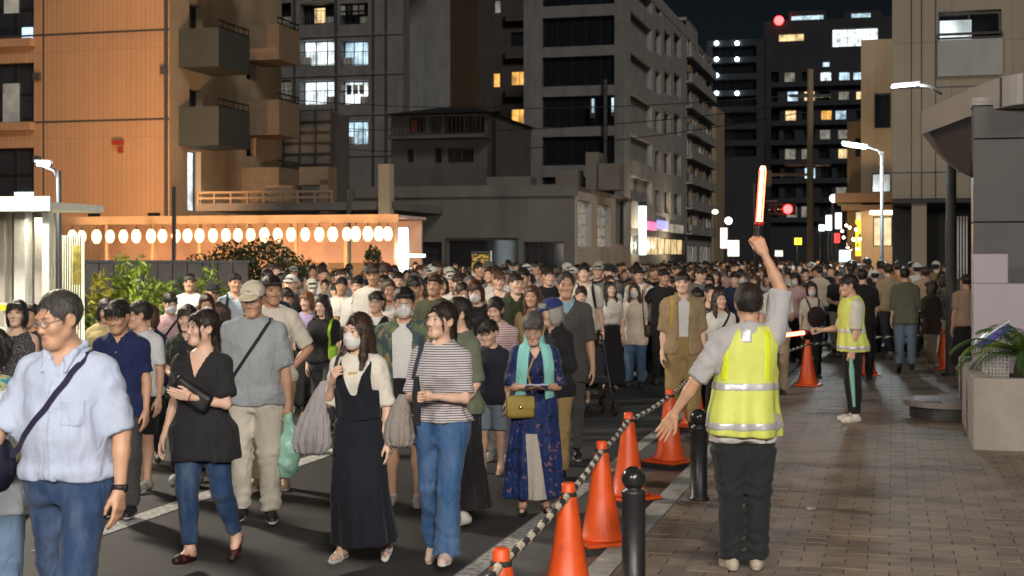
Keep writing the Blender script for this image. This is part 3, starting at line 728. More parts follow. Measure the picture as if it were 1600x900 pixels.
for pa,pb,yy,mm in ((1010,1022,352,plain('pink_sign',(.5,.1,.2),.5,emis=(1,.2,.4),es=.8)),(1026,1040,350,plain('blue_sign',(.1,.1,.5),.5,emis=(.5,.5,1),es=.6)),(1046,1064,356,LITD)):
    sa,Ya=sd(_t,pa);sb,_=sd(_t,pb);B.part('shop_sign',[(0.002,.25,sa-_s,sb-_s,zat(yy+7,Ya),zat(yy-6,Ya))],mm)
sa,Ya=sd(_t,998);B.part('vertical_sign',[(.05,.62,sa-_s-.12,sa-_s+.12,zat(398,Ya),zat(322,Ya))],glow('white_sign',(.75,1.0,.95),1.6));B.part('sign_cap',[(.02,.65,sa-_s-.2,sa-_s+.2,zat(322,Ya)+.01,zat(319,Ya)+.2)],BLACKM)
B.shell(x0,x1-.2,y1,24.5,F_GREY,True,False)
[lamp('POINT',(1.6,sd(_t,q)[0]-_s,3.0),500,(1,.80,.52),.3,B.o) for q in (992,1040)]
mt_=fr(_s,948)[0]-_t
for zz in (0,): B.part('antenna_mast',[(mt_-.12,mt_+.12,-.6,-.3,zat(290,110),zat(120,110)),(mt_-1.2,mt_-.8,-.7,-.5,zat(180,110),zat(150,110)),(mt_+.5,mt_+.75,-.7,-.5,zat(178,110),zat(148,110))],STEEL)
for dx_ in (-.95,.62): B.part('mast_light',[(mt_+dx_-.08,mt_+dx_+.08,-.78,-.71,zat(172,110),zat(150,110))],LITC)
for pa,pb,zt,m,lab in ((1072,1090,26.5,F_LIGHT,'pale block with air-conditioned balconies next to the grey corner tower'),(1090,1112,25,F_LIGHT,'far pale block with balconies at the end of the shop row')):
    sa,Ya=sd(_t,pa);b2=Bld('apartment_building',lab,_t,sa)
    yy=sd(_t,pb)[0]-sa;nfl=8;L_=[]
    for k in range(nfl):
        for j in range(2):
            w_=yy/2;L_.append((w_*(j+.18),w_*(j+.82),4.6+2.6*k,6.4+2.6*k,[DARKGLASS,LITD,DIMGLASS,DARKGLASS][(k*3+j)%4],2,1))
    b2.wall((0,.01,0),(0,1,0),(-1,0,0),yy-.02,0,zt,L_+[(yy*.1,yy*.9,.4,3.2,[LITD,LITY][nfl%2],4,1)],.3,m)
    for k in range(nfl): b2.part('balcony',[(0,.6,.1,yy-.1,4.25+2.6*k,4.4+2.6*k),(.54,.6,.1,yy-.1,4.4+2.6*k,5.2+2.6*k)],m);b2.part('air_conditioner',[(.05,.4,.4+(k%2)*yy*.4,1.3+(k%2)*yy*.4,5.3+2.6*k,6.0+2.6*k)],TANP)
    b2.part('roof',[(-8,0,.01,yy,zt-.3,zt)],m);b2.part('back_wall',[(-8,-7.8,.01,yy,0,zt-.31)],m)
# --- B8 far dark slab at the end of the street
_t,_s=pxst(1195,225)
B=Bld('apartment_building','huge dark apartment slab closing the street with a red lamp on its roof',_t,_s)
ops=[];rb=random.Random(9)
rowsy=[112+30*k for k in range(8)]
lit={(0,3):LITW,(1,2):LITY,(1,5):LITY,(2,1):LITY,(2,3):LITO,(2,4):LITC,(3,4):LITD,(0,1):LITD}
for k,y in enumerate(rowsy):
    for j in range(7):
        pa=1200+27*j+rb.uniform(-3,3);ops.append((pa,pa+17,y,y+19,lit.get((k,j),DARKGLASS if rb.random()<.58 else rb.choice([LITD,LITD,LITD,LITC,LITY])),2,1))
ops+=[(1216,1256,52,64,LITY,3,1),(1300,1372,44,72,LITW,6,1),(1285,1296,96,104,LITC,1,1)]
x0,x1=B.front(1195,1400,zat(34,225),ops,F_NIGHT,.8)
for k,y in enumerate(rowsy): B.part('floor_slab',[(x0,x1,-1.0,0,zat(y+24,225)-.2,zat(y+24,225)+.6)],F_NIGHT)
B.part('roof_house',[(fr(_s,1232)[0]-_t,fr(_s,1290)[0]-_t,1,7,zat(34,225),zat(18,225)),(fr(_s,1318)[0]-_t,fr(_s,1378)[0]-_t,1,7,zat(34,225),zat(22,225))],F_NIGHT)
[B.part('roof_window',[(fr(_s,a)[0]-_t,fr(_s,b_)[0]-_t,.9,.98,zat(32,225),zat(26,225))],LITC) for a,b_ in ((1236,1286),(1330,1360))]
rl=fr(_s,1217)[0]-_t;B.part('roof_post',[(rl-.1,rl+.1,.3,.5,zat(36,225),zat(38,225)+.6)],BLACKM);s=Soup().add(*sphere_vf((rl,.2,zat(33,225)),.75,12,8));link('aviation_lamp',s.mesh('aviation_lamp',[REDGLOW]),B.o)
B.shell(x0,x1-.2,14,zat(34,225),F_NIGHT)
_t,_s=pxst(1196,205)
B=Bld('apartment_building','dark stair-access slab with a column of small white landing lamps',_t,_s)
x0,x1=B.front(1106,1196,zat(60,205),[(1112,1182,a,a+17,DARKGLASS,6,1) for a in (72,98,124,150,176,202,228)],F_NIGHT,.8)
for a in (68,93,118,146): 
    for pa in (1120,1152) if a!=118 else (1120,):
        ta,Ya=fr(_s,pa);s=Soup().add(*sphere_vf((ta-_t,-.3,zat(a,Ya)),.32,8,6));link('landing_lamp',s.mesh('landing_lamp',[glow('landing_white',(.75,.92,1),6)]),B.o)
B.part('tan_wing',[(fr(_s,1108)[0]-_t,fr(_s,1132)[0]-_t,-10,-.01,0,zat(170,200))],F_TAN)
B.shell(x0,x1-.2,10,zat(60,205),F_NIGHT)
# --- right-hand blocks
_t,_s=pxst(1394,30)
B=Bld('corner_building','cream panelled corner building with a lit upstairs window above the dark entrance',_t,_s)
zb=zat(310,30);x0,x1=B.front(1394,1700,11,[(1466,1565,16,112,DARKGLASS,2,1,STEEL)],F_CREAM,.35,z0=zb)
B.part('curtain',[(fr(_s,1469)[0]-_t,fr(_s,1519)[0]-_t,.26,.28,zat(54,29),zat(20,29))],LITW)
ta,tb=fr(_s,1465)[0]-_t,fr(_s,1566)[0]-_t;B.part('glass_balustrade',[(ta,tb,-.10,-.02,zat(113,29),zat(55,29))],m_facade('grey_panel',(.30,.30,.29),None,.5));railing(B,ta,tb,-.06,zat(54,29),zat(44,29),.6,BLACKM)
for pp in (1424,1440,1462): 
    ta=fr(_s,pp)[0]-_t;B.part('panel_joint',[(ta-.012,ta+.012,-.012,.002,zb,11)],DARKSTEEL)
for yy in (134,268): B.part('panel_joint',[(x0,x1,-.010,.002,zat(yy,29.5)-.012,zat(yy,29.5)+.012)],DARKSTEEL)
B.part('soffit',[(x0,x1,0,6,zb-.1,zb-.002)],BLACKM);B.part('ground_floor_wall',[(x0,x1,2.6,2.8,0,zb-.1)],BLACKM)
B.part('side_wall',[(x0,x0+.2,.36,12,zb,11)],F_CREAM);B.part('roof',[(x0,x1,.36,12,11,11.2)],F_CREAM);B.part('back_wall',[(x0,x1,12,12.2,0,11)],F_CREAM)
ta=fr(_s+.7,1497)[0]-_t
for k in range(7): B.part('grille_bar',[(ta-.20+k*.06,ta-.17+k*.06,.68,.73,0,zat(335,29))],WHITESTEEL)
B.part('door_pillar',[(fr(_s,1425)[0]-_t,fr(_s,1448)[0]-_t,.1,.5,0,zb-.1)],F_CREAM)
_t,_s=pxst(1355,47)
B=Bld('narrow_building','narrow tan building with a dark window beyond the cream corner building',_t,_s)
x0,x1=B.front(1355,1420,zat(62,47),[(1366,1392,145,200,DARKGLASS,1,1),(1362,1392,270,300,LITD,2,1),(1364,1394,338,385,LITY,2,1)],F_TAN,.3)
B.part('awning',[(x0-1.0,x1,-1.3,0,zat(318,47),zat(304,47)),(x0-.8,x1,-1.0,0,zat(330,47),zat(322,47))],plain('brown_awning',(.10,.06,.04),.8));B.part('shop_light',[(x0+.1,x0+.9,-.9,-.5,zat(336,47),zat(331,47))],WARMGLOW)
lamp('POINT',(x0-1.2,-3.0,2.6),200,(1,.68,.34),.25,B.o);B.shell(x0,x1-.2,9,zat(62,47),F_TAN)
_t,_s=pxst(1330,72)
B=Bld('shop_building','dim shop building with warm lit awning down the right side of street',_t,_s)
x0,x1=B.front(1330,1380,zat(190,72),[(1336,1350,215,245,DARKGLASS,1,1),(1336,1376,330,392,LITY,3,1)],F_BROWN,.3)
B.part('awning',[(x0-.6,x1,-1.5,0,zat(322,72),zat(312,72))],plain('green_awning',(.05,.07,.03),.8));B.part('banner',[(x0+.25,x0+.55,-1.62,-1.55,zat(400,72),zat(345,72))],glow('yellow_banner',(1,.72,.05),.8))
lamp('POINT',(x0-1.5,-3.5,2.8),420,(1,.66,.30),.25,B.o);B.shell(x0,x1-.2,9,zat(190,72),F_BROWN)
# --- pieces of the near right entrance
_t,_s=pxst(1521,17)
P=Bld('entrance_portal','curved grey entrance canopy on a dark granite pillar beside the pavement',_t,_s)
zt=zat(153,17)
for k,(a,b_) in enumerate(((0,zat(348,17)),(zat(348,17)+.012,zat(218,17)),(zat(218,17)+.012,zat(166,17)),)):
    soft(P.part('granite_panel',[(0,.66,0,.5,a,b_)],F_GRANITE),.006)
P.part('pillar_cap',[(-.01,.68,-.02,.52,zat(166,17)+.01,zt)],F_LIGHT)
P.part('dark_side_wall',[(.70,3.6,.1,.3,0,zt)],F_GRANITE);P.part('poster_frame',[(.75,1.6,.02,.09,zat(300,17),zat(178,17))],WHITESTEEL)
arc=[]
for a in np.linspace(0,1,17):
    px=1440+ (1640-1440)*a;Y=20.5-4.2*math.sin(min(1,a*1.15)*math.pi/2);t,s_=pxst(px,Y);arc.append((t-_t,s_-_s))
s=Soup();n=len(arc);zz0,zz1=3.66,4.02
vs=[];[vs.extend([(x,y,zz0),(x,y,zz1),(x+.12,y+.45,zz1),(x+.12,y+.45,zz0)]) for x,y in arc]
fs=[];[fs.extend([[4*i+j,4*i+4+j,4*i+4+(j+1)%4,4*i+(j+1)%4] for j in range(4)]) for i in range(n-1)]
fs+=[[0,1,2,3],[4*n-1,4*n-2,4*n-3,4*n-4]];s.add(np.array(vs),np.array(fs));soft(link('canopy_band',s.mesh('canopy_band',[F_CAN],False),P.o),.01)
for a in (10,13):
    x,y=arc[a];P.part('band_joint',[(x-.02,x+.02,y-.012,y+.2,zz0+.01,zz1-.01)],F_DARK)
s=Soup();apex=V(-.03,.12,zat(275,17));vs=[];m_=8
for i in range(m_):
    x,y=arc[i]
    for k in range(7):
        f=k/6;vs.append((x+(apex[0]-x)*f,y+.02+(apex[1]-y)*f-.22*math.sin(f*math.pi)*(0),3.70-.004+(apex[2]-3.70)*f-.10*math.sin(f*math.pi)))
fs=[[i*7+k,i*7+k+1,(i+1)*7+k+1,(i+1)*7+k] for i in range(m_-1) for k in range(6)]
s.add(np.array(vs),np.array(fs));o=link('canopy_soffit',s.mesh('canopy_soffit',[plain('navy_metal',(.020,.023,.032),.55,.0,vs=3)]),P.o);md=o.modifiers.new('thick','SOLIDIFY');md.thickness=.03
P.part('canopy_roof',[(arc[6][0],3.6,arc[6][1]+.3,arc[6][1]+4,4.0,4.07)],F_LIGHT)
# planter, stone block, kiosk, plant
_t,_s=pxst(1521,13.75)
o=tag(empty('planter',W(_t,_s,.02),RZ),'pale concrete planter wall holding a cycad beside the pavement','planter')
soft(boxobj('planter_wall',[(0,4.2,0,.16,0,.71),(0,.16,.16,3.2,0,.71)],CONC2,o),.008);boxobj('soil',[(.16,4.2,.16,3.2,0,.62)],plain('soil',(.03,.022,.016),.95,vs=20,bmp=.6),o)
_t2,_s2=pxst(1521,15.6)
o=tag(empty('stone_block',W(_t2,_s2,.03),RZ),'pale pink stone block with stepped top behind the planter','stone block')
zs=[.0,.55,1.02,zat(447,15.6),zat(401,15.6)]
for i in range(4): soft(boxobj('stone_panel',[(0,.54 if i<3 else .36,0,.45,zs[i]+.002,zs[i+1]-.001)],F_STONE,o),.006)
_t3,_s3=pxst(1537,14.5)
o=tag(empty('basket_stand',W(_t3,_s3,.64),RZ),'small wire-mesh stand with a slanted blue lid on the planter','stand')
s=Soup()
for k in range(11):
    z=.02+k*.035;[s.add(*bx(*q)) for q in ((0,.24,-.004,.004,z,z+.008),(0,.24,.196,.204,z,z+.008),(-.004,.004,0,.2,z,z+.008),(.236,.244,0,.2,z,z+.008))]
for k in range(8):
    x=k*.24/7;[s.add(*bx(x-.004,x+.004,yy-.003,yy+.003,0,.40)) for yy in (0,.2)]
link('wire_cage',s.mesh('wire_cage',[WHITESTEEL],False),o)
v,f=box_vf((.10,.1,.46),(.19,.14,.035),roty(-.62));link('lid',Soup().add(v,f).mesh('lid',[plain('blue_plastic',(.03,.03,.30),.4)],False),o)
v,f=box_vf((.08,.1,.50),(.21,.145,.008),roty(-.62));link('lid_edge',Soup().add(v,f).mesh('lid_edge',[WHITESTEEL],False),o)
# round tiled plinth
_t4,_s4=pxst(1490,16.6)
o=tag(empty('plinth',W(_t4,_s4,.04),RZ),'low round-ended plinth with tiled top on the pavement','plinth')
def stadium(r,x1,n=20): return [(-math.cos(a)*0-r*math.sin(a),-r*math.cos(a)) for a in np.linspace(0,math.pi,n)]+[(x1,r),(x1,-r)]
def prism(pts,z0,z1):
    n=len(pts);vs=[(x,y,z0) for x,y in pts]+[(x,y,z1) for x,y in pts]
    return np.array(vs),np.array([[ (i+1)%n,i,n+i,n+(i+1)%n] for i in range(n)]),[n+i for i in range(n)][::-1],list(range(n))
def prism_obj(name,pts,z0,z1,mat,par):
    v,f,top,bot=prism(pts,z0,z1);me=bpy.data.meshes.new(name);me.from_pydata([tuple(p) for p in v],[],[list(map(int,q)) for q in f]+[top,bot]);me.materials.append(mat);me.validate();return link(name,me,par)
prism_obj('plinth_base',stadium(.50,1.5),0,.14,F_GRANITE,o);prism_obj('plinth_slab',stadium(.58,1.5),.14,.20,CONC2,o)
for i in range(-2,5):
    for j in range(-2,2):
        cx,cy=.0+i*.30,.01+j*.28+.13
        if cx<0 and math.hypot(cx,abs(cy)+.05)>.50: continue
        soft(boxobj('top_tile',[(cx-.145,cx+.145,cy-.135,cy+.135,.20,.212)],F_STONE,o),.003)
# bollards
def bollard(px,Y,lab):
    o=tag(empty('bollard',(kx(px)*Y,Y,.035)),lab,'bollard','ball-topped bollards along the kerb')
    v,f=lathe_vf([(.0,0),(.082,0),(.082,.02),(.066,.03),(.066,.545),(.069,.55),(.069,.565),(.045,.575),(.045,.59)],24);link('post',Soup().add(v,f).mesh('post',[DARKSTEEL]),o)
    link('ball',Soup().add(*sphere_vf((0,0,.632),.068,24,16)).mesh('ball',[plain('polished_ball',(.05,.052,.055),.22,.6)]),o)
bollard(990,7.93,'dark steel bollard with shiny ball top beside the second orange cone');bollard(1092,10.93,'dark steel bollard with ball top just behind the raised-arm guard')
# cones and rope
def m_cone():
    m,nt,b=newmat('cone_orange');p=coords(nt);w=worldpos(nt)
    c=ramp(nt,noise(nt,w,5,5),[(.3,(.60,.07,.010)),(.7,(.76,.10,.016))])
    c=mixc(nt,ramp(nt,noise(nt,worldpos(nt,(1,1,.35)),26,5,.75),[(.57,(0,0,0)),(.75,(.75,.75,.75))]),c,(.10,.045,.03))
    L(nt,c,b.inputs['Base Color']);b.inputs['Roughness'].default_value=.45;bump(nt,b,noise(nt,w,60,4),.15,.004);return m
CONE_O=m_cone();CONE_B=plain('cone_black_rubber',(.02,.02,.02),.8,vs=9)
v,f=lathe_vf([(.0,.075),(.155,.075),(.160,.065),(.150,.09),(.128,.11),(.085,.36),(.048,.62),(.036,.66),(.036,.70),(.028,.705),(.0,.705)],24)
_cm=Soup().add(v,f).mesh('cone_shell',[CONE_O]);_cf=Soup().add(*bx(-.185,.185,-.185,.185,.045,.070)).mesh('flange',[CONE_O],False);_cw=Soup().add(*bx(-.205,.205,-.205,.205,.004,.045)).mesh('weight',[CONE_B],False)
v,f=lathe_vf([(.041,.625),(.045,.63),(.045,.65),(.040,.655)],16);_cr=Soup().add(v,f).mesh('ring',[CONE_B])
CONES=[]
def cone(x,y,rz,lab):
    o=tag(empty('traffic_cone',(x,y,0.0),rz),lab,'traffic cone','orange cones holding the rope')
    link('shell',_cm,o);a=link('flange',_cf,o);soft(a,.008);a=link('weight',_cw,o);link('ring',_cr,o);CONES.append((x,y));return o
for px,Y,lab in ((783,5.85,'orange cone at the bottom end of the striped rope'),(888,7.55,'orange cone left of the bollard with the shiny ball top'),(940,9.26,'orange cone next after the bollard, behind the blue-dressed woman'),(982,10.97,'orange cone between the bollards, under the sagging rope'),(1046,12.9,'orange cone beside the guard\'s lowered hand'),(1084,15.6,'orange cone half hidden behind the second bollard'),(1262,20.6,'orange cone under the glowing baton of the second guard'),(1356,22.4,'orange cone behind the second guard\'s legs'),(1474,23.6,'orange cone behind the tall grey pole'),):
    cone(kx(px)*Y,Y,.2*len(CONES),lab)
path=[]
def sag(a,b,n,d): return [(a[0]+(b[0]-a[0])*i/n,a[1]+(b[1]-a[1])*i/n,.64-d*4*(i/n)*(1-i/n)) for i in range(n)]
cs=[(-.35,4.2)]+CONES
for a,b_ in zip(cs[:-1],cs[1:]):
    ln=math.hypot(a[0]-b_[0],a[1]-b_[1]);path+=sag(a,b_,max(8,int(ln/.06)),.004+.007*ln)
path.append((*CONES[-1],.64))
v,f,c=tube_vf(path,.019,8);_s_=Soup();mi=np.array([((i//8)+(i%8)//2)//2%2 for i in range(len(f))])
ROPE_W=plain('rope_white',(.72,.66,.52),.7,vs=30,var=.3);ROPE_K=plain('rope_black',(.025,.03,.04),.7,vs=30)
_s_.v.append(v);_s_.q.append(f);_s_.qm.append(mi);_s_.n=len(v)
tag(link('rope',_s_.mesh('rope',[ROPE_W,ROPE_K])),'black and white twisted rope strung from cone to cone','rope')
x,y=ground(1267,797,.04);v=np.array([[-.035,-.02,.0],[.03,-.025,.006],[.04,.02,.001],[.0,.035,.012],[-.03,.02,.004]]);me=bpy.data.meshes.new('paper_scrap');me.from_pydata([tuple(q) for q in v],[],[(0,1,2,3,4)]);me.materials.append(WHITESTEEL)
o=link('paper_scrap',me,None,None,(x,y,.048),.4);md=o.modifiers.new('thick','SOLIDIFY');md.thickness=.002;tag(o,'scrap of white paper lying on the paving blocks','litter')
x,y=ground(1303,643,.04);o=tag(empty('utility_cover',(x,y,.040),RZ),'square reddish utility cover set in the paving near the second guard','cover');boxobj('plate',[(-.20,.20,-.2,.2,.0,.008)],plain('rusty_cover',(.14,.04,.03),.6,vs=20,var=.3,bmp=.4),o);boxobj('rim',[(-.22,.22,-.22,-.2,0,.006),(-.22,.22,.2,.22,0,.006),(-.22,-.2,-.2,.2,0,.006),(.2,.22,-.2,.2,0,.006)],DARKSTEEL,o)
# tall grey pole
def post(name,x,y,h,r,mat,lab,cat='pole',z=.03):
    o=tag(empty(name,(x,y,z)),lab,cat);v,f=lathe_vf([(0,0),(r*1.7,0),(r*1.7,.04),(r,.06),(r*.9,h),(0,h+.01)],14);link('shaft',Soup().add(v,f).mesh('shaft',[mat]),o);return o
post('pole',kx(1486)*22.4,22.4,3.5,.088,plain('worn_grey_pole',(.085,.08,.075),.6,.2,vs=5,var=.3),'thick worn grey pole in front of the cream corner building')
p_=post('utility_pole',kx(1266)*56,56,9.3,.14,plain('concrete_pole',(.26,.20,.14),.8,vs=2),'tall concrete utility pole carrying wires beyond the crowd',z=0)
for zz in (5.5,8.2): boxobj('crossarm',[(-1.0 if zz<6 else -.8,.8,-.06,.06,zz,zz+.12)],DARKSTEEL,p_)
boxobj('signal_bracket',[(-1.6,0,-.05,.05,5.1,5.2),(-1.75,-1.55,-.15,.15,4.7,5.3)],plain('bracket',(.15,.10,.06),.7),p_)
for k in range(3):
    a=V(kx(1266)*56,56,8.35-k*.35);b_=V(-14+k*2,60+k*10,9-k*.5);pts=[a+(b_-a)*i/20-V(0,0,2.0*4*(i/20)*(1-i/20)*.35) for i in range(21)]
    s=Soup();soup_tube(s,pts,.02,n=5);tag(link('power_wire',s.mesh('power_wire',[BLACKM])),'black wire sagging across the street from the utility pole, '+['highest','middle','lowest'][k]+' of three','wire')
# traffic signal
o=tag(empty('traffic_light',(kx(1178)*60,60,0)),'traffic signal showing red on a long arm over the street','traffic light')
v,f=lathe_vf([(.09,0),(.07,5)],12);link('pole',Soup().add(v,f).mesh('pole',[STEEL]),o);zz=zat(327,60)
boxobj('arm',[(0,1.0,-.04,.04,zz+.3,zz+.38)],STEEL,o);boxobj('housing',[(.55,1.75,-.12,.12,zz-.24,zz+.24)],BLACKM,o)
link('red_lens',Soup().add(*sphere_vf((kx(1230)*60-kx(1178)*60,-.14,zz),(.19,.06,.19),16,10)).mesh('red_lens',[REDGLOW]),o)
for k in (0,1): link('dark_lens',Soup().add(*sphere_vf((.72+.36*k,-.13,zz),(.15,.03,.15),14,8)).mesh('dark_lens',[DARKGLASS]),o)
lamp('POINT',(1.4,-.9,zz),10,(1,.05,.03),.2,o)
# street lamps
def street_lamp(px,Y,zl,arm,lab,energy,head=.8,color=(.82,.95,1.0),tilt=.12,warm=None,size=.5):
    x=kx(px)*Y if px is not None else None
    o=tag(empty('street_lamp',(x,Y,.0)),lab,'street lamp');d=1 if arm>0 else -1
    v,f=lathe_vf([(.08,0),(.08,.3),(.05,.35),(.038,zl-.1),(0,zl-.09)],14);link('pole',Soup().add(v,f).mesh('pole',[STEEL]),o)
    s=Soup();soup_tube(s,[(0,0,zl-.25),(d*.08,0,zl-.08),(d*.3,0,zl),(arm,0,zl+tilt*abs(arm)*.3)],.028,n=8);link('arm',s.mesh('arm',[STEEL]),o)
    R=roty(-d*tilt);c=V(arm+d*head/2,0,zl+tilt*abs(arm)*.3+.03);v,f=box_vf(c+V(0,0,.035),(head/2,.07,.025),R);soft(link('lamp_housing',Soup().add(v,f).mesh('lamp_housing',[WHITESTEEL],False),o),.01)
    v,f=box_vf(c-V(0,0,.02),(head/2-.03,.045,.026),R);soft(link('lamp_tube',Soup().add(v,f).mesh('lamp_tube',[warm or TUBE],False),o),.015,3)
    lamp('POINT',tuple(c-V(0,0,.14)),energy,color,size*.75,o);return o
_Y=24.0;o=tag(empty('bracket_lamp',(kx(1446)*_Y,_Y,zat(134,_Y))),'white tube lamp on a bracket over the entrance canopy','lamp')
tubeo_=Soup();soup_tube(tubeo_,[(.35,.3,-.10),(.1,.05,.0),(-.08,0,.01)],.03,n=8);link('bracket',tubeo_.mesh('bracket',[WHITESTEEL]),o)
v,f=box_vf((-.33,0,.045),(.24,.035,.012),roty(-.10));soft(link('lamp_housing',Soup().add(v,f).mesh('lamp_housing',[WHITESTEEL],False),o),.008)
v,f=box_vf((-.34,0,.0),(.235,.026,.016),roty(-.10));soft(link('lamp_tube',Soup().add(v,f).mesh('lamp_tube',[TUBE],False),o),.015,3);lamp('POINT',(-.6,-.3,-.2),30,(.82,.95,1.0),.2,o)
street_lamp(1378,34,zat(230,34),-.35,'white tube street lamp farther down by the narrow tan building',600,.62,tilt=.16)
street_lamp(92,24,zat(258,24),-.12,'small white street lamp behind the lit shelter',70,.28,tilt=.02)
street_lamp(-330,15,5.2,.9,'unseen street lamp added on the far kerb to light the crowd',1500,.7,(1,.88,.72))  # lamp added out of view to brighten the middle of the crowd
o=street_lamp(440,62,zat(272,62),-.1,'white lamp among the pipes on the low roof',50,.7,tilt=.05)
# two unseen lamps assumed behind the photographer light the nearest part of the crowd
for x,y,a,lab,en in ((3.0,-3.2,-1.6,'unseen white street lamp assumed on the pavement behind the photographer',2200),(-6.4,-2.4,1.4,'unseen white street lamp assumed across the road behind the photographer',1500)):
    o=street_lamp(800,1,5.0,a,lab,en,.9,(1,.90,.78),.08,size=.9);o.location=(x,y,0)
# ---------------------------------------------------------------- lantern stall, shelter, fence, greenery
_t,_s=pxst(110,40)
o=tag(empty('lantern_stall',W(_t,_s,0),RZ),'long low festival stall with pale pink back wall below the tan building','stall')
wd=fr(_s,628)[0]-_t;PINK=plain('pale_pink_board',(.50,.34,.27),.8,vs=1.2,var=.22)
boxobj('back_board',[(0,wd,1.6,1.7,0,2.9)],PINK,o);boxobj('roof',[(-.1,wd+.1,-.5,1.7,2.92,3.0)],PINK,o);boxobj('fascia',[(-.1,wd+.1,-.55,-.5,2.80,3.02)],TANP,o)
boxobj('counter',[(0,wd,-.3,.2,0,1.25)],PINK,o)
for k in range(8):
    x=wd*k/7;boxobj('post',[(x-.04,x+.04,-.46,-.38,0,2.8)],TANP,o)
for k in range(7):
    x=wd*(k+.06)/7;boxobj('board',[(x,x+wd*.88/7,1.55,1.6,1.3,1.75)],[PINK,plain('amber_board',(.55,.28,.06),.7),TANP][k%3],o)
prof=[(.0,-.26),(.085,-.26),(.088,-.23),(.14,-.17),(.17,-.07),(.175,0),(.17,.07),(.14,.17),(.088,.23),(.085,.26),(.0,.26)]
v,f=lathe_vf(prof,14);_lm=Soup().add(v,f).mesh('paper_shade',[LANT]);v,f=lathe_vf([(.0,.25),(.10,.25),(.10,.29),(.02,.30),(.02,.42)],10);_lc=Soup().add(v,f).mesh('cap',[BLACKM])
lpx=[113,128,151,172,193,213,236,254,275,293,312,333,353,372,392,413,434,455,477,499,520,542,556,575,592,606]
LANS=[]
for i,px in enumerate(lpx):
    t,Y=fr(_s-.9,px);l=tag(empty('paper_lantern',W(t,_s-.9,zat(371-.01*px,Y)),RZ),'round glowing paper lantern hanging in the row along the stall','lantern','paper lanterns along the stall');sc=random.Random(i).uniform(.66,.74);l.scale=(sc,sc,sc)
    link('paper_shade',_lm,l);link('cap',_lc,l);LANS.append(l)
    if i%3==1: lamp('POINT',(0,-.5,-.1),110,(1,.55,.24),.3,l)
for px in (120,215):  # lights added on the roof to give the wall its glow from below
    t,Y=fr(_s,px);l=tag(empty('added_floodlight',W(t,_s+.9,3.0),RZ),'amber light added on the stall roof washing the tan wall'+(' near its window side' if px<150 else ' near its middle'),'added_floodlight');boxobj('housing',[(-.15,.15,-.08,.08,.0,.16)],DARKSTEEL,l);boxobj('lens',[(-.13,.13,.081,.09,.02,.15)],WARMGLOW,l);lamp('SPOT',(0,.15,.1),1250,(1,.56,.27),.2,l,rot=(math.radians(112),0,math.radians(20)),spot=112,blend=1)
# lamp posts / scaffold above stall
for px,Y,yt,r,lab in ((272,36,292,.06,'dark post standing before the lantern stall'),(545,38,297,.07,'pale post at the lantern stall between hedge and topiary')):
    p_=post('pole',kx(px)*Y,Y,zat(yt,Y),r,STEEL,lab,z=0)
_t5,_s5=pxst(310,44)
o=tag(empty('roof_terrace',W(_t5,_s5,0),RZ),'cluttered tan terrace with pipes and rails above the lanterns','terrace')
wd5=fr(_s5,612)[0]-_t5
boxobj('slab',[(0,wd5,0,6,zat(330,44),zat(318,44))],F_LOW,o)
for z_ in (zat(303,44),zat(312,44)): boxobj('rail',[(0,wd5*.7,-.04,.02,z_,z_+.07)],TANP,o)
for k in range(9): boxobj('rail_post',[(wd5*.7*k/8-.03,wd5*.7*k/8+.03,-.041,.021,zat(320,44),zat(300,44))],TANP,o)
for px,ya,yb,w_ in ((490,262,290,.95),(506,282,335,.28),(436,290,318,.9),(415,300,318,.6)):
    tt=fr(_s5+.5,px)[0]-_t5;boxobj('tank',[(tt-w_/2,tt+w_/2,.5,1.2,zat(yb,44),zat(ya,44))],TANP,o)
boxobj('chimney_post',[(wd5-.35,wd5,-.2,.2,0,zat(262,44))],F_TAN,o)
boxobj('side_panel',[(wd5+.02,wd5+.6,-1.2,-1.1,0,zat(352,44))],glow('white_panel_light',(.85,.97,1),1.6),o)
SCAFF=plain('scaffold',(.12,.11,.10),.6,.3)
s=Soup();bt=fr(_s5+14,420)[0]-_t5
for i in range(5):
    for j in range(6):
        s.add(*bx(bt+i*.7-.03,bt+i*.7+.03,13.9,13.96,zat(260,57),zat(165,57)));s.add(*bx(bt-.1,bt+2.9,13.88,13.94,zat(255-j*17,57),zat(255-j*17,57)+.06))
link('scaffold_frame',s.mesh('scaffold_frame',[SCAFF],False),o);boxobj('scaffold_room',[(bt+.05,bt+2.75,14,16,0,zat(172,57))],F_LOW,o);boxobj('scaffold_lamp',[(bt+.5,bt+.62,13.9,13.99,zat(212,57),zat(200,57)),(bt+.8,bt+.92,13.9,13.99,zat(212,57),zat(200,57))],LITO,o)
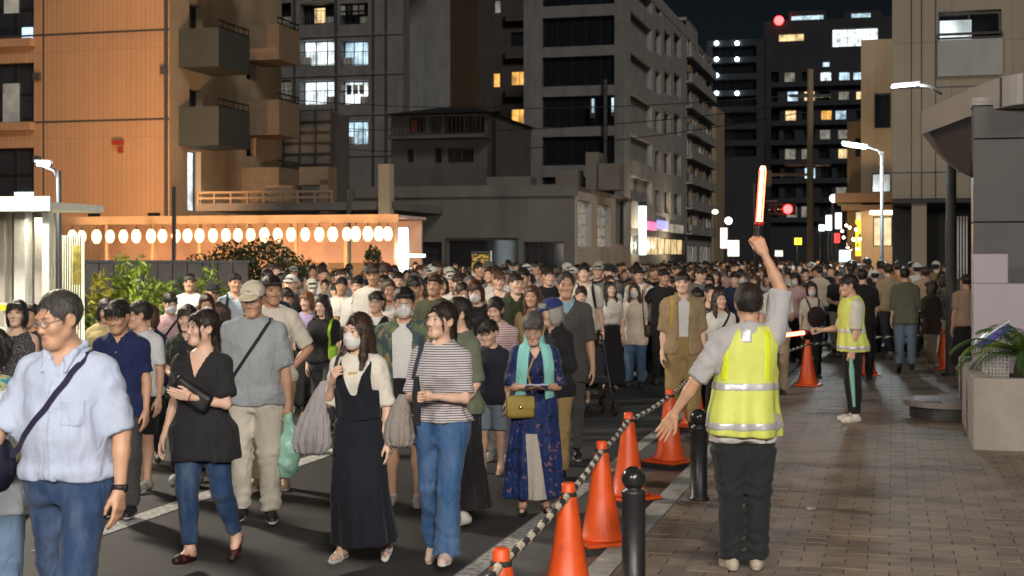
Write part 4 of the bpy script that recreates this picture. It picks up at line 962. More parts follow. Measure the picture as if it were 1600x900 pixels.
# shelter on the left
_t6,_s6=pxst(84,17.5)
o=tag(empty('shelter',W(_t6,_s6,0),RZ),'lit glass-sided shelter with flat white roof at the left edge','shelter')
zr=zat(328,17.5);w6=3.2
boxobj('roof',[(-w6,.06,-.2,1.05,zr,zr+.09),(-w6,.10,-.24,-.2,zr-.02,zr+.16)],WHITESTEEL,o);boxobj('corner_post',[(-.10,0,-.1,0,0,zr)],WHITESTEEL,o)
for k in range(3): boxobj('pillar',[(-.60-k*.30,-.44-k*.30,.5,.66,0,zr)],[CONC,WHITESTEEL,CONC][k],o)
boxobj('lit_panel',[(-.42,-.12,.85,.88,.7,zr-.30)],glow('shelter_light',(1,.92,.62),.7),o)
for k in range(9): boxobj('panel_bar',[(-.41+k*.034,-.402+k*.034,.80,.82,.7,zr-.30)],STEEL,o)
boxobj('poster',[(-.12,.0,.6,.62,1.55,2.05)],plain('poster_print',(.25,.22,.05),.6,vs=9,var=.7),o);boxobj('back_wall',[(-w6,-.62,.92,1.0,0,zr)],CONC,o)
for z_ in (1.30,1.0,.7): boxobj('rail',[(-w6,-.1,-.03,.0,z_,z_+.035)],WHITESTEEL,o)
for k in range(26): boxobj('baluster',[(-w6+k*.12,-w6+k*.12+.02,-.028,-.008,.1,1.3)],WHITESTEEL,o)
boxobj('yellow_tape',[(-.85,-.06,-.06,-.045,1.24,1.31)],plain('yellow_tape',(.7,.55,.03),.5),o);lamp('AREA',(-.35,.45,zr-.08),20,(1,.9,.65),.6,o)
# fence wall behind planting
_t7,_s7=pxst(110,25.5)
o=tag(empty('fence_wall',W(_t7,_s7,0),RZ),'dark grey panel fence behind the roadside planting','fence')
w7=fr(_s7,388)[0]-_t7;n7=12;pw=w7/n7
_fp=Soup().add(*bx(.012,pw-.012,0,.05,.05,zat(411,25.5))).mesh('panel',[plain('fence_panel',(.085,.075,.07),.8,vs=3,var=.25,bmp=.2)],False)
for k in range(n7): link('panel',_fp,o,loc=(k*pw,0,0))
boxobj('top_rail',[(0,w7,-.015,.065,zat(411,25.5)+.001,zat(411,25.5)+.05)],STEEL,o)
def m_leaf(name,c1,c2):
    m,nt,b=newmat(name);p=worldpos(nt);L(nt,ramp(nt,noise(nt,p,9,3),[(.35,c1),(.65,c2)]),b.inputs['Base Color']);b.inputs['Roughness'].default_value=.5;b.inputs['Transmission Weight'].default_value=0;return m
LEAF_D=m_leaf('dark_leaf',(.012,.028,.010),(.035,.07,.02));LEAF_B=m_leaf('bright_leaf',(.06,.12,.012),(.20,.26,.025));LEAF_Y=m_leaf('yellow_leaf',(.22,.19,.02),(.30,.30,.03));BARK=plain('bark',(.05,.035,.025),.9,vs=20,bmp=.5)
def leaves(blobs,n,size,seed,asp=2.2):
    r=np.random.RandomState(seed);vs=[];w=np.array([b[1][0]*b[1][1]*b[1][2] for b in blobs]);w=w/w.sum()
    k=r.choice(len(blobs),n,p=w);d=r.normal(size=(n,3));d/=np.linalg.norm(d,axis=1)[:,None];rad=r.uniform(.35,1.05,n)**.6
    C=np.array([blobs[i][0] for i in k],float)+d*rad[:,None]*np.array([blobs[i][1] for i in k],float)
    a=r.normal(size=(n,3))+d*.6;a/=np.linalg.norm(a,axis=1)[:,None];b=np.cross(a,r.normal(size=(n,3)));b/=np.linalg.norm(b,axis=1)[:,None]
    sz=size*r.uniform(.6,1.3,n)[:,None]
    vs=np.stack([C-a*sz*asp/2,C+b*sz/2,C+a*sz*asp/2,C-b*sz/2],1).reshape(-1,3)
    return vs,np.arange(4*n).reshape(n,4)
def shrub(name,px,Y,py,blobs,n,size,mat,lab,cat='shrub',group=None,seed=1,asp=2.2):
    x=kx(px)*Y;o=tag(empty(name,(x,Y,0)),lab,cat,group)
    v,f=leaves(blobs,n,size,seed,asp);v[:,2]=np.maximum(v[:,2],.03);link('foliage',mkmesh('foliage',v,f,[mat],smooth=False),o)
    s=Soup();r=random.Random(seed)
    for c,rr in blobs[:6]:
        b0=(r.uniform(-.08,.08),r.uniform(-.08,.08),0);soup_tube(s,[b0,(c[0]*.5,c[1]*.5,c[2]*.5),c],[.03,.022,.01],n=6)
    link('stem',s.mesh('stem',[BARK]),o);return o
rb=random.Random(3)
shrub('hedge_bush',385,34,395,[((-1.1,0,1.0),(.8,.7,.95)),((-.35,0,1.4),(.75,.7,.9)),((.45,.1,1.5),(.8,.7,.9)),((1.2,0,1.05),(.7,.6,.9)),((0,-.2,.7),(1.4,.8,.7))],13000,.055,LEAF_D,'big dark rounded bush below the lanterns','bush')
shrub('hedge_bush',470,35,400,[((-.7,0,.9),(.7,.6,.8)),((.1,0,1.0),(.7,.6,.8)),((.9,0,.85),(.7,.6,.75))],8000,.055,LEAF_D,'low dark hedge bush between the big bush and the topiary','bush',seed=5)
shrub('topiary',583,34,395,[((0,0,.55),(.36,.36,.6)),((0,0,1.2),(.33,.33,.55)),((0,0,1.75),(.22,.22,.45))],5000,.045,LEAF_D,'narrow clipped dark conical shrub by the white lit panel',seed=7)
for i,(px,h,m) in enumerate(((125,1.05,LEAF_D),(152,1.25,LEAF_Y),(170,1.5,LEAF_B),(192,1.25,LEAF_B),(215,1.1,LEAF_D),(238,1.45,LEAF_B),(262,1.2,LEAF_B),(286,1.25,LEAF_D),(318,1.2,LEAF_B),(345,1.35,LEAF_B),(66,1.1,LEAF_B))):
    h+=.22;Y=19.6+rb.uniform(-.6,.6);bl=[((rb.uniform(-.25,.25),rb.uniform(-.2,.2),h*f),(.26*(1.25-f*.7),.24,h*.28)) for f in (.25,.4,.55,.7,.88)]
    shrub('planting',px,Y,470,bl,1500,.035,m,{LEAF_D:'dark leafy plant',LEAF_B:'bright green spindly plant',LEAF_Y:'yellow-leaved plant'}[m]+' in the bed before the panel fence','plant','plants along the panel fence',seed=20+i,asp=3.5)
for px,Y in ((150,18.6),(245,18.8),(335,18.9)):  # lamp posts added in the bed to brighten the plants
    o=tag(empty('added_bed_lamp',(kx(px)*Y,Y,0)),'low lamp added among the plants before the panel fence','lamp','added lamps in the bed')
    v,f=lathe_vf([(.05,0),(.03,.04),(.03,.34),(.05,.35)],10);link('stem',Soup().add(v,f).mesh('stem',[BLACKM]),o);v,f=lathe_vf([(.05,.351),(.06,.40),(.045,.46),(0,.47)],10);link('lamp_glass',Soup().add(v,f).mesh('lamp_glass',[WARMGLOW]),o);lamp('POINT',(0,-.1,.62),34,(1,.9,.45),.08,o)
x,y=kx(628)*37.5,37.5;o=tag(empty('lit_panel',(x,y,0)),'tall white lit panel at the right-hand end of the lantern stall','sign')
boxobj('face',[(-.16,.16,-.05,.05,.8,zat(356,37.5))],glow('panel_white',(.86,.97,1.0),1.8),o);boxobj('frame',[(-.20,-.162,-.06,.06,0,zat(354,37.5)),(.162,.20,-.06,.06,0,zat(354,37.5))],STEEL,o);boxobj('side_arm',[(.2,.62,-.03,.03,zat(402,37.5),zat(397,37.5))],glow('panel_arm',(.86,.97,1.0),1.2),o);lamp('POINT',(0,-.5,2.0),60,(.86,.97,1),.2,o)
# cycad in the planter
LEAF_M=m_leaf('mid_leaf',(.03,.075,.02),(.06,.13,.03))
x,y=kx(1606)*14.35,14.35
o=tag(empty('cycad',(x,y,.62)),'dark green cycad with arching feathery fronds in the concrete planter','plant')
v,f=lathe_vf([(.0,0),(.13,0),(.14,.15),(.10,.30),(0,.31)],12);link('trunk',Soup().add(v,f).mesh('trunk',[BARK]),o)
for k in range(30):
    r=random.Random(k);a=k*2.399;el=r.uniform(.15,1.0);ln=r.uniform(.6,.95);s=Soup();pts=[]
    for i in range(12):
        f_=i/11;e=el-1.5*f_*f_;pts.append(V(0,0,.27)+ (pts[-1]-V(0,0,.27) if pts else 0)+ (V(math.cos(a)*math.cos(e),math.sin(a)*math.cos(e),math.sin(e))*ln/11 if i else 0))
    soup_tube(s,pts,.006,n=4);sdv=nrm(V(-math.sin(a),math.cos(a),0))
    for i in range(2,12):
        for j in range(3):
            p0=pts[i-1]+(pts[i]-pts[i-1])*j/3;l=.17*math.sin(math.pi*min(1,(i+j/3)/12*.9+.12))
            for sg in (-1,1):
                tip=p0+sdv*sg*l*.85+nrm(pts[i]-pts[i-1])*l*.5+V(0,0,-.03+.05*sg*0);wv=nrm(pts[i]-pts[i-1])*.008
                s.add(np.array([p0-wv,p0+wv,tip+wv*.3,tip-wv*.3]),np.array([[0,1,2,3]]))
    link('frond',s.mesh('frond',[LEAF_B if k%3==0 else LEAF_M],False),o)
# yellow notice board
Y=27;o=tag(empty('notice_board',(kx(751)*Y,Y,0)),'yellow notice board on a thin post above the crowd','sign')
def m_print():
    m,nt,b=newmat('yellow_notice');p=coords(nt);n=noise(nt,coords(nt,scale=(1,1,2.2)),11,2,.5)
    c=mixc(nt,ramp(nt,n,[(.52,(0,0,0)),(.56,(1,1,1))]),(.62,.40,.02),(.03,.02,.01));L(nt,c,b.inputs['Base Color']);b.inputs['Roughness'].default_value=.5;return m
boxobj('panel',[(-.17,.17,-.02,.02,zat(426,Y),zat(397,Y))],m_print(),o);boxobj('lower_panel',[(-.17,.17,-.02,.02,zat(433,Y),zat(427,Y))],WHITESTEEL,o);boxobj('post',[(.185,.215,-.02,.02,0,zat(392,Y))],WHITESTEEL,o);boxobj('header',[(-.18,.18,-.022,.022,zat(396,Y),zat(392.5,Y))],BLACKM,o)
# bright shop signs down the street
for px,py,Y,w_,h_,c,e,nm,lab in ((1302,310,90,.42,.42,(1,.95,.9),5,'round_sign','round white illuminated sign on a bracket down the street'),(1296,348,95,.35,.8,(.9,.98,1),5,'sign_box','tall white lit sign box below the round sign'),(1310,345,100,.32,.9,(.85,.95,1),4,'sign_box','second tall white lit sign box beside the first'),(1308,372,92,.25,.5,(1,.05,.05),3,'sign_box','small red lit sign below the white boxes'),(1247,377,110,.42,.42,(1,.75,.05),3,'sign_box','small yellow lit sign at the foot of the far slab'),(1138,345,105,.45,.45,(.9,1,.85),5,'round_sign','pale green glowing lamp sign by the far pale block'),(1117,331,110,.4,.3,(.9,1,.8),4,'round_sign','smaller glowing lamp sign left of the pale green one'),(1131,372,95,.35,1.1,(1,.7,.6),3,'sign_box','tall pink lit sign box near the far crossing'),(1146,388,90,.55,.8,(1,.95,.8),3,'sign_box','broad cream lit sign close above the far heads'),(1320,400,60,.35,.4,(.6,1,.95),3,'sign_box','square cyan lit screen above heads near the utility pole'),(1284,356,85,.25,.3,(.8,1,1),4,'sign_box','tiny white lit sign left of the tall boxes'),(1217,396,120,.5,.4,(1,.9,.7),2,'sign_box','dim cream lit shop sign under the far slab')):
    w_*=.62;h_*=.62;e*=.42;x=kx(px)*Y;o=tag(empty(nm,(x,Y,0)),lab,'sign')
    if 'round' in nm: link('face',Soup().add(*sphere_vf((0,-.1,zat(py,Y)),(w_,.12,h_),18,12)).mesh('face',[glow('sign_light',c,e)]),o)
    else: boxobj('face',[(-w_,w_,-.1,.1,zat(py,Y)-h_,zat(py,Y)+h_)],glow('sign_light',c,e),o);boxobj('frame',[(-w_-.05,w_+.05,-.06,.06,zat(py,Y)+h_+.002,zat(py,Y)+h_+.08)],BLACKM,o)
    boxobj('post',[(-.05,.05,.13,.22,0,zat(py,Y)+h_)],BLACKM,o)

for k in range(14):
    q=random.Random(k+50);px=1316+k*2.7+q.uniform(-1,1);Y=70-k*1.1;zz=zat(q.uniform(350,392),Y)
    o=tag(empty('shop_lamp',(kx(px)*Y,Y,zz)),'small warm bulb on the string along the shop fronts','lamp','bulbs strung along the shop fronts')
    link('bulb_glass',Soup().add(*sphere_vf((0,0,0),.065,8,6)).mesh('bulb_glass',[WARMGLOW]),o);boxobj('socket',[(-.03,.03,-.03,.03,.09,.22)],BLACKM,o)
# ---------------------------------------------------------------- people
def hand_vf(curl,spread=0.0,thumb=.5,point=False,h=.0046):
    """left hand: wrist at 0, fingers along -z, palm facing -x, thumb towards -y"""
    pr=[];ys=[-.031,-.0105,.0095,.028];ln=[1.0,1.08,1.0,.8]
    for i,(y,l) in enumerate(zip(ys,ln)):
        b=V(.0,y*(1+.1*spread),-.082+abs(i-1)*.003)
        pr.append(cap((0,y*.62,-.008),b,.0165,.0125,k=.016))
        c=curl[i] if hasattr(curl,'__len__') else curl
        a=math.radians(c*.55);p=b;yy=spread*(i-1.4)*.12
        for j,(sl,r0,r1) in enumerate(((.042,.0100,.0090),(.027,.0090,.0082),(.021,.0082,.0070))):
            q=p+sl*l*V(-math.sin(a),yy*math.cos(a),-math.cos(a))
            pr.append(cap(p,q,r0,r1,k=.004));p=q;a+=math.radians(c*(.75 if j==0 else .55))
    t0=V(-.006,-.018,-.018);t1=V(-.014-.012*thumb,-.042+.008*thumb,-.050);t2=t1+V(-.010-.016*thumb,-.010+.016*thumb,-.030);t3=t2+V(-.006-.008*thumb,.002+.012*thumb,-.024)
    pr+= [cap(t0,t1,.018,.0125,k=.014),cap(t1,t2,.0115,.0098,k=.006),cap(t2,t3,.0098,.0075,k=.004)]
    pr.append(cap((0,0,.035),(0,0,-.012),.025,.0235,k=.014))
    return sdfmesh(pr,h)
HANDS={}
def hand(kind,fine=True):
    if (kind,fine) not in HANDS:
        a={'relax':((22,26,30,34),0,.35),'open':((4,3,5,8),.5,-.4),'fist':((82,84,86,88),0,1.0),'hold':((58,60,62,66),0,.8),'flat':((12,10,12,16),0,.1)}[kind]
        HANDS[(kind,fine)]=hand_vf(*a,h=.0058 if fine else .0112)
    return HANDS[(kind,fine)]
MT=[(.79,.150,.088,.095),(.90,.168,.098,.112),(1.0,.158,.100,.095),(1.08,.146,.100,.084),(1.18,.152,.108,.090),(1.28,.166,.116,.098),(1.35,.170,.102,.094),(1.405,.142,.074,.080),(1.45,.075,.050,.058)]
FT=[(.79,.152,.086,.098),(.90,.172,.094,.118),(1.0,.150,.092,.090),(1.08,.124,.088,.074),(1.18,.134,.096,.080),(1.27,.146,.116,.088),(1.35,.150,.090,.086),(1.405,.124,.066,.074),(1.45,.062,.046,.054)]
def head_prims(sp):
    f=sp.get('sex','m')=='f';g=sp.get('age',0);ch=sp.get('child',0)
    fw=sp.get('fw',1.0)*(.95 if f else 1.0)*(1.04 if ch else 1)
    jaw=sp.get('jaw',1.0)*(.86 if f else 1.0)*(.8 if ch else 1)
    ns=sp.get('nose',1.0)*(.86 if f else 1.0)*(.75 if ch else 1)
    p=[ell((0,.018,.030),(.0755*fw,.096,.088),k=.02),
       ell((0,-.028,-.024),(.0615*fw,.064,.086),k=.030),
       cap((-.013*jaw,-.071,-.0935),(.013*jaw,-.071,-.0935),.0185,.0185,k=.030)]
    for s in (-1,1):
        p+=[cap((s*.0450*jaw*fw,-.006,-.054),(s*.017*jaw,-.062,-.089),.017*jaw+.002,.016,k=.026),
            ell((s*.037*fw,-.060,-.022),(.027,.026,.025),k=.022)]
    p+=[cap((-.034,-.0790,.027),(.034,-.0790,.027),.0110 if not f else .008,.0110 if not f else .008,k=.020)]
    for s in (-1,1):
        p+=[ell((s*.0315,-.0985,.0045),(.019,.0150 if f else .0160,.0115),k=.016,op='s'),
            ell((s*.0310,-.0770,.0045),(.0160,.0105,.0125),k=.005)]
    p+=[cap((0,-.085,.014),(0,-.0955*1.0-.004*ns,-.028),.0065,.0096*ns,k=.011),
        ell((0,-.0995-.003*ns,-.0310),(.0098*ns,.0090,.0080*ns),k=.009)]
    for s in (-1,1): p+=[ell((s*.0125*ns,-.0915,-.0350),(.0072*ns,.0095,.0068),k=.006)]
    p+=[ell((0,-.0815,-.0605),(.0235,.0100,.0062),k=.010),ell((0,-.0795,-.0705),(.0195,.0098,.0064),k=.010),
        cap((-.017,-.0935,-.0655),(.017,-.0935,-.0655),.0030,.0030,k=.006,op='s')]
    if g:
        for s in (-1,1): p+=[cap((s*.020,-.098,-.030),(s*.033,-.090,-.066),.0035,.0030,k=.009,op='s'),
                             cap((s*.022,-.094,-.012),(s*.040,-.084,-.013),.0025,.0025,k=.008,op='s')]
        p+=[ell((0,-.045,-.105),(.035*jaw,.03,.02),k=.03)]
    for s in (-1,1):
        R=roty(s*.22)@rotz(-s*.45)
        p+=[ell((s*.0760*fw,.010,-.006),(.0085,.0200,.0320),R=R,k=.006),ell((s*.0835*fw,.004,-.004),(.006,.011,.017),R=R,k=.006,op='s')]
    nr=sp.get('neck',.053 if not f else .045)
    p+=[cap((0,.012,-.070),(0,.036,-.185),nr,nr*1.06,k=.028)]
    return p
def vn(X,Y,Z,f,ph):
    return np.sin(X*f*1.0+ph)*np.sin(Y*f*1.1+ph*1.7)*np.sin(Z*f*.9+ph*.6)
def hair_prims(sp,style):
    f=sp.get('sex','m')=='f';fw=sp.get('fw',1.0)*(.95 if f else 1.0)
    rs=np.random.RandomState(sp['seed']);ph=rs.uniform(0,6)
    vol=sp.get('hvol',1.0)
    def strands(amp,frq=34):
        def fn(X,Y,Z):
            th=np.arctan2(X-.012,-(Y-.02)+.3*(Z-.06))
            r=np.sqrt(X*X+(Y-.02)**2)
            return (amp*(np.sin(th*frq+5*np.sin(Z*22+ph)+ph)*.6+np.sin(th*frq*2.3+Z*30+3*np.sin(th*5))*.35+.8*vn(X,Y,Z,55,ph))).astype(F32)
        return ('d',fn,None,None,0)
    p=[ell((0,.022,.036),(.0800*fw+.004*vol,.1005+.003*vol,.0890+.006*vol),k=.02)]
    face=lambda zt,w=.066: ell((0,-.135,-.055+zt),(w,.105,.125),k=.012,op='s')
    under=[half((0,0,-.052),(0,-.55,-1),k=.012)]
    earcut=[ell((s*.088,.004,-.018),(.028,.034,.044),k=.012,op='s') for s in (-1,1)]
    fr=[]
    if style in('short','crew','grey_short'):
        p+=[face(.012 if style!='crew' else .022,.064)]+[half((0,0,-.050),(0,-.75,-1),k=.01)]+earcut
        if style=='short': fr=[cap((-.045,-.078,.062),(.035,-.086,.066),.017,.020,k=.02)]
        p+=fr
    elif style=='mop':       # boy / young man with a full fringe
        p+=[face(-.010,.066),half((0,0,-.058),(0,-.75,-1),k=.01)]+earcut
        p+=[cap((x,-.070,.075),(x*1.12,-.091+.15*abs(x),.028+.008*math.sin(x*90+ph)),.016,.009,k=.012) for x in (-.052,-.034,-.016,.002,.020,.038,.054)]
    elif style=='balding':
        p+=[face(.040,.070),half((0,0,-.048),(0,-.75,-1),k=.01)]+earcut
    elif style in('bob','boblong','helmet','wavy'):
        lb=-.115 if style!='boblong' else -.165
        for s in (-1,1):
            p+=[ell((s*.064*fw,.012,-.035),(.031,.062,.092+(.03 if style=='boblong' else 0)),k=.03)]
        p+=[ell((0,.062,-.035),(.072,.050,.095),k=.03)]
        p+=[ell((0,-.135,-.062),(.055*fw,.112,.116),k=.012,op='s'),half((0,0,lb),(0,-.1,-1),k=.012)]
        if style!='wavy': p+=[cap((x,-.066,.078),(x*1.15,-.093+.18*abs(x),.034+.008*math.sin(x*80+ph)),.015,.008,k=.012) for x in (-.052,-.036,-.019,-.003,.013,.030,.046)]
        p+=[ell((0,.035,-.11),(.045,.055,.07),k=.01,op='s')]
    elif style in('long','longpart'):
        for s in (-1,1):
            p+=[ell((s*.062*fw,.008,-.02),(.028,.055,.085),k=.03),
                cap((s*.068*fw,-.012,-.05),(s*.082,-.040,-.150),.024,.025,k=.03),cap((s*.082,-.040,-.150),(s*.084,-.072,-.262),.025,.013,k=.03),
                cap((s*.05,.045,-.05),(s*.070,.065,-.20),.045,.040,k=.04)]
        p+=[cap((0,.055,-.02),(0,.090,-.24),.062,.045,k=.04),ell((0,-.135,-.050),(.054*fw,.112,.120),k=.012,op='s')]
        p+=[cap((0,.0,-.09),(0,.0,-.40),.050,.060,k=.02,op='s')]
        if style=='long': p+=[cap((x,-.066,.080),(x*1.2,-.093+.18*abs(x),.040),.014,.008,k=.012) for x in (-.05,-.034,-.018,.02,.036,.05)]
        else: p+=[cap((0.012,-.070,.092),(s*.066,-.052,-.005),.014,.012,k=.015) for s in (-1,1)]
    elif style in('pony','bun','tied'):
        p+=[face(.004,.060),half((0,0,-.062),(0,-.75,-1),k=.01)]
        p+=[ell((s*.086,.002,-.020),(.024,.026,.036),k=.012,op='s') for s in (-1,1)]
        for s in (-1,1): p+=[cap((.004*s,-.078,.078),(s*.060,-.064,.026),.011,.011,k=.014)]
        if style=='pony': p+=[cap((0,.105,.0),(0,.135,-.06),.026,.030,k=.02),cap((0,.135,-.06),(.0,.125,-.20),.030,.012,k=.02)]
        if style=='bun': p+=[ell((0,.118,.030),(.042,.036,.040),k=.012)]
        if style=='tied':
            p+=[ell((0,.080,-.060),(.046,.040,.060),k=.03),cap((0,.10,-.09),(.03,.105,-.27),.034,.014,k=.02)]
            p+=[cap((s*.062,-.058,.03),(s*.074,-.048,-.062),.0075,.0045,k=.01) for s in (-1,1)]
    elif style=='perm':
        p+=[ell((0,.03,.02),(.105,.115,.105),k=.02),ell((0,-.135,-.055),(.060,.105,.110),k=.012,op='s'),half((0,0,-.095),(0,-.3,-1),k=.012)]
    p.append(strands(.0038 if style!='perm' else .009, 30 if style!='perm' else 14))
    return p
def strands(v,f,r,seed,n,fine):
    """loose hairs laid along the hair surface so its outline is not a clean shell"""
    S=Soup().add(v,f)
    if len(f)==0: return S
    rs=np.random.RandomState(seed);q=f[rs.randint(0,len(f),n)];c=v[q].mean(1)
    nn=np.cross(v[q[:,2]]-v[q[:,0]],v[q[:,3]]-v[q[:,1]]);nn/=np.linalg.norm(nn,axis=1)[:,None]+1e-9
    top=r.HC+r.HR@V(.012,.03,.12)*r.hs
    g=(c-top);g[:,2]-=.05;t=g-nn*(g*nn).sum(1)[:,None];t/=np.linalg.norm(t,axis=1)[:,None]+1e-9
    t+=rs.normal(0,.16,t.shape);ln=rs.uniform(.018,.05,n)[:,None];w=(.0011 if fine else .0022)
    b=np.cross(t,nn);b/=np.linalg.norm(b,axis=1)[:,None]+1e-9
    lift=rs.uniform(.0005,.0075,n)[:,None]*(1+1.2*(rs.rand(n)[:,None]>.93))
    p0=c-nn*.001;p1=c+t*ln*.5+nn*lift*.8;p2=c+t*ln+nn*lift*1.2
    P=np.stack([p0-b*w,p0+b*w,p1+b*w*.8,p1-b*w*.8,p2],1).reshape(-1,3);k=np.arange(n)[:,None]*5
    base=S.n;S.add(P,np.concatenate([k+0,k+1,k+2,k+3],1));S.t.append(base+np.concatenate([k+3,k+2,k+4],1));S.tm.append(np.zeros(n))
    return S
class Rig: pass
def rig(sp):
    r=Rig();H=sp['H'];s=H/1.70;r.s=s
    f=sp.get('sex','m')=='f';r.f=f;w=sp.get('w',1.0)*.95;ch=sp.get('child',0)
    tab=np.array(FT if f else MT)*s
    tab[:,1]*=w*sp.get('tw',1.0)*(.92 if ch else 1);tab[:,2:]*=(.5+.5*w)
    bl=sp.get('belly',0)
    for row in tab:
        z=row[0]/s
        g=math.exp(-((z-1.08)/.14)**2)
        row[2]+=bl*g*.12;row[1]+=bl*g*.045
        if f: row[2]+=0
    r.tab=np.c_[tab,np.zeros((len(tab),2))]
    r.w=w
    tl,sl,ah=.42*s,.40*s,.08*s
    leg={}
    for sd,sg in (('L',1),('R',-1)):
        th,sh=sp.get('leg'+sd,((.02,0,-1),(.01,.02,-1)))
        hip=V(sg*.088*s*(.6+.4*w),0,0);kn=hip+tl*nrm(V(sg*th[0],th[1],th[2]));an=kn+sl*nrm(V(sg*sh[0],sh[1],sh[2]))
        leg[sd]=[hip,kn,an]
    fp={sd:sp.get('foot'+sd,(6,0)) for sd in 'LR'}   # yaw out, toe-down pitch
    low=min(leg[sd][2][2]-ah-math.sin(math.radians(fp[sd][1]))*.135*s for sd in 'LR')
    dz=-low
    hz=dz
    for sd in 'LR':
        for q in leg[sd]: q[2]+=dz
    r.leg=leg;r.dz=hz-.90*s    # vertical shift of everything above the hip from the rest pose
    r.P=V(0,0,.93*s+r.dz)
    r.tab[:,0]+=r.dz
    r.T=rotz(math.radians(sp.get('twist',0)))@rotx(math.radians(sp.get('lean',2)))@roty(math.radians(sp.get('roll',0)))
    tp=lambda v:r.T@(V(*v)*s+V(0,0,r.dz)-r.P)+r.P
    r.tp=tp
    shw=(.163 if not f else .143)*(.75+.25*w)*(.9 if ch else 1)*sp.get('shw',1)
    r.arm={}
    for sd,sg in (('L',1),('R',-1)):
        ua,fa=sp.get('arm'+sd,((.16,.03,-1),(.08,-.18,-1)))
        S=tp((sg*shw,.008,1.356+sp.get('shr'+sd,0)))
        E=S+.285*s*nrm(V(sg*ua[0],ua[1],ua[2]));W=E+.245*s*nrm(V(sg*fa[0],fa[1],fa[2]))
        r.arm[sd]=[S,E,W]
    r.nb=tp((0,.022,1.425))
    hy,hp,hr=sp.get('head',(0,0,0))
    r.HR=rotz(math.radians(sp.get('twist',0)*.5))@rotz(math.radians(hy))@rotx(math.radians(hp))@roty(math.radians(hr))
    hs=sp.get('hs',.505+.485*s if not ch else 1.0*(.62+.38*s));r.hs=hs
    r.HC=r.nb+V(0,-.028,0)*s+r.HR@V(0,-.004,.164)*hs
    r.fp=fp
    return r
def foot_frame(r,sd):
    sg=1 if sd=='L' else -1
    y,p=r.fp[sd];R=rotz(math.radians(sg*y))@rotx(math.radians(p))   # local: -y forward, z up
    return R,r.leg[sd][2]
def shoe_prims(r,sd,o=0.0,kind='shoe'):
    R,A=foot_frame(r,sd);s=r.s;q=lambda x,y,z:(x*s,y*s,(z-.08)*s)
    p=[cap(q(0,.040,.036),q(0,-.085,.036),(.033+o)*s,(.041+o)*s,k=.02),cap(q(0,-.085,.034),q(-.004,-.150,.027),(.041+o)*s,(.032+o)*s,k=.02)]
    if kind!='sole': p+=[cap(q(0,.012,.045),q(0,.004,.092 if kind!='low' else .07),(.038+o)*s,(.036+o)*s,k=.03)]
    p.append(half(q(0,0,.0),(0,0,-1)))
    return [xform(x,R,A) for x in p],R,A,q
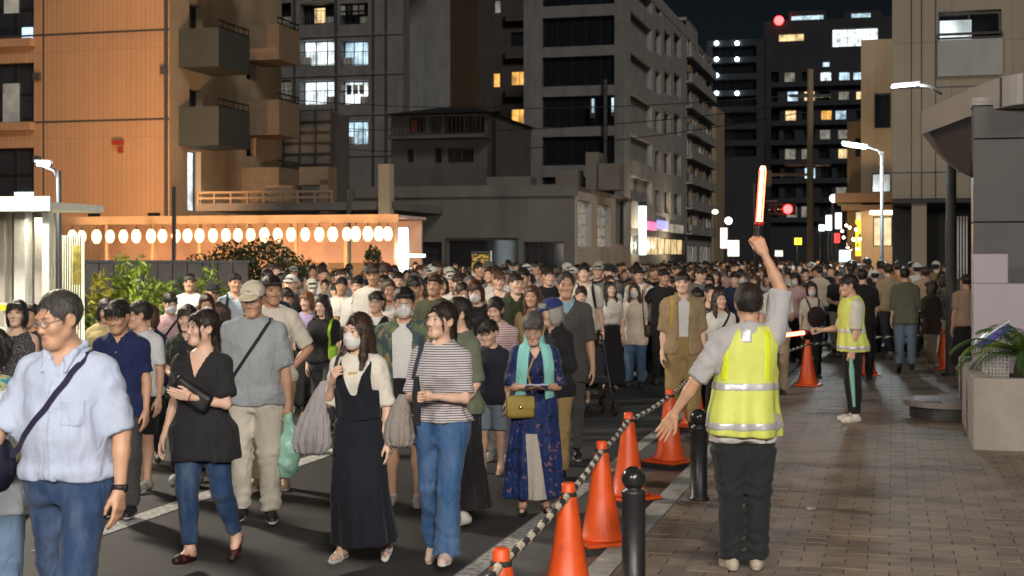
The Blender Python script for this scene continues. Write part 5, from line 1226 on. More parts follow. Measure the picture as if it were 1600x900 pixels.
def person_meshes(sp,fine=True):
    """-> rig and list of (name, vs, faces, mat, colour key)"""
    r=rig(sp);s=r.s;f=r.f;w=r.w
    HT=lambda prims:[xform(p,r.HR,r.HC,r.hs) for p in prims]
    hp=head_prims(sp)
    sh=[];aw=sp.get('aw',.94)*(.86 if f else 1.0)*(.7+.3*w)*s
    lw=(.92 if f else .95)*(.65+.35*w)*s
    body=[loft(r.tab,r.T,r.P,k=.04)]
    for sd in 'LR':
        S,E,W=r.arm[sd]
        body+=[cap(S,S+.25*(E-S),.047*aw,.048*aw,k=.05),cap(S,E,.050*aw,.040*aw,k=.03),cap(E,E+.35*(W-E),.041*aw,.040*aw,k=.02),cap(E+.3*(W-E),W,.040*aw,.027*aw,k=.02),
               cap(r.nb+V(0,.01,.0),S+V(0,0,-.01),.045*s,.040*aw,k=.04)]
        h,kn,an=r.leg[sd]
        bare=sp.get('bot',{}).get('kind') in('shorts','skirt','dress')
        body+=[cap(h,kn,.088*lw,.058*lw,k=.04),cap(kn,kn+.35*(an-kn)+V(0,.012,0),.056*lw,.056*lw,k=.03),cap(kn+.3*(an-kn)+V(0,.008,0),an,.052*lw,.036*lw,k=.03)]
        if sp.get('shoe',{}).get('kind')=='sandal':
            R,A=foot_frame(r,sd);q=lambda x,y,z:(x*s,y*s,(z-.08)*s)
            body+=[xform(x,R,A) for x in [cap(q(0,.030,.052),q(0,-.06,.052),.028*s,.030*s,k=.03),cap(q(0,-.06,.046),q(-.004,-.135,.034),.032*s,.022*s,k=.02),cap(q(0,.02,.06),q(0,0,.09),.032*s,.034*s,k=.03)]]
    if f and not sp.get('child'):
        for sg in (-1,1):
            c=r.tp((sg*.068,-.074,1.255));body.append(ell(c,(.058*s,.050*s,.058*s),k=.045))
    body+=HT(hp)
    hc=r.HC
    hb=.0058 if fine else .0112;bb=.0185 if fine else .030
    # one field, meshed finely round the head and more coarsely below the collar
    lo,hi=bounds(body,.02);zc_=r.nb[2]+.012*s
    xs=axis(lo[0],hi[0],bb);ys=axis(lo[1],hi[1],bb);up_=max([zc_]+[j[2]+.06 for sd in 'LR' for j in r.arm[sd]]);zs=axis(lo[2],up_+bb,bb*1.15);V0,F0=nets(evalgrid(body,xs,ys,zs),xs,ys,zs)
    out=[];S0=Soup();e_=.135*r.hs
    if up_>zc_+.001:
        ce=V0[F0].mean(1);F0=F0[~((np.abs(ce[:,0]-hc[0])<e_-.012)&(ce[:,1]>hc[1]-e_+.012)&(ce[:,1]<hc[1]+e_+.008)&(ce[:,2]>zc_+bb*.5)&(ce[:,2]<hc[2]+e_-.012))]
    S0.add(V0,F0,0)
    xs=axis(hc[0]-e_,hc[0]+e_,hb);ys=axis(hc[1]-e_,hc[1]+e_+.02,hb);zs=axis(zc_-.022,hc[2]+e_,hb);V0,F0=nets(evalgrid(body,xs,ys,zs),xs,ys,zs);S0.add(V0,F0,0)
    for sd,sg in (('L',1),('R',-1)):
        S,E,W=r.arm[sd];d=nrm(W-E)
        hk=sp.get('hand'+sd,'relax');hv,hf=hand(hk,fine)
        hd_=sp.get('hdir'+sd);d2=nrm(V(sg*hd_[0],hd_[1],hd_[2])) if hd_ is not None else d
        pn=sp.get('palm'+sd,(-1,.15,0));pn=V(sg*pn[0],pn[1],pn[2])       # palm normal (points to -x = inwards for both)
        z=-d2;x=-nrm(pn-d2*(pn@d2));y=np.cross(z,x)
        hv=hv.copy()
        if sg<0: hv[:,1]*=-1;hf=hf[:,::-1]
        if sg<0: y=np.cross(z,x)
        M=np.stack([x,y,z],1)
        hsz=s*sp.get('hsz',1.0)*(.93 if f else 1.0)
        S0.add(hv*hsz@M.T+W,hf,0)
    # face features on the head surface
    def fy(x,z):
        ys=np.linspace(-.14,0,141);D=evalpts(hp,np.c_[np.full(141,x),ys,np.full(141,z)])
        i=int(np.argmax(D<0));return ys[i]
    H3=lambda v:(np.asarray(v)*r.hs)@r.HR.T+r.HC
    look=sp.get('look',(0,0));op=sp.get('eyes',1.0)
    for sg in (-1,1):
        y0=fy(sg*.0315,.0045)
        ew=.0148;eh=.0054*op
        if op>.25:
            v,fq=sphere_vf((sg*.0315,y0+.0015,.0038),(ew,.0045,eh),10,6);S0.add(H3(v),fq,1)
            v,fq=sphere_vf((sg*.0315+look[0]*.004,y0-.0012,.0042+look[1]*.002),(.0082,.0034,min(.0074,eh*1.06)),8,5);S0.add(H3(v),fq,2)
        zl=.0038+eh*.9 if op>.25 else .0010
        pts=[(sg*.0315+t*.0150,fy(sg*.0315+t*.0150,zl-.002*t*t)-.0008,zl-.0035*t*t+(.001*sg*t)) for t in (-1,-.5,0,.5,1)]
        v,fq,c=tube_vf(H3(pts),np.array([.0012,.0022,.0026,.0024,.0014])*r.hs,5);S0.add(v,fq,2)
        pts=[(sg*(.016+t*.033),fy(sg*(.016+t*.033),.0270)-.0006,.0250+.0045*math.sin(t*2.9)) for t in (0,.25,.5,.75,1)]
        v,fq,c=tube_vf(H3(pts),np.array([.0022,.0034,.0034,.0028,.0012])*(1.25 if not f else .95)*r.hs,5);S0.add(v,fq,3)
    for zc,wd,th in ((-.0612,.0215,.0036),(-.0700,.0180,.0044)):
        pts=[(t*wd,fy(t*wd,zc)+.0022,zc+(.0015*math.cos(t*5) if zc>-.066 else .0025*t*t)) for t in (-1,-.6,-.2,.2,.6,1)]
        v,fq,c=tube_vf(H3(pts),np.array([.0012,.9*th,th,th,.9*th,.0012])*r.hs*(.85 if not f else 1.0),6);S0.add(v,fq,4)
    for sg in (-1,1):
        v,fq=sphere_vf((sg*.0062,-.0985,-.0405),(.0032,.004,.0018),6,4);S0.add(H3(v),fq,2)
    out.append(('body',S0,None))
    r.body=body;r.hp=hp
    # ---- hair
    hs=sp.get('hair','short')
    if hs:
        pr=HT(hair_prims(sp,hs))
        hv_,hf_=sdfmesh(pr,.0074 if fine else .0145)
        out.append(('hair',strands(hv_,hf_,r,sp['seed'],1300 if fine else 220,fine),HAIR,'hairc'))
        r.hairp=pr
    ch=.0140 if fine else .0235
    # ---- bottom
    b=sp.get('bot')
    r.bot=None
    if b:
        k=b['kind'];wz=b.get('waist',1.02)*s+r.dz
        bw=b.get('fit',1.0)
        tab=r.tab.copy();tab[:,1:4]+=b.get('o',.014);wtuck=(sp.get('top') or {}).get('tuck')
        if not wtuck: tab[tab[:,0]>.93*s+r.dz,1:4]-=.009
        else: tab[:,1:4]+=.008
        zs=np.linspace(.80*s+r.dz,wz,10);tt=np.stack([np.interp(zs,tab[:,0],tab[:,c]) for c in range(6)],1);tt[:,0]=zs
        pr=[];xf=0 if fine else .008
        if k in('pants','shorts'):
            pr=[loft(tt,r.T,r.P,k=.03)]
            for sd in 'LR':
                h,kn,an=r.leg[sd]
                if k=='pants':
                    e=kn+b.get('len',.97)*(an-kn)
                    pr+=[cap(h,kn,(.096*lw+.010)*(.6+.4*bw),(.062*lw+.006)*bw+xf,k=.05),cap(kn,e,(.062*lw+.006)*bw+xf,(.047*lw+.010)*b.get('cuff',1.0)*bw+xf,k=.03,cut='b')]
                    if bw<1.05: pr+=[cap(kn+.05*(e-kn)+V(0,.012,0),kn+.45*(e-kn)+V(0,.014,0),(.058*lw)*bw,(.058*lw)*bw,k=.03)]
                else:
                    tl=b.get('len',.92)
                    e=h+min(tl,1)*(kn-h)
                    pr+=[cap(h,e,.102*lw,.088*lw*bw,k=.04,cut='b')]
            pr.append(wrinkle(sp['seed']+1,b.get('wr',.009),b.get('wf',34),(1,1,.8)));pr.append(wrinkle(sp['seed']+31,.004,80,(1,1,.9)))
            safe=[]
            bt=r.tab.copy();bt[:,1:4]+=.007;zz_=np.linspace(bt[0,0],wz-.012,8);safe.append(loft(np.c_[zz_,np.stack([np.interp(zz_,bt[:,0],bt[:,c]) for c in range(1,6)],1)],r.T,r.P,k=.03))
            for sd in 'LR':
                h,kn,an=r.leg[sd]
                if k=='pants':
                    e=kn+min(b.get('len',.97),1.0)*(an-kn);q_=.0075
                    safe+=[cap(h,kn,.088*lw+q_,.058*lw+q_,k=.04),cap(kn,kn+.35*(an-kn)+V(0,.012,0),.056*lw+q_,.056*lw+q_,k=.03),cap(kn+.3*(an-kn)+V(0,.008,0),e,.052*lw+q_,.036*lw+q_,k=.03,cut='b')]
                else: safe+=[cap(h,e if False else h+min(b.get('len',.92),1)*(kn-h),.088*lw+.008,.062*lw+.008,k=.04,cut='b')]
            if k=='pants':
                for sd in 'LR':
                    h,kn,an=r.leg[sd]
                    def knee(X,Y,Z,kn=kn,an=an,ph=sp['seed'],kw=b.get('kw',.003)):
                        g=np.exp(-((Z-kn[2])/.09)**2)+1.2*np.exp(-((Z-an[2]-.05)/.09)**2)+.6*np.exp(-((Z-(kn[2]+.33))/.06)**2)
                        return (kw*g*np.sin(Z*95+X*26+Y*20+ph+2*np.sin(X*30+ph))).astype(F32)
                    pr.append(('d',knee,np.minimum(kn,an)-.12,np.maximum(kn,an)+V(.12,.12,.45),-.03))
            pr+=safe
        elif k in('skirt','dress'):
            hem=b.get('hem',.25)*s;fl=b.get('flare',.07)*s
            rows=[]
            top=wz if k=='skirt' else 1.07*s+r.dz
            for z in np.linspace(hem,top,20):
                g=np.clip((.98*s+r.dz-z)/(.98*s+r.dz-hem),0,1)
                a=np.interp(z,tab[:,0],tab[:,1]);fr=np.interp(z,tab[:,0],tab[:,2]);bk=np.interp(z,tab[:,0],tab[:,3])
                cx=cy=0
                if z<.98*s+r.dz:
                    xs_=[];ys_=[]
                    for sd in 'LR':
                        L_=np.array(r.leg[sd])[::-1];xs_.append(np.interp(z,L_[:,2],L_[:,0]));ys_.append(np.interp(z,L_[:,2],L_[:,1]))
                    cy=(min(ys_)+max(ys_))/2*.9;half_=(max(ys_)-min(ys_))/2
                    fr=max(fr,half_+.085*s*(.75+.25*bw));bk=max(bk,half_+.085*s);
                    cx=sum(xs_)/2;a=max(a*(1-.06*g),abs(xs_[0]-xs_[1])/2+.085*s)+fl*g
                    fr+=fl*.7*g;bk+=fl*.7*g
                if k=='dress': a+=b.get('body',.02);fr+=.022;bk+=.02
                rows.append((z,a,fr,bk,cx,cy))
            pr=[loft(rows,None,None,k=.02,n=2.1,fold=(b.get('folds',11),b.get('famp',.014)*s,sp['seed']*1.7,1.0*s+r.dz,hem))]
            pr.append(wrinkle(sp['seed']+1,.003,24,(1,1,.3)))
        r.bot=pr
        nm={'pants':'trousers','shorts':'shorts','skirt':'skirt','dress':'dress'}[k]
        nm=b.get('name',nm)
        r.botname=nm;r.botspec=b
    # ---- top
    r.top=None
    t=sp.get('top')
    if t:
        o=t.get('o',.019);lo=t.get('loose',.4);hem=t.get('hem',.86)*s+r.dz;k=t.get('kind','tee')
        tab=r.tab.copy();tab[:,1:4]+=o
        zc=1.28*s+r.dz;ic=int(np.argmin(np.abs(tab[:,0]-zc)))
        for i in range(ic):
            for c in (1,2,3): tab[i,c]=max(tab[i,c],tab[ic,c]*lo+tab[i,c]*(1-lo))
        zs=np.linspace(min(hem,tab[0,0]),tab[-1,0],24)
        tt=np.stack([np.interp(zs,tab[:,0],tab[:,c]) for c in range(6)],1);tt[:,0]=zs
        below=zs<tab[0,0]
        if k=='tunic':
            g=np.clip((1.05*s+r.dz-zs)/(.3*s),0,1);tt[:,1]+=.055*g;tt[:,2]+=.035*g;tt[:,3]+=.05*g
        pr=[loft(tt,r.T,r.P,k=.03,fold=(9,.006 if fine else .004,sp['seed'],1.2*s+r.dz,hem) if lo>.2 else None)]
        if f and not sp.get('child'):
            for sg in (-1,1):
                c=r.tp((sg*.066,-.072,1.255));pr.append(ell(c,(.060*s+o,.050*s+o*.8,.062*s+o),k=.07))
        sl=t.get('sleeve',.72)
        for sd in 'LR':
            S,E,W=r.arm[sd]
            if sl>0:
                e=S+min(sl,1.0)*(E-S);ra=max(t.get('slr',.056)*(.6+.4*w)*s*(.92 if f else 1),.050*aw+.010)
                e=e+nrm(E-S)*.004
                pr+=[cap(S,e,ra,ra*t.get('flare',1.08),k=.045,cut='b' if sl<=1 else None)]
                if sl>1:
                    e2=E+(sl-1)*(W-E);pr+=[cap(E,e2,ra*.95,ra*.85,k=.03,cut='b')]
                if k!='tunic': pr+=[cap(r.nb+V(0,.012,.0),S+V(0,0,.0),.046*s+o*.7,.05*aw+o*.6,k=.04)]
                else: pr+=[cap(r.nb+V(0,.012,.0),S,.046*s+o*.7,.05*aw+o*.6,k=.04)]
            else:
                pr+=[cap(S+V(0,.0,-.02),S+V(0,0,-.02)+.4*(E-S),.062*aw,.066*aw,k=.012,op='s')]
                pr+=[cap(r.nb+V(0,.012,-.012),S+.35*(r.nb-S)+V(0,0,-.008),.048*s,.044*s,k=.03)]
        if r.bot and not t.get('tuck') and sp['bot']['kind']!='dress':
            zw=wz-.09*s;bp=r.bot;pd=t.get('pad',.011)
            blo=V(-.35,-.35,hem-.05);bhi=V(.35,.35,1.06*s+r.dz)
            pr.append(anyf(lambda X,Y,Z:evalsub(bp,X,Y,Z)-pd+.045*np.clip((Z-zw)/.06,0,1).astype(F32),blo,bhi,'u',.04))
        pr.append(wrinkle(sp['seed'],t.get('wr',.0095),t.get('wf',26)));pr.append(wrinkle(sp['seed']+40,.0045,70,(1,1,.7)))
        if sl>0:
            bt=r.tab.copy();bt[:,1:4]+=.006;zz_=np.linspace(max(bt[0,0],hem),bt[-1,0],14);pr.append(loft(np.c_[zz_,np.stack([np.interp(zz_,bt[:,0],bt[:,c]) for c in range(1,6)],1)],r.T,r.P,k=.03))
            for sd in 'LR':
                S,E,W=r.arm[sd];e=S+min(sl,1.0)*(E-S)
                pr+=[cap(S,S+.25*(E-S),.047*aw+.007,.048*aw+.007,k=.04),cap(S,e,.050*aw+.007,.043*aw+.007,k=.03,cut='b'),cap(r.nb+V(0,.01,.0),S+V(0,0,-.01),.045*s+.006,.040*aw+.006,k=.04)]
        for sd,sg in (('L',1),('R',-1)):
            ap=r.arm[sd][0]+r.T@V(-sg*.035,-.05,-.10)*s
            def ff(X,Y,Z,ap=ap,sg=sg,ph=sp['seed']*1.3+sg,am=t.get('fold',.0060)):
                dx=(X-ap[0])*-sg;dz_=Z-ap[2]+.25*(Y-ap[1]);rr=np.sqrt(dx*dx+dz_*dz_)+.02
                return (am*np.sin(np.arctan2(dz_,dx+.06)*7.5+ph+rr*9)*np.exp(-(rr/.20)**2)*np.clip((rr-.07)/.09,0,1)).astype(F32)
            pr.append(('d',ff,None,None,0))
        nk=t.get('neck','crew');nc=r.nb+r.T@V(0,-.020,.045)*s
        if nk=='crew': pr.append(ell(nc,(.072*s,.074*s,.062*s),k=.006,op='s'))
        elif nk=='scoop': pr.append(ell(nc+r.T@V(0,-.02,-.01)*s,(.085*s,.085*s,.078*s),k=.006,op='s'))
        elif nk=='high': pr.append(ell(nc+V(0,0,.02)*s,(.066*s,.068*s,.055*s),k=.006,op='s'))
        elif nk in('vee','deepvee','shirt','open'):
            dp={'vee':.13,'deepvee':.19,'shirt':.075,'open':.60}[nk]*s;wd=t.get('vw',{'vee':.075,'deepvee':.085,'shirt':.052,'open':.075}[nk])*s
            pr.append(ell(nc,(.070*s,.074*s,.058*s),k=.006,op='s'))
            zt=1.455*s+r.dz;zb=zt-dp
            Pt=r.P;T=r.T
            def vee(X,Y,Z,zt=zt,zb=zb,wd=wd,T=T,Pt=Pt,open_=(nk=='open')):
                x,y,z=X-Pt[0],Y-Pt[1],Z-Pt[2]
                x,y,z=(T[0,0]*x+T[1,0]*y+T[2,0]*z+Pt[0],T[0,1]*x+T[1,1]*y+T[2,1]*z+Pt[1],T[0,2]*x+T[1,2]*y+T[2,2]*z+Pt[2])
                tt_=np.clip((z-zb)/(zt-zb),-.3,1.3)
                if open_: hw=wd*np.clip(.75+.25*tt_,0.5,1.2)
                else: hw=wd*tt_
                return np.maximum(np.abs(x)-hw,np.maximum(y+.0*s,z-zt-.05)).astype(F32)
            pr.append(anyf(vee,op='s',k=.004))
        hw=.006*s
        pr.append(anyf(lambda X,Y,Z,h=hem:((h-Z)+hw*np.sin(X*21+Y*9+sp['seed'])).astype(F32),op='i'))
        if r.bot and t.get('tuck'):
            bp=list(r.bot);zt_=wz
            pr.append(anyf(lambda X,Y,Z:np.where(Z<zt_+.0*X+.0*Y,evalsub(bp,X,Y,Z)+.006,-1).astype(F32),op='i'))
        r.top=pr
        nm={'tunic':'blouse','tee':'t_shirt','shirt':'shirt','tank':'tank_top','jacket':'jacket','polo':'polo_shirt'}.get(k,k)
        out.append((nm,sdfmesh(pr,ch),t.get('mat',CLOTH),('top',t.get('c'))))
        r.topname=nm
        if nk in('shirt','open') or k=='polo':
            cr=[]
            for sg in (-1,1):
                a=r.tp((0,.088,1.488));b=r.tp((sg*.080,.020,1.476));c=r.tp((sg*.068,-.058,1.446));d=r.tp((sg*(.056 if nk!='open' else .085),-.078-.05*0,1.368))
                c2=r.tp((sg*.036,-.086,1.422))
                y0=evalpts(pr,[[d[0],y,d[2]] for y in np.linspace(d[1]-.12,d[1]+.1,60)])
                ii=int(np.argmax(y0<0));d=V(d[0],d[1]-.12+ii*.22/59-.010,d[2])
                cr+=[cap(a,b,.012*s,.013*s,k=.01),cap(b,c,.013*s,.013*s,k=.01),cap(c,c2,.012*s,.009*s,k=.01),cap(c,d,.015*s,.005*s,k=.015),cap(c2,d,.010*s,.004*s,k=.012),cap(b,d,.008*s,.004*s,k=.012)]
            out.append(('collar',sdfmesh(cr,.0085 if fine else .014),t.get('mat',CLOTH),('top',t.get('cc',t.get('c'))),nm))
    if r.bot:
        pb=list(r.bot)
        if t and not t.get('tuck') and sp['bot']['kind']!='dress':
            tp_=r.top
            if t.get('neck')=='open': tp_=None
            if tp_: pb.append(anyf(lambda X,Y,Z:np.where(Z>hem+.02+.0*X+.0*Y,evalsub(tp_,X,Y,Z)+.006,-1).astype(F32),V(-.4,-.4,hem-.05),V(.4,.4,1.2*s+r.dz),'i'))
        out.append((r.botname,sdfmesh(pb,ch*1.05),r.botspec.get('mat',CLOTH),('bot',r.botspec.get('c'))))
    # ---- inner shirt for open jackets
    u=sp.get('under')
    if u:
        tab=r.tab.copy();tab[:,1:4]+=.007
        pr=[loft(tab,r.T,r.P,k=.03),half((0,0,u.get('hem',.9)*s+r.dz),(0,0,-1)),wrinkle(sp['seed']+5,.003,40)]
        nc=r.nb+r.T@V(0,-.020,.045)*s;pr.append(ell(nc,(.070*s,.074*s,.062*s),k=.006,op='s'))
        out.append(('undershirt',sdfmesh(pr,ch),CLOTH,('x',u['c'])))
        r.under=pr
    # ---- shoes
    q=sp.get('shoe',{'c':(.02,.02,.022)})
    if q:
        for sd in 'LR':
            kd=q.get('kind','shoe')
            if kd!='sandal':
                pr,R,A,qq=shoe_prims(r,sd,0,kd)
                out.append(('shoe',sdfmesh(pr,.011 if fine else .019),LEATHER,('shoe',q['c'])))
                pr2,*_=shoe_prims(r,sd,.0035,'sole');pr2.append(xform(half(qq(0,0,.024),(0,0,1)),R,A))
                if fine: out.append(('sole',sdfmesh(pr2,.011),RUBBER,('sole',q.get('sole',(.55,.54,.5))),'shoe'))
            else:
                pr2,R,A,qq=shoe_prims(r,sd,.000,'sole');pr2.append(xform(half(qq(0,0,.026),(0,0,1)),R,A))
                sv,sf=sdfmesh(pr2,.010 if fine else .018);S_=Soup().add(sv,sf)
                st=[]
                for y,zz,rr in ((-.115,.040,.037),(-.070,.052,.041),(.004,.078,.039)):
                    pts=[qq(math.cos(a)*rr*1.0,y+.02*math.sin(a)*(1 if y>-.1 else .3),.024+math.sin(a)*(zz)) for a in np.linspace(0,math.pi,9)]
                    if y>0: pts=[qq(math.cos(a)*.040,.0+.045*(-math.sin(a))*-1*.0+.0-.035*math.sin(a)*0,.074+.016*math.sin(a)) for a in np.linspace(0,math.pi,9)]
                    pts=np.array(pts)@R.T+A
                    v,fq,c=tube_vf(pts,.0,flat=(.022*s,.006*s),up=[nrm(p_-np.mean(pts,0)) for p_ in pts]);S_.add(v,fq)
                out.append(('sandal',S_,LEATHER,('shoe',q['c'])))
    return r,out
def body_mats():
    return [SKIN,EYEW,EYED,HAIR,LIPS]
def to_mesh(name,geo,mat):
    if isinstance(geo,Soup): return geo.mesh(name,[mat] if not isinstance(mat,list) else mat)
    return mkmesh(name,geo[0],geo[1],[mat])
SKINS=[(.60,.385,.275),(.52,.315,.21),(.66,.45,.345),(.44,.255,.165)]
HC_BLACK=(.018,.015,.014);HC_BROWN=(.055,.028,.018);HC_LBROWN=(.13,.06,.03);HC_GREY=(.16,.155,.15);HC_WHITE=(.55,.53,.5);HC_SALT=(.07,.068,.066)
def col_for(sp,key):
    if key=='hairc': return sp.get('hairc',HC_BLACK)
    return key[1]
def build_person(sp,loc,yaw,label,group=None,fine=True):
    """links a whole person: the body is the top-level mesh, clothes and hair its children"""
    r,out=person_meshes(sp,fine)
    o=None;kids={}
    for e in out:
        nm,geo,mat=e[0],e[1],e[2]
        if nm=='body':
            sk=SKINS[sp.get('skin',0)] if not isinstance(sp.get('skin',0),tuple) else sp['skin']
            me=geo.mesh('person_body',body_mats());o=link('person',me,None,sk,loc,math.radians(yaw))
            tag(o,label,'person',group);kids['body']=o
        else:
            par=kids[e[4]] if len(e)>4 and e[4] in kids else o
            c=link(nm,to_mesh(nm,geo,mat),par,col_for(sp,e[3]));kids[nm]=c
            c['role']=e[3] if isinstance(e[3],str) else e[3][0]
    o['_w']=1;del o['_w']
    r.o=o;r.kids=kids;r.sp=sp
    return r
def surf(prims,x,z,side=-1,pad=.004,y0=.45,rng=None):
    """y of the outer surface at (x,z) seen from the front (side -1) or the back (+1)"""
    ys=np.linspace(side*y0,-side*.1,160);D=evalpts(prims,np.c_[np.full(160,x),ys,np.full(160,z)])
    i=int(np.argmax(D<0)) if (D<0).any() else 110
    return ys[i]+side*pad
def layers(r): return [p for q in (r.top,r.bot) if q for p in q] if False else (r.top or r.body)
def strap(r,pts,width=.03,thick=.006,prims=None,side=-1):
    """ribbon lying on the clothes through the (x,z) points"""
    pr=prims or layers(r);P=[];n=[]
    pts=np.array(pts,float);t=np.linspace(0,len(pts)-1,6*len(pts))
    xs=np.interp(t,range(len(pts)),pts[:,0]);zs=np.interp(t,range(len(pts)),pts[:,1])
    for x,z in zip(xs,zs): P.append((x,surf(pr,x,z,side),z))
    P=np.array(P)
    for _ in range(2): P[1:-1,1]=np.minimum(P[1:-1,1],(P[:-2,1]+P[2:,1])/2) if side<0 else np.maximum(P[1:-1,1],(P[:-2,1]+P[2:,1])/2)
    ups=np.tile(V(0,side,0),(len(P),1))
    if pts[0][1]>1.30*r.s+r.dz and side<0:      # carry the strap over the shoulder
        x0=P[0][0];zz=np.linspace(1.62*r.s+r.dz,1.2*r.s+r.dz,90);y1=r.nb[1]+.005
        def zt(y):
            D=evalpts(pr,np.c_[np.full(90,x0),np.full(90,y),zz]);i=int(np.argmax(D<0));return zz[i]+.004
        A=[(x0,y1+.075,zt(y1+.06)-.02),(x0,y1+.03,zt(y1+.03)),(x0,y1-.02,zt(y1-.02)),(x0,y1-.055,zt(y1-.055))]
        A=[a for a in A if a[2]>P[0][2]]
        if A:
            P=np.concatenate([np.array(A),P]);ups=np.concatenate([np.tile(V(0,-.25,1),(len(A),1)),ups])
            ups[len(A)]=V(0,-.8,.6)
    return tube_vf(P,0,flat=(width,thick),up=ups)
# ---------------------------------------------------------------- things worn and carried
def headpart(r,name,prims,mat,color,h=.006,parent=None):
    v,f=sdfmesh([xform(p,r.HR,r.HC,r.hs) for p in prims],h*r.hs)
    return link(name,mkmesh(name,v,f,[mat]),parent or r.o,color)
def hpts(r,pts): return (np.array(pts,float)*r.hs)@r.HR.T+r.HC
def mask(r,color=(.72,.73,.74),fine=True):
    p=[ell((0,-.044,-.052),(.0640,.066,.066),k=.02),cap((0,-.088,-.004),(0,-.104,-.032),.010,.015,k=.025),half((0,0,-.006),(0,.10,1),k=.006),half((0,0,-.114),(0,0,-1),k=.012),half((0,-.022,0),(0,1,0)),
       ('d',lambda X,Y,Z:(.0009*np.sin(Z*330)).astype(F32),None,None,0)]
    o=headpart(r,'face_mask',p,MASKM,color,.0055 if fine else .009)
    if fine:
        for sg in (-1,1):
            s=Soup();soup_tube(s,hpts(r,[(sg*.054,-.036,-.016),(sg*.070,-.018,.0),(sg*.079,.004,.016),(sg*.080,.012,-.01),(sg*.074,-.008,-.045),(sg*.054,-.036,-.086)]),.0012,n=4)
            link('ear_loop',s.mesh('ear_loop',[MASKM]),o,color)
def glasses(r,color=(.02,.02,.02),round_=False):
    s=Soup()
    for sg in (-1,1):
        pts=[(sg*.0320+.0215*math.cos(a),-.1005+.006*abs(math.cos(a))*sg*math.cos(a)*0+.010*((.0215*math.cos(a)*sg)/.0215+.3)*.5,.0015+(.0175 if round_ else .0145)*math.sin(a)) for a in np.linspace(0,2*math.pi,17)]
        soup_tube(s,hpts(r,pts),.0013,n=5)
        soup_tube(s,hpts(r,[(sg*.0535,-.091,.006),(sg*.070,-.060,.008),(sg*.080,.004,.004)]),.0014,n=5)
    soup_tube(s,hpts(r,[(-.0105,-.103,.004),(0,-.106,.006),(.0105,-.103,.004)]),.0013,n=5)
    o=link('glasses',s.mesh('glasses',[METAL]),r.o,color)
    for sg in (-1,1):
        v,f=sphere_vf((sg*.0320,-.0985,.0015),(.0208,.0012,.0138),12,4,R=rotz(sg*.2));link('lens',Soup().add(hpts(r,v),f).mesh('lens',[LENS]),o)
def capo(r,color,brim=None,fine=True,back=False):
    d=1 if back else -1
    p=[ell((0,.020,.045),(.0905,.1110,.0900),k=.02),half((0,0,.034),(0,.12,-1),k=.004)]
    o=headpart(r,'cap',p,CLOTH,color,.007)
    if brim is not False: headpart(r,'brim',[ell((0,-.100,.040),(.072,.058,.016),R=rotx(.22),k=.01),ell((0,-.092,.022),(.066,.054,.015),R=rotx(.22),k=.006,op='s')],CLOTH,brim or color,.006,o)
    headpart(r,'button',[ell((0,.02,.137),(.008,.008,.006))],CLOTH,color,.004,o);return o
def world_of(r): return dict(loc=r.o.location[:],rz=r.o.rotation_euler[2])
def carried(r,name,mesh,color,label,cat,group=None):
    o=link(name,mesh,None,color,**world_of(r));return tag(o,label,cat,group)
def bag_blob(c,rad,seed,amp=.012,h=.010,top=None,extra=()):
    """soft bag body"""
    p=[ell(c,rad,k=.03)]+list(extra)+[wrinkle(seed,amp,26,(1,1,.5))]
    if top is not None: p.append(half((0,0,top),(0,0,1)))
    return sdfmesh(p,h)
def add_strap(r,root,pts,width=.025,color=(.02,.02,.025),side=-1,name='strap',prims=None,mat=None):
    v,f,c=strap(r,pts,width,.006,prims,side);s=Soup();n=s.n;s.add(v,f);s.t.append(c+n);s.tm.append(np.zeros(len(c)))
    return link(name,s.mesh(name,[mat or CLOTH],False),root,color)
def tubeo(name,pts,rad,mat,par,color=None,n=7,flat=None,up=None):
    s=Soup();soup_tube(s,pts,rad,n=n,flat=flat,up=up);return link(name,s.mesh(name,[mat]),par,color)
def slab(r,prims,off,cond,name,mat,color,par,h=.008):
    """strip of fabric lying off metres above a garment where cond(X,Y,Z)<0"""
    v,f=sdfmesh(list(prims)+[offs(off),anyf(cond,op='i')],h);return link(name,mkmesh(name,v,f,[mat]),par,color)
def buttons(r,zs,x,prims,color,par):
    s=Soup()
    for z in zs:
        y=surf(prims,x,z,-1,.001);s.add(*sphere_vf((x,y,z),(.0055,.003,.0055),8,5))
    return link('button',s.mesh('button',[PLASTIC]),par,color)
def place(px,top,Y): return kx(px)*Y, CAMH-(top-HOR)/FPX*Y
# ---------------------------------------------------------------- people in the front of the crowd
WALK_A=dict(legL=((.03,-.30,-1),(.0,-.02,-1)),legR=((.02,.16,-1),(.0,.50,-1)),footR=(6,38),footL=(8,-8))
WALK_B=dict(legR=((.03,-.30,-1),(.0,-.02,-1)),legL=((.02,.16,-1),(.0,.50,-1)),footL=(6,38),footR=(8,-8))
STEP_A=dict(legL=((.03,-.12,-1),(.0,.0,-1)),legR=((.02,.08,-1),(.0,.16,-1)),footR=(8,10))
STEP_B=dict(legR=((.03,-.12,-1),(.0,.0,-1)),legL=((.02,.08,-1),(.0,.16,-1)),footL=(8,10))
GRP='people in the front of the crowd'
PLACED=[]
def hero(px,py,Y,yaw,label,fine=True,z=0,**sp):
    x,H=place(px,py,Y);sp['H']=(H-z)*.987;sp.setdefault('seed',int(px)%89+3)
    PLACED.append((x,Y))
    return build_person(sp,(x,Y,z),yaw,label,None,fine)
WHITE=(.68,.67,.64);NAVY=(.014,.020,.060);BLACK=(.014,.014,.016)
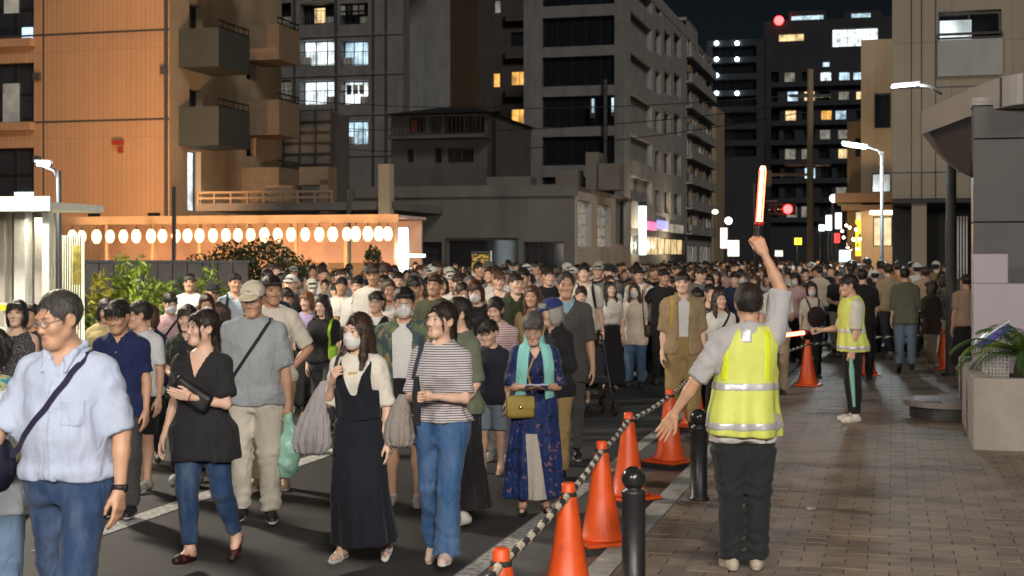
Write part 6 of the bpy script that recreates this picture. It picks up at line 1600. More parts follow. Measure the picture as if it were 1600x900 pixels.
# 1 man in light blue shirt
r=hero(108,462,6.3,-10,'heavy man in light blue button shirt and blue trousers with dark crossbody strap',sex='m',w=1.08,belly=.45,seed=3,hair='crew',hairc=HC_SALT,age=1,skin=1,fw=1.08,jaw=1.08,nose=1.05,head=(-26,12,-3),eyes=.62,look=(-.4,-.6),
  top=dict(kind='shirt',c=(.43,.50,.67),neck='shirt',loose=.70,hem=.885,sleeve=.95,slr=.060,flare=1.12,fold=.010,wr=.010),bot=dict(kind='pants',c=(.022,.05,.125),fit=1.12,mat=DENIM),shoe=dict(c=(.03,.025,.02)),
  armL=((.30,.05,-1),(.06,-.22,-1)),armR=((.50,-.25,-1),(.32,-.45,-1)),handL='relax',**WALK_A)
glasses(r,(.10,.10,.11));buttons(r,[1.33,1.24,1.15,1.06,.97],.0,r.top,(.75,.78,.85),r.kids['shirt'])
slab(r,r.top,.0025,lambda X,Y,Z:np.maximum(np.maximum(np.abs(X)-.016,Y+.04),np.maximum(Z-1.37,.93-Z)).astype(F32),'placket',CLOTH,(.43,.50,.67),r.kids['shirt'])
slab(r,r.top,.003,lambda X,Y,Z:np.maximum(np.maximum(np.abs(X-.09)-.05,Y+.03),np.maximum(Z-1.29,1.17-Z)).astype(F32),'pocket',CLOTH,(.42,.49,.66),r.kids['shirt'])
W_=r.arm['L'][2];v,f=lathe_vf([(.033,-.012),(.036,-.010),(.036,.010),(.033,.012)],16);d=nrm(r.arm['L'][1]-W_);R=np.stack([nrm(np.cross(V(0,1,0),d)),np.cross(d,nrm(np.cross(V(0,1,0),d))),d],1)
link('wristwatch',Soup().add(v@R.T+W_+d*.01,f).add(*[q for q in sphere_vf(W_+d*.01+V(.033,-.012,0),(.010,.018,.018),10,6)]).mesh('wristwatch',[LEATHER]),r.o,BLACK)
b=bag_blob((-.29,-.06,.98),(.05,.09,.12),4,.004,h=.012)
bo=carried(r,'shoulder_bag',mkmesh('shoulder_bag',*b,[LEATHER]),(.012,.014,.03),'small dark shoulder bag at the hip of the light blue shirt','bag')
add_strap(r,bo,[(.105,1.445),(.06,1.36),(-.03,1.24),(-.14,1.12),(-.24,1.02)],.026,(.020,.018,.05))
# 2 woman at the left edge
r=hero(-14,520,6.9,8,'curly-haired woman with a colourful scarf and cream waist bag',sex='f',seed=7,w=1.05,hair='perm',hairc=(.03,.026,.024),age=1,head=(-30,10,0),top=dict(kind='tee',c=(.50,.56,.62),hem=.72,loose=.7,sleeve=.9),bot=dict(kind='pants',c=(.13,.21,.33),mat=DENIM,fit=1.1),shoe=dict(c=(.3,.3,.3)),armL=((.12,.05,-1),(.1,.1,-1)),**STEP_A)
glasses(r)
v,f=sdfmesh([cap(r.tp((-.07,.02,1.42)),r.tp((.07,.02,1.42)),.05,.05,k=.03),cap(r.tp((.06,-.04,1.41)),r.tp((.05,-.12,1.18)),.035,.03,k=.03),cap(r.tp((-.06,-.04,1.41)),r.tp((-.04,-.12,1.2)),.035,.03,k=.03),wrinkle(5,.008,60)],.010)
link('scarf',mkmesh('scarf',v,f,[SCARF]),r.o,(.05,.30,.36))
b=bag_blob((.03,-.17,.965),(.16,.075,.075),2,.004);bo=carried(r,'waist_bag',mkmesh('waist_bag',*b,[CLOTH]),(.55,.49,.34),'cream and black waist bag on the curly-haired woman','bag')
b=bag_blob((.03,-.165,.895),(.165,.078,.042),3,.004);link('lower_pocket',mkmesh('lower_pocket',*b,[LEATHER]),bo,BLACK)
add_strap(r,bo,[(-.09,1.42),(-.02,1.2),(.06,1.02)],.03,(.015,.02,.06))
# 3 sleeveless woman
r=hero(27,472,11.6,6,'woman with dark shoulder-length hair in a black lace sleeveless top',sex='f',seed=12,hair='bob',skin=2,head=(-4,-4,0),top=dict(kind='tank',c=(.016,.016,.018),mat=LACE,neck='scoop',sleeve=0,hem=.82),bot=dict(kind='skirt',c=BLACK),shoe=dict(c=BLACK),armL=((.14,0,-1),(.06,-.15,-1)),**STEP_B)
# 5 navy polo
r=hero(190,472,10.4,-4,'person in navy polo shirt with full dark hair and lowered eyes',sex='m',seed=14,w=.97,hair='mop',hvol=1.5,age=1,skin=1,head=(-8,14,0),eyes=.2,top=dict(kind='polo',c=(.013,.022,.085),neck='shirt',hem=.80,loose=.5),bot=dict(kind='pants',c=(.05,.05,.052),fit=1.1),shoe=dict(c=(.02,.022,.035),sole=(.5,.45,.45)),armL=((.16,.03,-1),(.10,-.35,-1)),**STEP_A)
buttons(r,[1.33*r.s,1.27*r.s],.0,r.top,(.6,.5,.3),r.kids['polo_shirt'])
# 6 woman black blouse
r=hero(318,492,8.74,-12,'woman in black V-neck blouse and dark skinny jeans, hand on her belly',sex='f',seed=21,w=1.06,hair='tied',hairc=(.022,.013,.012),skin=2,head=(-40,-3,0),look=(-.4,0),fw=1.04,top=dict(kind='tunic',c=(.020,.020,.024),neck='deepvee',hem=.70,sleeve=.80,slr=.066,flare=1.2,loose=.6,fold=.008),bot=dict(kind='pants',c=(.018,.05,.13),mat=DENIM,fit=.96,len=.86,cuff=.9),shoe=dict(kind='sandal',c=(.30,.03,.03)),
  armR=((.30,.12,-1),(.20,-.30,-1)),armL=((.22,-.26,-1),(-.86,-.58,.26)),handL='flat',palmL=(-.2,1,.3),legL=((.06,.10,-1),(.08,.55,-1)),legR=((-.04,-.26,-1),(-.06,-.02,-1)),footL=(4,40),footR=(8,-6))
for sd in 'LR':
    pr,R,A,qq=shoe_prims(r,sd,.0,'sole');pr=pr[:-1]+[xform(half(qq(0,0,.0),(0,0,-1)),R,A),xform(ell(qq(0,-.045,.075),(.034,.062,.035),k=.01,op='s'),R,A)];v,f=sdfmesh(pr,.008);link('flat_shoe',mkmesh('flat_shoe',v,f,[LEATHER]),r.o,(.03,.012,.012))
b=sdfmesh([boxs(r.tp((-.01,-.150,1.165)),(.135,.034,.062),roty(.55),.03),wrinkle(3,.004,40)],.009);bo=carried(r,'sling_bag',mkmesh('sling_bag',*b,[LEATHER]),BLACK,'black sling pouch across the black V-neck blouse','bag')
add_strap(r,bo,[(-.11,1.39),(-.10,1.27)],.05,BLACK)
for k,(x,z) in enumerate(((-.02,1.175),(.015,1.165))): pass
t=bpy.data.curves.new('lettering','FONT');t.body='86';t.size=.048;t.extrude=.001
to=bpy.data.objects.new('lettering',t);COL.objects.link(to);bpy.context.view_layer.update();_me=bpy.data.meshes.new_from_object(to);bpy.data.objects.remove(to);to=link('lettering',_me);_me.materials.clear();_me.materials.append(WHITESTEEL);to.parent=bo;_x,_z=-.135,1.165*r.s+r.dz;to.location=(_x,min(surf(r.top,_x,_z,-1,.004),surf(r.top,_x+.05,_z,-1,.004)),_z);to.rotation_euler=(math.radians(90),0,0)
W_=r.arm['L'][2];tubeo('bracelet',[W_+.028*(math.cos(a)*V(0,1,0)+math.sin(a)*V(.3,0,1)) for a in np.linspace(0,6.28,14)],.004,LEATHER,r.o,(.25,.03,.03),5)
# 7 cap man
r=hero(398,440,10.2,0,'older man in cream cap, grey t-shirt and off-white trousers looking down',sex='m',seed=25,w=1.05,belly=.25,hair='crew',hairc=HC_GREY,age=1,skin=1,fw=1.05,head=(-6,13,0),eyes=.4,top=dict(kind='tee',c=(.30,.33,.36),hem=.83,loose=.65,sleeve=.9,slr=.062,flare=1.15,fold=.008),bot=dict(kind='pants',c=(.56,.53,.46),fit=1.22,kw=.006,len=.99),shoe=dict(c=(.02,.02,.022),sole=(.6,.6,.6)),armL=((.20,.04,-1),(.10,-.05,-1)),armR=((.18,.02,-1),(.06,-.2,-1)),handL='fist',legL=((.05,-.08,-1),(.03,.02,-1)),legR=((.03,.06,-1),(.02,.14,-1)),footR=(8,8),footL=(14,0))
co=capo(r,(.62,.57,.46),(.60,.52,.38));glasses(r,(.25,.23,.2))
tubeo('cap_lettering',hpts(r,[(-.022+.004*i,-.0925+.0012*abs(i-5),.083+.0025*(i%2)) for i in range(11)]),.0015,CLOTH,co,(.1,.1,.1),4)
bo=None
b=sdfmesh([cap(r.tp((-.20,-.02,1.03)),r.tp((-.21,.05,.93)),.06,.07,k=.02),wrinkle(2,.004,30)],.014);bo=carried(r,'crossbody_bag',mkmesh('crossbody_bag',*b,[LEATHER]),BLACK,'black crossbody bag with a thin strap over the grey t-shirt','bag')
add_strap(r,bo,[(.115,1.43),(.05,1.32),(-.05,1.17),(-.14,1.04)],.024,(.018,.02,.026));W_=r.arm['L'][2]+V(.0,-.01,-.08)
b=sdfmesh([ell(W_+V(.0,0,-.30),(.085,.06,.14),k=.04),cap(W_,W_+V(-.03,0,-.2),.012,.04,k=.05),cap(W_,W_+V(.04,0,-.2),.012,.04,k=.05),wrinkle(9,.016,55,(1,1,.5)),wrinkle(8,.006,120)],.008);PB=m_glass('thin_green_plastic',(.42,.80,.66),.35,.78)
tag(link('plastic_bag',mkmesh('plastic_bag',*b,[PB]),None,None,**world_of(r)),'mint green plastic carrier bag in the cap-wearing man\'s hand','bag')
# 8 man behind cap man
r=hero(424,430,11.6,6,'dark-haired man in off-white t-shirt with hand on hip behind the cap man',sex='m',seed=27,hair='short',skin=3,head=(20,5,0),top=dict(kind='tee',c=(.60,.56,.49),sleeve=.85),bot=dict(kind='pants',c=(.34,.26,.14)),shoe=dict(c=(.3,.2,.1)),armL=((.55,.25,-1),(-.55,-.2,-.65)),handL='fist',**STEP_B)
# 9 green shirt young woman
r=hero(294,481,12,0,'young woman with chin-length black hair in a dark olive shirt',sex='f',seed=31,hair='bob',skin=2,head=(-3,2,0),top=dict(kind='shirt',c=(.028,.038,.026),neck='shirt',hem=.80,loose=.7),bot=dict(kind='pants',c=BLACK,fit=1.15),shoe=dict(c=(.4,.4,.4)),armR=((.2,.0,-1),(-.5,-.8,-.2)),handR='fist',**STEP_B)
# 10 white tee man in glasses
r=hero(222,474,11.6,-25,'young man in white t-shirt and glasses looking aside behind the navy polo',sex='m',seed=33,hair='short',skin=0,head=(-40,4,0),top=dict(kind='tee',c=(.55,.57,.60)),bot=dict(kind='shorts',c=BLACK),shoe=dict(c=(.35,.33,.3)),**STEP_A)
glasses(r)
# 12 overall-dress woman
r=hero(562,502,8.72,-12,'masked woman in long black pinafore dress over a cream t-shirt',sex='f',seed=37,hair='longpart',hairc=(.045,.022,.014),skin=2,head=(-24,2,0),look=(.6,.2),top=dict(kind='tee',c=(.66,.63,.57),hem=1.0,loose=.35,sleeve=.95,slr=.062,flare=1.2,tuck=0,fold=.008),bot=dict(kind='dress',c=(.010,.012,.020),hem=.17,flare=.015,folds=8,famp=.012,body=.010),shoe=dict(kind='sandal',c=(.62,.60,.58)),
  armR=((.34,.05,-1),(-.30,-.55,.62)),handR='hold',palmR=(-.6,.8,0),armL=((.20,.05,-1),(.10,-.16,-1)),handL='relax',legR=((.03,-.22,-1),(.0,.02,-1)),legL=((.05,.16,-1),(.05,.5,-1)),footL=(6,48),footR=(8,0))
mask(r)
# bib of the dress: V in front and two straps
tp=r.top;sv=r.s
def bib(X,Y,Z,s=sv,dz=r.dz,P=r.P):
    z=(Z-dz)/s;xx=np.abs(X)/s
    vin=.018+(z-1.165)*.36          # inner edge of the V
    inner=np.where(z>1.165,vin-xx,-1.0)
    outer=xx-np.where(z>1.20,np.clip(.135-(z-1.20)*.12,.105,.15),.165)
    return (np.maximum(np.maximum(inner,outer),np.maximum(.97-z,z-1.50))*s).astype(F32)
slab(r,tp,.006,bib,'bib',CLOTH,(.010,.012,.020),r.kids['dress'],.008)
link('shirt_print',Soup().add(*box_vf((.0,surf(tp,0,1.315*sv+r.dz,-1,.002),1.315*sv+r.dz),(.028,.002,.010))).mesh('shirt_print',[plain('gold_print',(.45,.32,.12),.6)],False),r.kids['t_shirt'])
hw=r.arm['R'][2];c0=V(-.30,-.02,.80)
b=sdfmesh([loft([(z,a_,f_,f_,-.31+c_,-.03) for z,a_,f_,c_ in ((.68,.05,.03,0),(.70,.09,.055,0),(.76,.110,.07,.005),(.84,.102,.062,.01),(.93,.080,.046,.03),(1.04,.050,.032,.06),(1.14,.024,.018,.09))],None,None,2.1,(13,.009,2.,1.16,.75)),wrinkle(11,.006,40)],.009);bo=carried(r,'tote_bag',mkmesh('tote_bag',*b,[LACE]),(.30,.29,.30),'large grey lace-patterned tote bag slung from the pinafore woman\'s shoulder','bag')
add_strap(r,bo,[(-.115,1.30),(-.13,1.18),(-.17,1.08)],.030,(.035,.032,.04));
# 13 camo man
r=hero(632,447,10.9,-4,'man in glasses and mask wearing an open camouflage shirt over white t-shirt and black shorts',sex='m',seed=41,w=1.12,belly=.2,hair='short',skin=0,fw=1.05,head=(6,3,0),top=dict(kind='jacket',c=(.11,.15,.085),mat=CAMO,neck='open',vw=.085,hem=.86,loose=.7,sleeve=.95,slr=.064,o=.024),under=dict(c=(.62,.62,.62),hem=.82),bot=dict(kind='shorts',c=BLACK,fit=1.15,len=.95),shoe=dict(c=(.62,.58,.54),sole=(.62,.60,.58)),legL=((.05,-.06,-1),(.0,.03,-1)),legR=((.03,.02,-1),(.0,.06,-1)),armL=((.2,.05,-1),(.1,-.2,-1)))
mask(r);glasses(r)
# 14 striped woman
r=hero(690,482,8.7,-14,'woman in striped t-shirt and wide blue jeans holding her bag strap',sex='f',seed=43,hair='tied',hairc=(.026,.015,.012),skin=2,head=(-30,-5,0),look=(-.3,.3),top=dict(kind='tee',c=(.56,.54,.55),mat=STRIPE,hem=.93,loose=.25,sleeve=.85,slr=.051,flare=1.1),bot=dict(kind='pants',c=(.035,.10,.24),mat=DENIM,fit=1.08,cuff=1.55,len=1.06,waist=1.03),shoe=dict(c=(.62,.48,.42),sole=(.7,.68,.66)),
  armR=((.20,-.28,-1),(-.40,-.85,.10)),handR='fist',armL=((.20,-.34,-1),(-.80,-.62,.10)),handL='fist',legL=((-.02,-.22,-1),(-.02,-.04,-1)),legR=((.02,.10,-1),(.03,.42,-1)),footR=(6,36),footL=(6,-4))
c0=V(-.235,-.10,.86)
b=sdfmesh([loft([(z,a_,f_,f_,-.235+c_,-.12) for z,a_,f_,c_ in ((.74,.04,.03,0),(.76,.078,.06,0),(.81,.095,.07,0),(.89,.088,.062,0),(.99,.060,.04,.015),(1.07,.028,.022,.03))],None,None,2.1,(11,.008,1.,1.1,.82)),wrinkle(17,.005,45)],.009);bo=carried(r,'shoulder_bag',mkmesh('shoulder_bag',*b,[LACE]),(.25,.22,.20),'soft taupe pouch bag hanging beside the wide blue jeans','bag')
add_strap(r,bo,[(-.105,1.42),(-.115,1.30),(-.14,1.16)],.032,(.035,.04,.06))
W_=r.arm['R'][2];tag(link('umbrella',Soup().add(*tube_vf([W_+V(.03,-.05,.13),W_+V(.03,-.05,.02),W_+V(.035,-.05,-.16)],[.014,.028,.020],9)[:2]).mesh('umbrella',[CLOTH]),None,(.02,.02,.026),**world_of(r)),'folded dark umbrella gripped by the woman in stripes','umbrella')
# 15 green tee woman behind
r=hero(722,468,10.1,-55,'woman in sage green t-shirt and long black skirt seen from the side',sex='f',seed=47,hair='tied',skin=2,head=(-10,6,0),top=dict(kind='tee',c=(.13,.15,.105),hem=.84,loose=.7,sleeve=.95,slr=.066),bot=dict(kind='skirt',c=BLACK,hem=.14,flare=.04),shoe=dict(c=(.6,.58,.55)),armL=((.16,.05,-1),(.0,-.6,-.8)),**STEP_A)
# 16 boy
r=hero(768,505,12.5,-14,'small boy in navy t-shirt and pale denim shorts',sex='m',seed=51,child=1,w=.92,hair='mop',skin=2,head=(-16,14,0),eyes=.5,top=dict(kind='tee',c=(.018,.020,.032),hem=.80,loose=.7),bot=dict(kind='shorts',c=(.22,.28,.33),mat=DENIM,fit=1.2),shoe=dict(kind='sandal',c=(.50,.42,.32)),armL=((.2,.0,-1),(.06,-.35,-1)),legL=((.05,-.05,-1),(.02,.02,-1)),legR=((.05,.03,-1),(.02,.06,-1)))
# 17 red stripes mother
r=hero(778,467,13.2,-10,'woman in red and white striped top leaning over the boy',sex='f',seed=53,hair='tied',hvol=1.2,skin=2,lean=6,head=(-8,14,0),eyes=.4,top=dict(kind='tee',c=(.58,.52,.52),mat=REDSTRIPE,loose=.5),bot=dict(kind='pants',c=(.45,.43,.40)),shoe=dict(c=(.4,.4,.4)),armL=((.14,-.1,-1),(-.3,-.7,-.7)),armR=((.2,-.2,-1),(-.2,-.8,-.5)),**STEP_A)
# 18 woman in blue dress with towel
r=hero(834,485,10.6,4,'grey-haired woman in long blue patterned dress with turquoise towel reading a booklet',sex='f',seed=57,w=1.04,hair='short',hvol=1.7,hairc=(.13,.125,.12),age=1,skin=0,lean=6,head=(-10,28,0),eyes=.2,top=dict(kind='tee',c=(.012,.025,.105),mat=FLORAL,neck='vee',hem=.9,loose=.5,sleeve=.95,slr=.064,flare=1.15),bot=dict(kind='dress',c=(.012,.030,.13),mat=FLORAL,hem=.13,flare=.045,folds=10,famp=.016),shoe=dict(kind='sandal',c=(.02,.018,.016)),
  armL=((.22,-.05,-1),(-.62,-.85,.05)),handL='flat',palmL=(-.1,-.1,1),armR=((.22,-.05,-1),(-.55,-.85,.05)),handR='flat',palmR=(-.1,-.1,1),legL=((.03,-.04,-1),(.0,.03,-1)),legR=((.03,-.10,-1),(.0,.0,-1)))
glasses(r,(.3,.25,.2))
tw=[]
for sg in (-1,1):
    xs=[(sg*.062,1.455),(sg*.085,1.38),(sg*.098,1.25),(sg*.102,1.12),(sg*.108,.985)]
    P=[];
    for x,z in xs:
        zz=z*r.s+r.dz;P.append((x,surf(r.top,x,zz,-1,.016) if z<1.43 else r.nb[1]-.055,zz))
    P=[(sg*.055,r.nb[1]+.065,r.nb[2]+.045),(sg*.075,r.nb[1]+.0,r.nb[2]+.042)]+P
    tw.append(np.array(P))
s=Soup()
for P in tw:
    t_=np.linspace(0,len(P)-1,26);Q=np.stack([np.interp(t_,range(len(P)),P[:,k]) for k in range(3)],1)
    for _ in range(2): Q[1:-1]=(Q[:-2]+Q[2:]+2*Q[1:-1])/4
    up=[nrm(q-np.array([0,r.nb[1]+.06,q[2]])) for q in Q];soup_tube(s,Q,0,flat=(.088,.014),up=up)
soup_tube(s,[tw[0][0],(0,r.nb[1]+.085,r.nb[2]+.045),tw[1][0]],0,flat=(.07,.016),up=(0,1,.3))
o=link('towel',s.mesh('towel',[CLOTH],True),r.o,(.26,.62,.60));md=o.modifiers.new('soft','BEVEL');md.width=.005
Wm=(r.arm['L'][2]+r.arm['R'][2])/2+V(0,-.075,.012)
v,f=box_vf(Wm,(.085,.055,.005),rotx(-.35));bo=tag(link('booklet',Soup().add(v,f).mesh('booklet',[PLASTIC],False),None,(.30,.36,.55),**world_of(r)),'pale blue booklet in the hands of the grey-haired woman','booklet')
bx_=-.11;yb=surf(r.bot,bx_,.80,-1,.045)
b=sdfmesh([boxs((bx_,yb,.80),(.105,.035,.085),None,.03),wrinkle(3,.003,40)],.009);bo=carried(r,'handbag',mkmesh('handbag',*b,[LEATHER]),(.34,.25,.05),'mustard yellow handbag on a thin gold strap over the blue dress','bag')
link('flap',Soup().add(*box_vf((bx_,yb-.036,.835),(.10,.004,.045))).mesh('flap',[LEATHER],False),bo,(.36,.27,.06));link('clasp',Soup().add(*sphere_vf((bx_,yb-.042,.80),(.018,.006,.012),10,6)).mesh('clasp',[SHINY]),bo,(.5,.4,.15))
add_strap(r,bo,[(.085,1.40),(.02,1.24),(-.06,1.05),(-.02,.90)],.012,(.38,.27,.07));add_strap(r,bo,[(-.16,1.0),(-.20,.90)],.012,(.38,.27,.07),prims=r.bot)
x=.02;slab(r,r.bot,.004,lambda X,Y,Z:np.maximum(np.maximum(np.abs(X+.02+.10*(Z-.5))-(.045+.05*(.6-Z)),Y+.03),np.maximum(Z-.60,.11-Z)).astype(F32),'slip',CLOTH,(.50,.47,.42),r.kids['dress'],.010)
# 20 white-haired woman, blue cap
r=hero(868,470,12.2,-40,'white-haired person in blue cap, black jacket and khaki trousers',sex='f',seed=61,w=1.08,hair='bob',hairc=HC_WHITE,age=1,head=(-30,10,0),top=dict(kind='shirt',c=(.014,.014,.018),neck='shirt',hem=.78,sleeve=1.6,loose=.7),bot=dict(kind='pants',c=(.30,.215,.09),fit=1.3,cuff=1.1),shoe=dict(c=BLACK),armL=((.18,.0,-1),(-.2,-.9,.2)),handL='hold',**STEP_A)
capo(r,(.02,.035,.15))
# 19 grey vest man
r=hero(884,425,13.3,0,'tall balding man in charcoal shirt with pale blue collar',sex='m',seed=63,w=1.06,hair='balding',hairc=HC_SALT,age=1,skin=1,head=(2,3,0),top=dict(kind='shirt',c=(.075,.070,.068),cc=(.22,.40,.52),neck='vee',vw=.09,hem=.70,loose=.75,sleeve=.95,slr=.066),under=dict(c=(.22,.40,.52)),bot=dict(kind='pants',c=(.06,.06,.06)),shoe=dict(c=BLACK),armL=((.2,.02,-1),(.10,-.22,-1)),**STEP_B)
cr=[]
for sg in (-1,1):
    a,b_,c,d=r.tp((0,.074,1.47)),r.tp((sg*.066,.018,1.458)),r.tp((sg*.056,-.05,1.432)),r.tp((sg*.040,-.128,1.30));cr+=[cap(a,b_,.013,.014,k=.01),cap(b_,c,.014,.015,k=.01),cap(c,d,.020,.010,k=.012)]
link('collar',mkmesh('collar',*sdfmesh(cr,.009),[CLOTH]),r.kids['shirt'],(.22,.42,.54))
# 24 guard with raised baton (seen from behind)
VESTY=(.70,.78,.17);SILV=(.48,.49,.50)
def m_vest():
    m=m_obj('hi_vis_mesh',.55,.4);return m
VEST=m_vest();RETRO=plain('retroreflective_tape',(.55,.56,.58),.35,.25,vs=25)
def vest(r,par,bands,open_front=True,loose=.012,hem=.80,name='safety_vest'):
    s=r.s;tab=r.tab.copy();tab[:,1:4]+=.030+loose
    zc=1.28*s+r.dz;ic=int(np.argmin(np.abs(tab[:,0]-zc)))
    for i in range(ic):
        for c in (1,2,3): tab[i,c]=max(tab[i,c],tab[ic,c]*.96)
    zs=np.linspace(hem*s+r.dz,tab[-1,0],24);tt=np.stack([np.interp(zs,tab[:,0],tab[:,c]) for c in range(6)],1);tt[:,0]=zs
    g=np.clip((1.15*s+r.dz-zs)/(.3*s),0,1);tt[:,1]+=.030*g;tt[:,2]+=.02*g;tt[:,3]+=.035*g
    pr=[loft(tt,r.T,r.P,k=.03,fold=(7,.010,3.1,1.25*s+r.dz,hem*s+r.dz))]
    for sd in 'LR':
        S,E,W_=r.arm[sd];pr.append(cap(r.nb+V(0,.012,-.005),S+.22*(r.nb-S)+V(0,0,.012),.060*s,.060*s,k=.03))
    pr.append(wrinkle(r.sp['seed']+9,.006,26))
    for sd,sg in (('L',1),('R',-1)):
        S,E,W_=r.arm[sd];dn=nrm(E-S)
        c=S+V(-sg*.000,0,-.075);pr.append(cap(S+V(sg*.04,0,.06),c+V(sg*.045,0,-.05),.068*s,.078*s,k=.01,op='s'));pr.append(cap(S,E,.073*s,.070*s,k=.008,op='s'))
    pr.append(ell(r.nb+r.T@V(0,-.022,.050)*s,(.076*s,.085*s,.066*s),k=.006,op='s'))
    pr.append(half((0,0,hem*s+r.dz),(0,0,-1)))
    vo=link(name,mkmesh(name,*sdfmesh(pr,.0105),[VEST]),par,VESTY)
    for (z0,z1,m,c,nm) in bands:
        slab(r,pr,.0025,lambda X,Y,Z,z0=z0,z1=z1:np.maximum(z0*s+r.dz-Z,Z-z1*s-r.dz).astype(F32)+0*X+0*Y,nm,m,c,vo,.0095)
    r.vest=pr;r.vo=vo
r=hero(1162,440,8.47,180,'security guard seen from behind in yellow reflective vest raising a glowing baton',z=.04,sex='m',seed=67,w=.98,hair='short',hvol=1.5,skin=1,head=(-8,4,0),twist=6,roll=-4,top=dict(kind='tee',c=(.42,.42,.44),hem=.82,loose=.6,sleeve=.95,slr=.066,flare=1.15,fold=.009),bot=dict(kind='pants',c=(.018,.022,.025),fit=1.25,kw=.007,len=1.0,name='cargo_trousers'),shoe=dict(c=(.45,.40,.32),sole=(.5,.47,.42)),
  armR=((.16,-.12,1),(-.44,-.14,1)),shrR=.050,handR='fist',palmR=(-.2,-1,0),armL=((.66,-.05,-1),(.60,-.22,-1)),handL='open',palmL=(.3,1,0),legL=((-.02,.0,-1),(.0,.03,-1)),legR=((.0,-.02,-1),(-.02,.03,-1)),footL=(10,0),footR=(14,0))
GUARD=r
vest(r,r.o,[(.845,.895,RETRO,None,'reflective_band'),(1.075,1.125,RETRO,None,'reflective_band')],hem=.80)
for sg in (-1,1):
    slab(r,r.vest,.002,lambda X,Y,Z,sg=sg:np.maximum(np.abs(X-sg*.125*r.s)-.022,np.maximum(1.135*r.s+r.dz-Z,Z-1.43*r.s-r.dz)).astype(F32)+0*Y,'shoulder_stripe',VEST,(.75,.85,.03),r.vo)
slab(r,r.vest,.0025,lambda X,Y,Z:(np.maximum(np.abs(X)-.035,np.maximum(1.36*r.s+r.dz-Z,-Y+.02))).astype(F32),'neck_tag',RETRO,None,r.vo)
for sd,sg in (('L',1),('R',-1)):
    h,kn,an=r.leg[sd];c=h*.35+kn*.65
    slab(r,r.bot,.010,lambda X,Y,Z,c=c,sg=sg:np.maximum(np.maximum(np.abs(Z-c[2])-.095,np.abs(Y-c[1]-.01)-.075),-(X-c[0])*sg+.02).astype(F32),'cargo_pocket',CLOTH,(.017,.021,.024),r.kids['cargo_trousers'],.009)
    slab(r,r.bot,.013,lambda X,Y,Z,c=c,sg=sg:np.maximum(np.maximum(np.abs(Z-c[2]-.085)-.022,np.abs(Y-c[1]-.01)-.080),-(X-c[0])*sg+.02).astype(F32),'pocket_flap',CLOTH,(.015,.019,.022),r.kids['cargo_trousers'],.009)
    slab(r,r.bot,.004,lambda X,Y,Z,h=h,sg=sg:np.maximum(np.maximum(np.abs(Z-h[2]-.01)-.065,np.abs(X-sg*.085)-.055),-Y+.03).astype(F32),'back_pocket',CLOTH,(.017,.021,.024),r.kids['cargo_trousers'],.009)
b=sdfmesh([loft(np.c_[r.tab[:4,0]-.02,r.tab[:4,1:4]+.022,r.tab[:4,4:]],r.T,r.P),half((0,0,.815*r.s+r.dz),(0,0,-1)),half((0,0,.93*r.s+r.dz),(0,0,1))],.010) if False else None
slab(r,r.bot,.010,lambda X,Y,Z:np.maximum(.765*r.s+r.dz-Z,Z-.83*r.s-r.dz).astype(F32)+0*X+0*Y,'undershirt_tail',CLOTH,(.60,.60,.60),r.o,.010)
# his baton
Wg=r.arm['R'][2]+nrm(r.arm['R'][2]-r.arm['R'][1])*.075+V(.0,-.035,.0);M=rotz(math.pi);wp=lambda p:tuple(M@np.asarray(p)+V(r.o.location[0],r.o.location[1],r.o.location[2]))
bd=nrm(V(-.08,-.05,1.0));BATON=glow('baton_red',(1.0,.05,.02),6);BATC=glow('baton_core',(1.0,.42,.22),3.6)
def baton(base,d,lab,energy,L_=.40):
    base=V(*base);o=tag(empty('signal_baton',tuple(base)),lab,'baton')
    tubeo('handle',[V(0,0,0)-d*.07,V(0,0,0),d*.08,d*.10],[.015,.016,.017,.022],PLASTIC,o,(.02,.02,.03),10)
    tubeo('guard_ring',[d*.095,d*.12],[.030,.030],PLASTIC,o,(.4,.02,.02),14)
    tubeo('glow_tube',[d*.12,d*(.12+L_*.15),d*(.12+L_*.95),d*(.12+L_)],[.021,.0195,.0195,.014],BATC,o,None,14)
    for k in range(4):
        a=k*1.571+.4;e1=nrm(np.cross(d,V(0,1,.1)));e2=np.cross(d,e1);q=(math.cos(a)*e1+math.sin(a)*e2)*.0205
        tubeo('red_strip',[d*.125+q,d*(.12+L_*.93)+q],[.0050,.0050],BATON,o,None,6)
    lamp('POINT',tuple(d*(.12+L_/2)+V(0,-.06,0)),energy,(1,.25,.10),.08,o)
baton(wp(Wg),nrm(M@bd),'long glowing red-white signal baton held up by the guard',1.2,.34)
# 25 second guard
r=hero(1332,428,16.1,-82,'young guard standing in profile in yellow vest, black trousers and white shoes',z=.04,sex='m',seed=71,w=.95,hair='mop',skin=0,head=(-4,8,0),top=dict(kind='tee',c=(.60,.59,.52),hem=.82,sleeve=.95,slr=.062),bot=dict(kind='pants',c=(.012,.012,.014),fit=.98,len=.93),shoe=dict(c=(.66,.64,.58),sole=(.65,.62,.56)),armL=((.06,-.06,-1),(.03,-.20,-1)),armR=((.16,-.25,-1),(.1,-1,-.12)),handR='fist',handL='fist',legL=((.03,-.02,-1),(.0,.02,-1)),legR=((.03,.04,-1),(.0,.05,-1)))
vest(r,r.o,[(.845,.895,RETRO,None,'reflective_band'),(1.04,1.09,RETRO,None,'reflective_band')],hem=.82)
ry=math.radians(-82);wp=lambda p,r=r:tuple(rotz(ry)@np.asarray(p)+V(r.o.location[0],r.o.location[1],r.o.location[2]))
hb=r.arm['R'][2]+V(0,-.06,-.01);dd=nrm(rotz(ry)@V(-.05,-1,-.12));baton(wp(hb),dd,'glowing orange baton lowered by the young guard in profile',.8,.42)
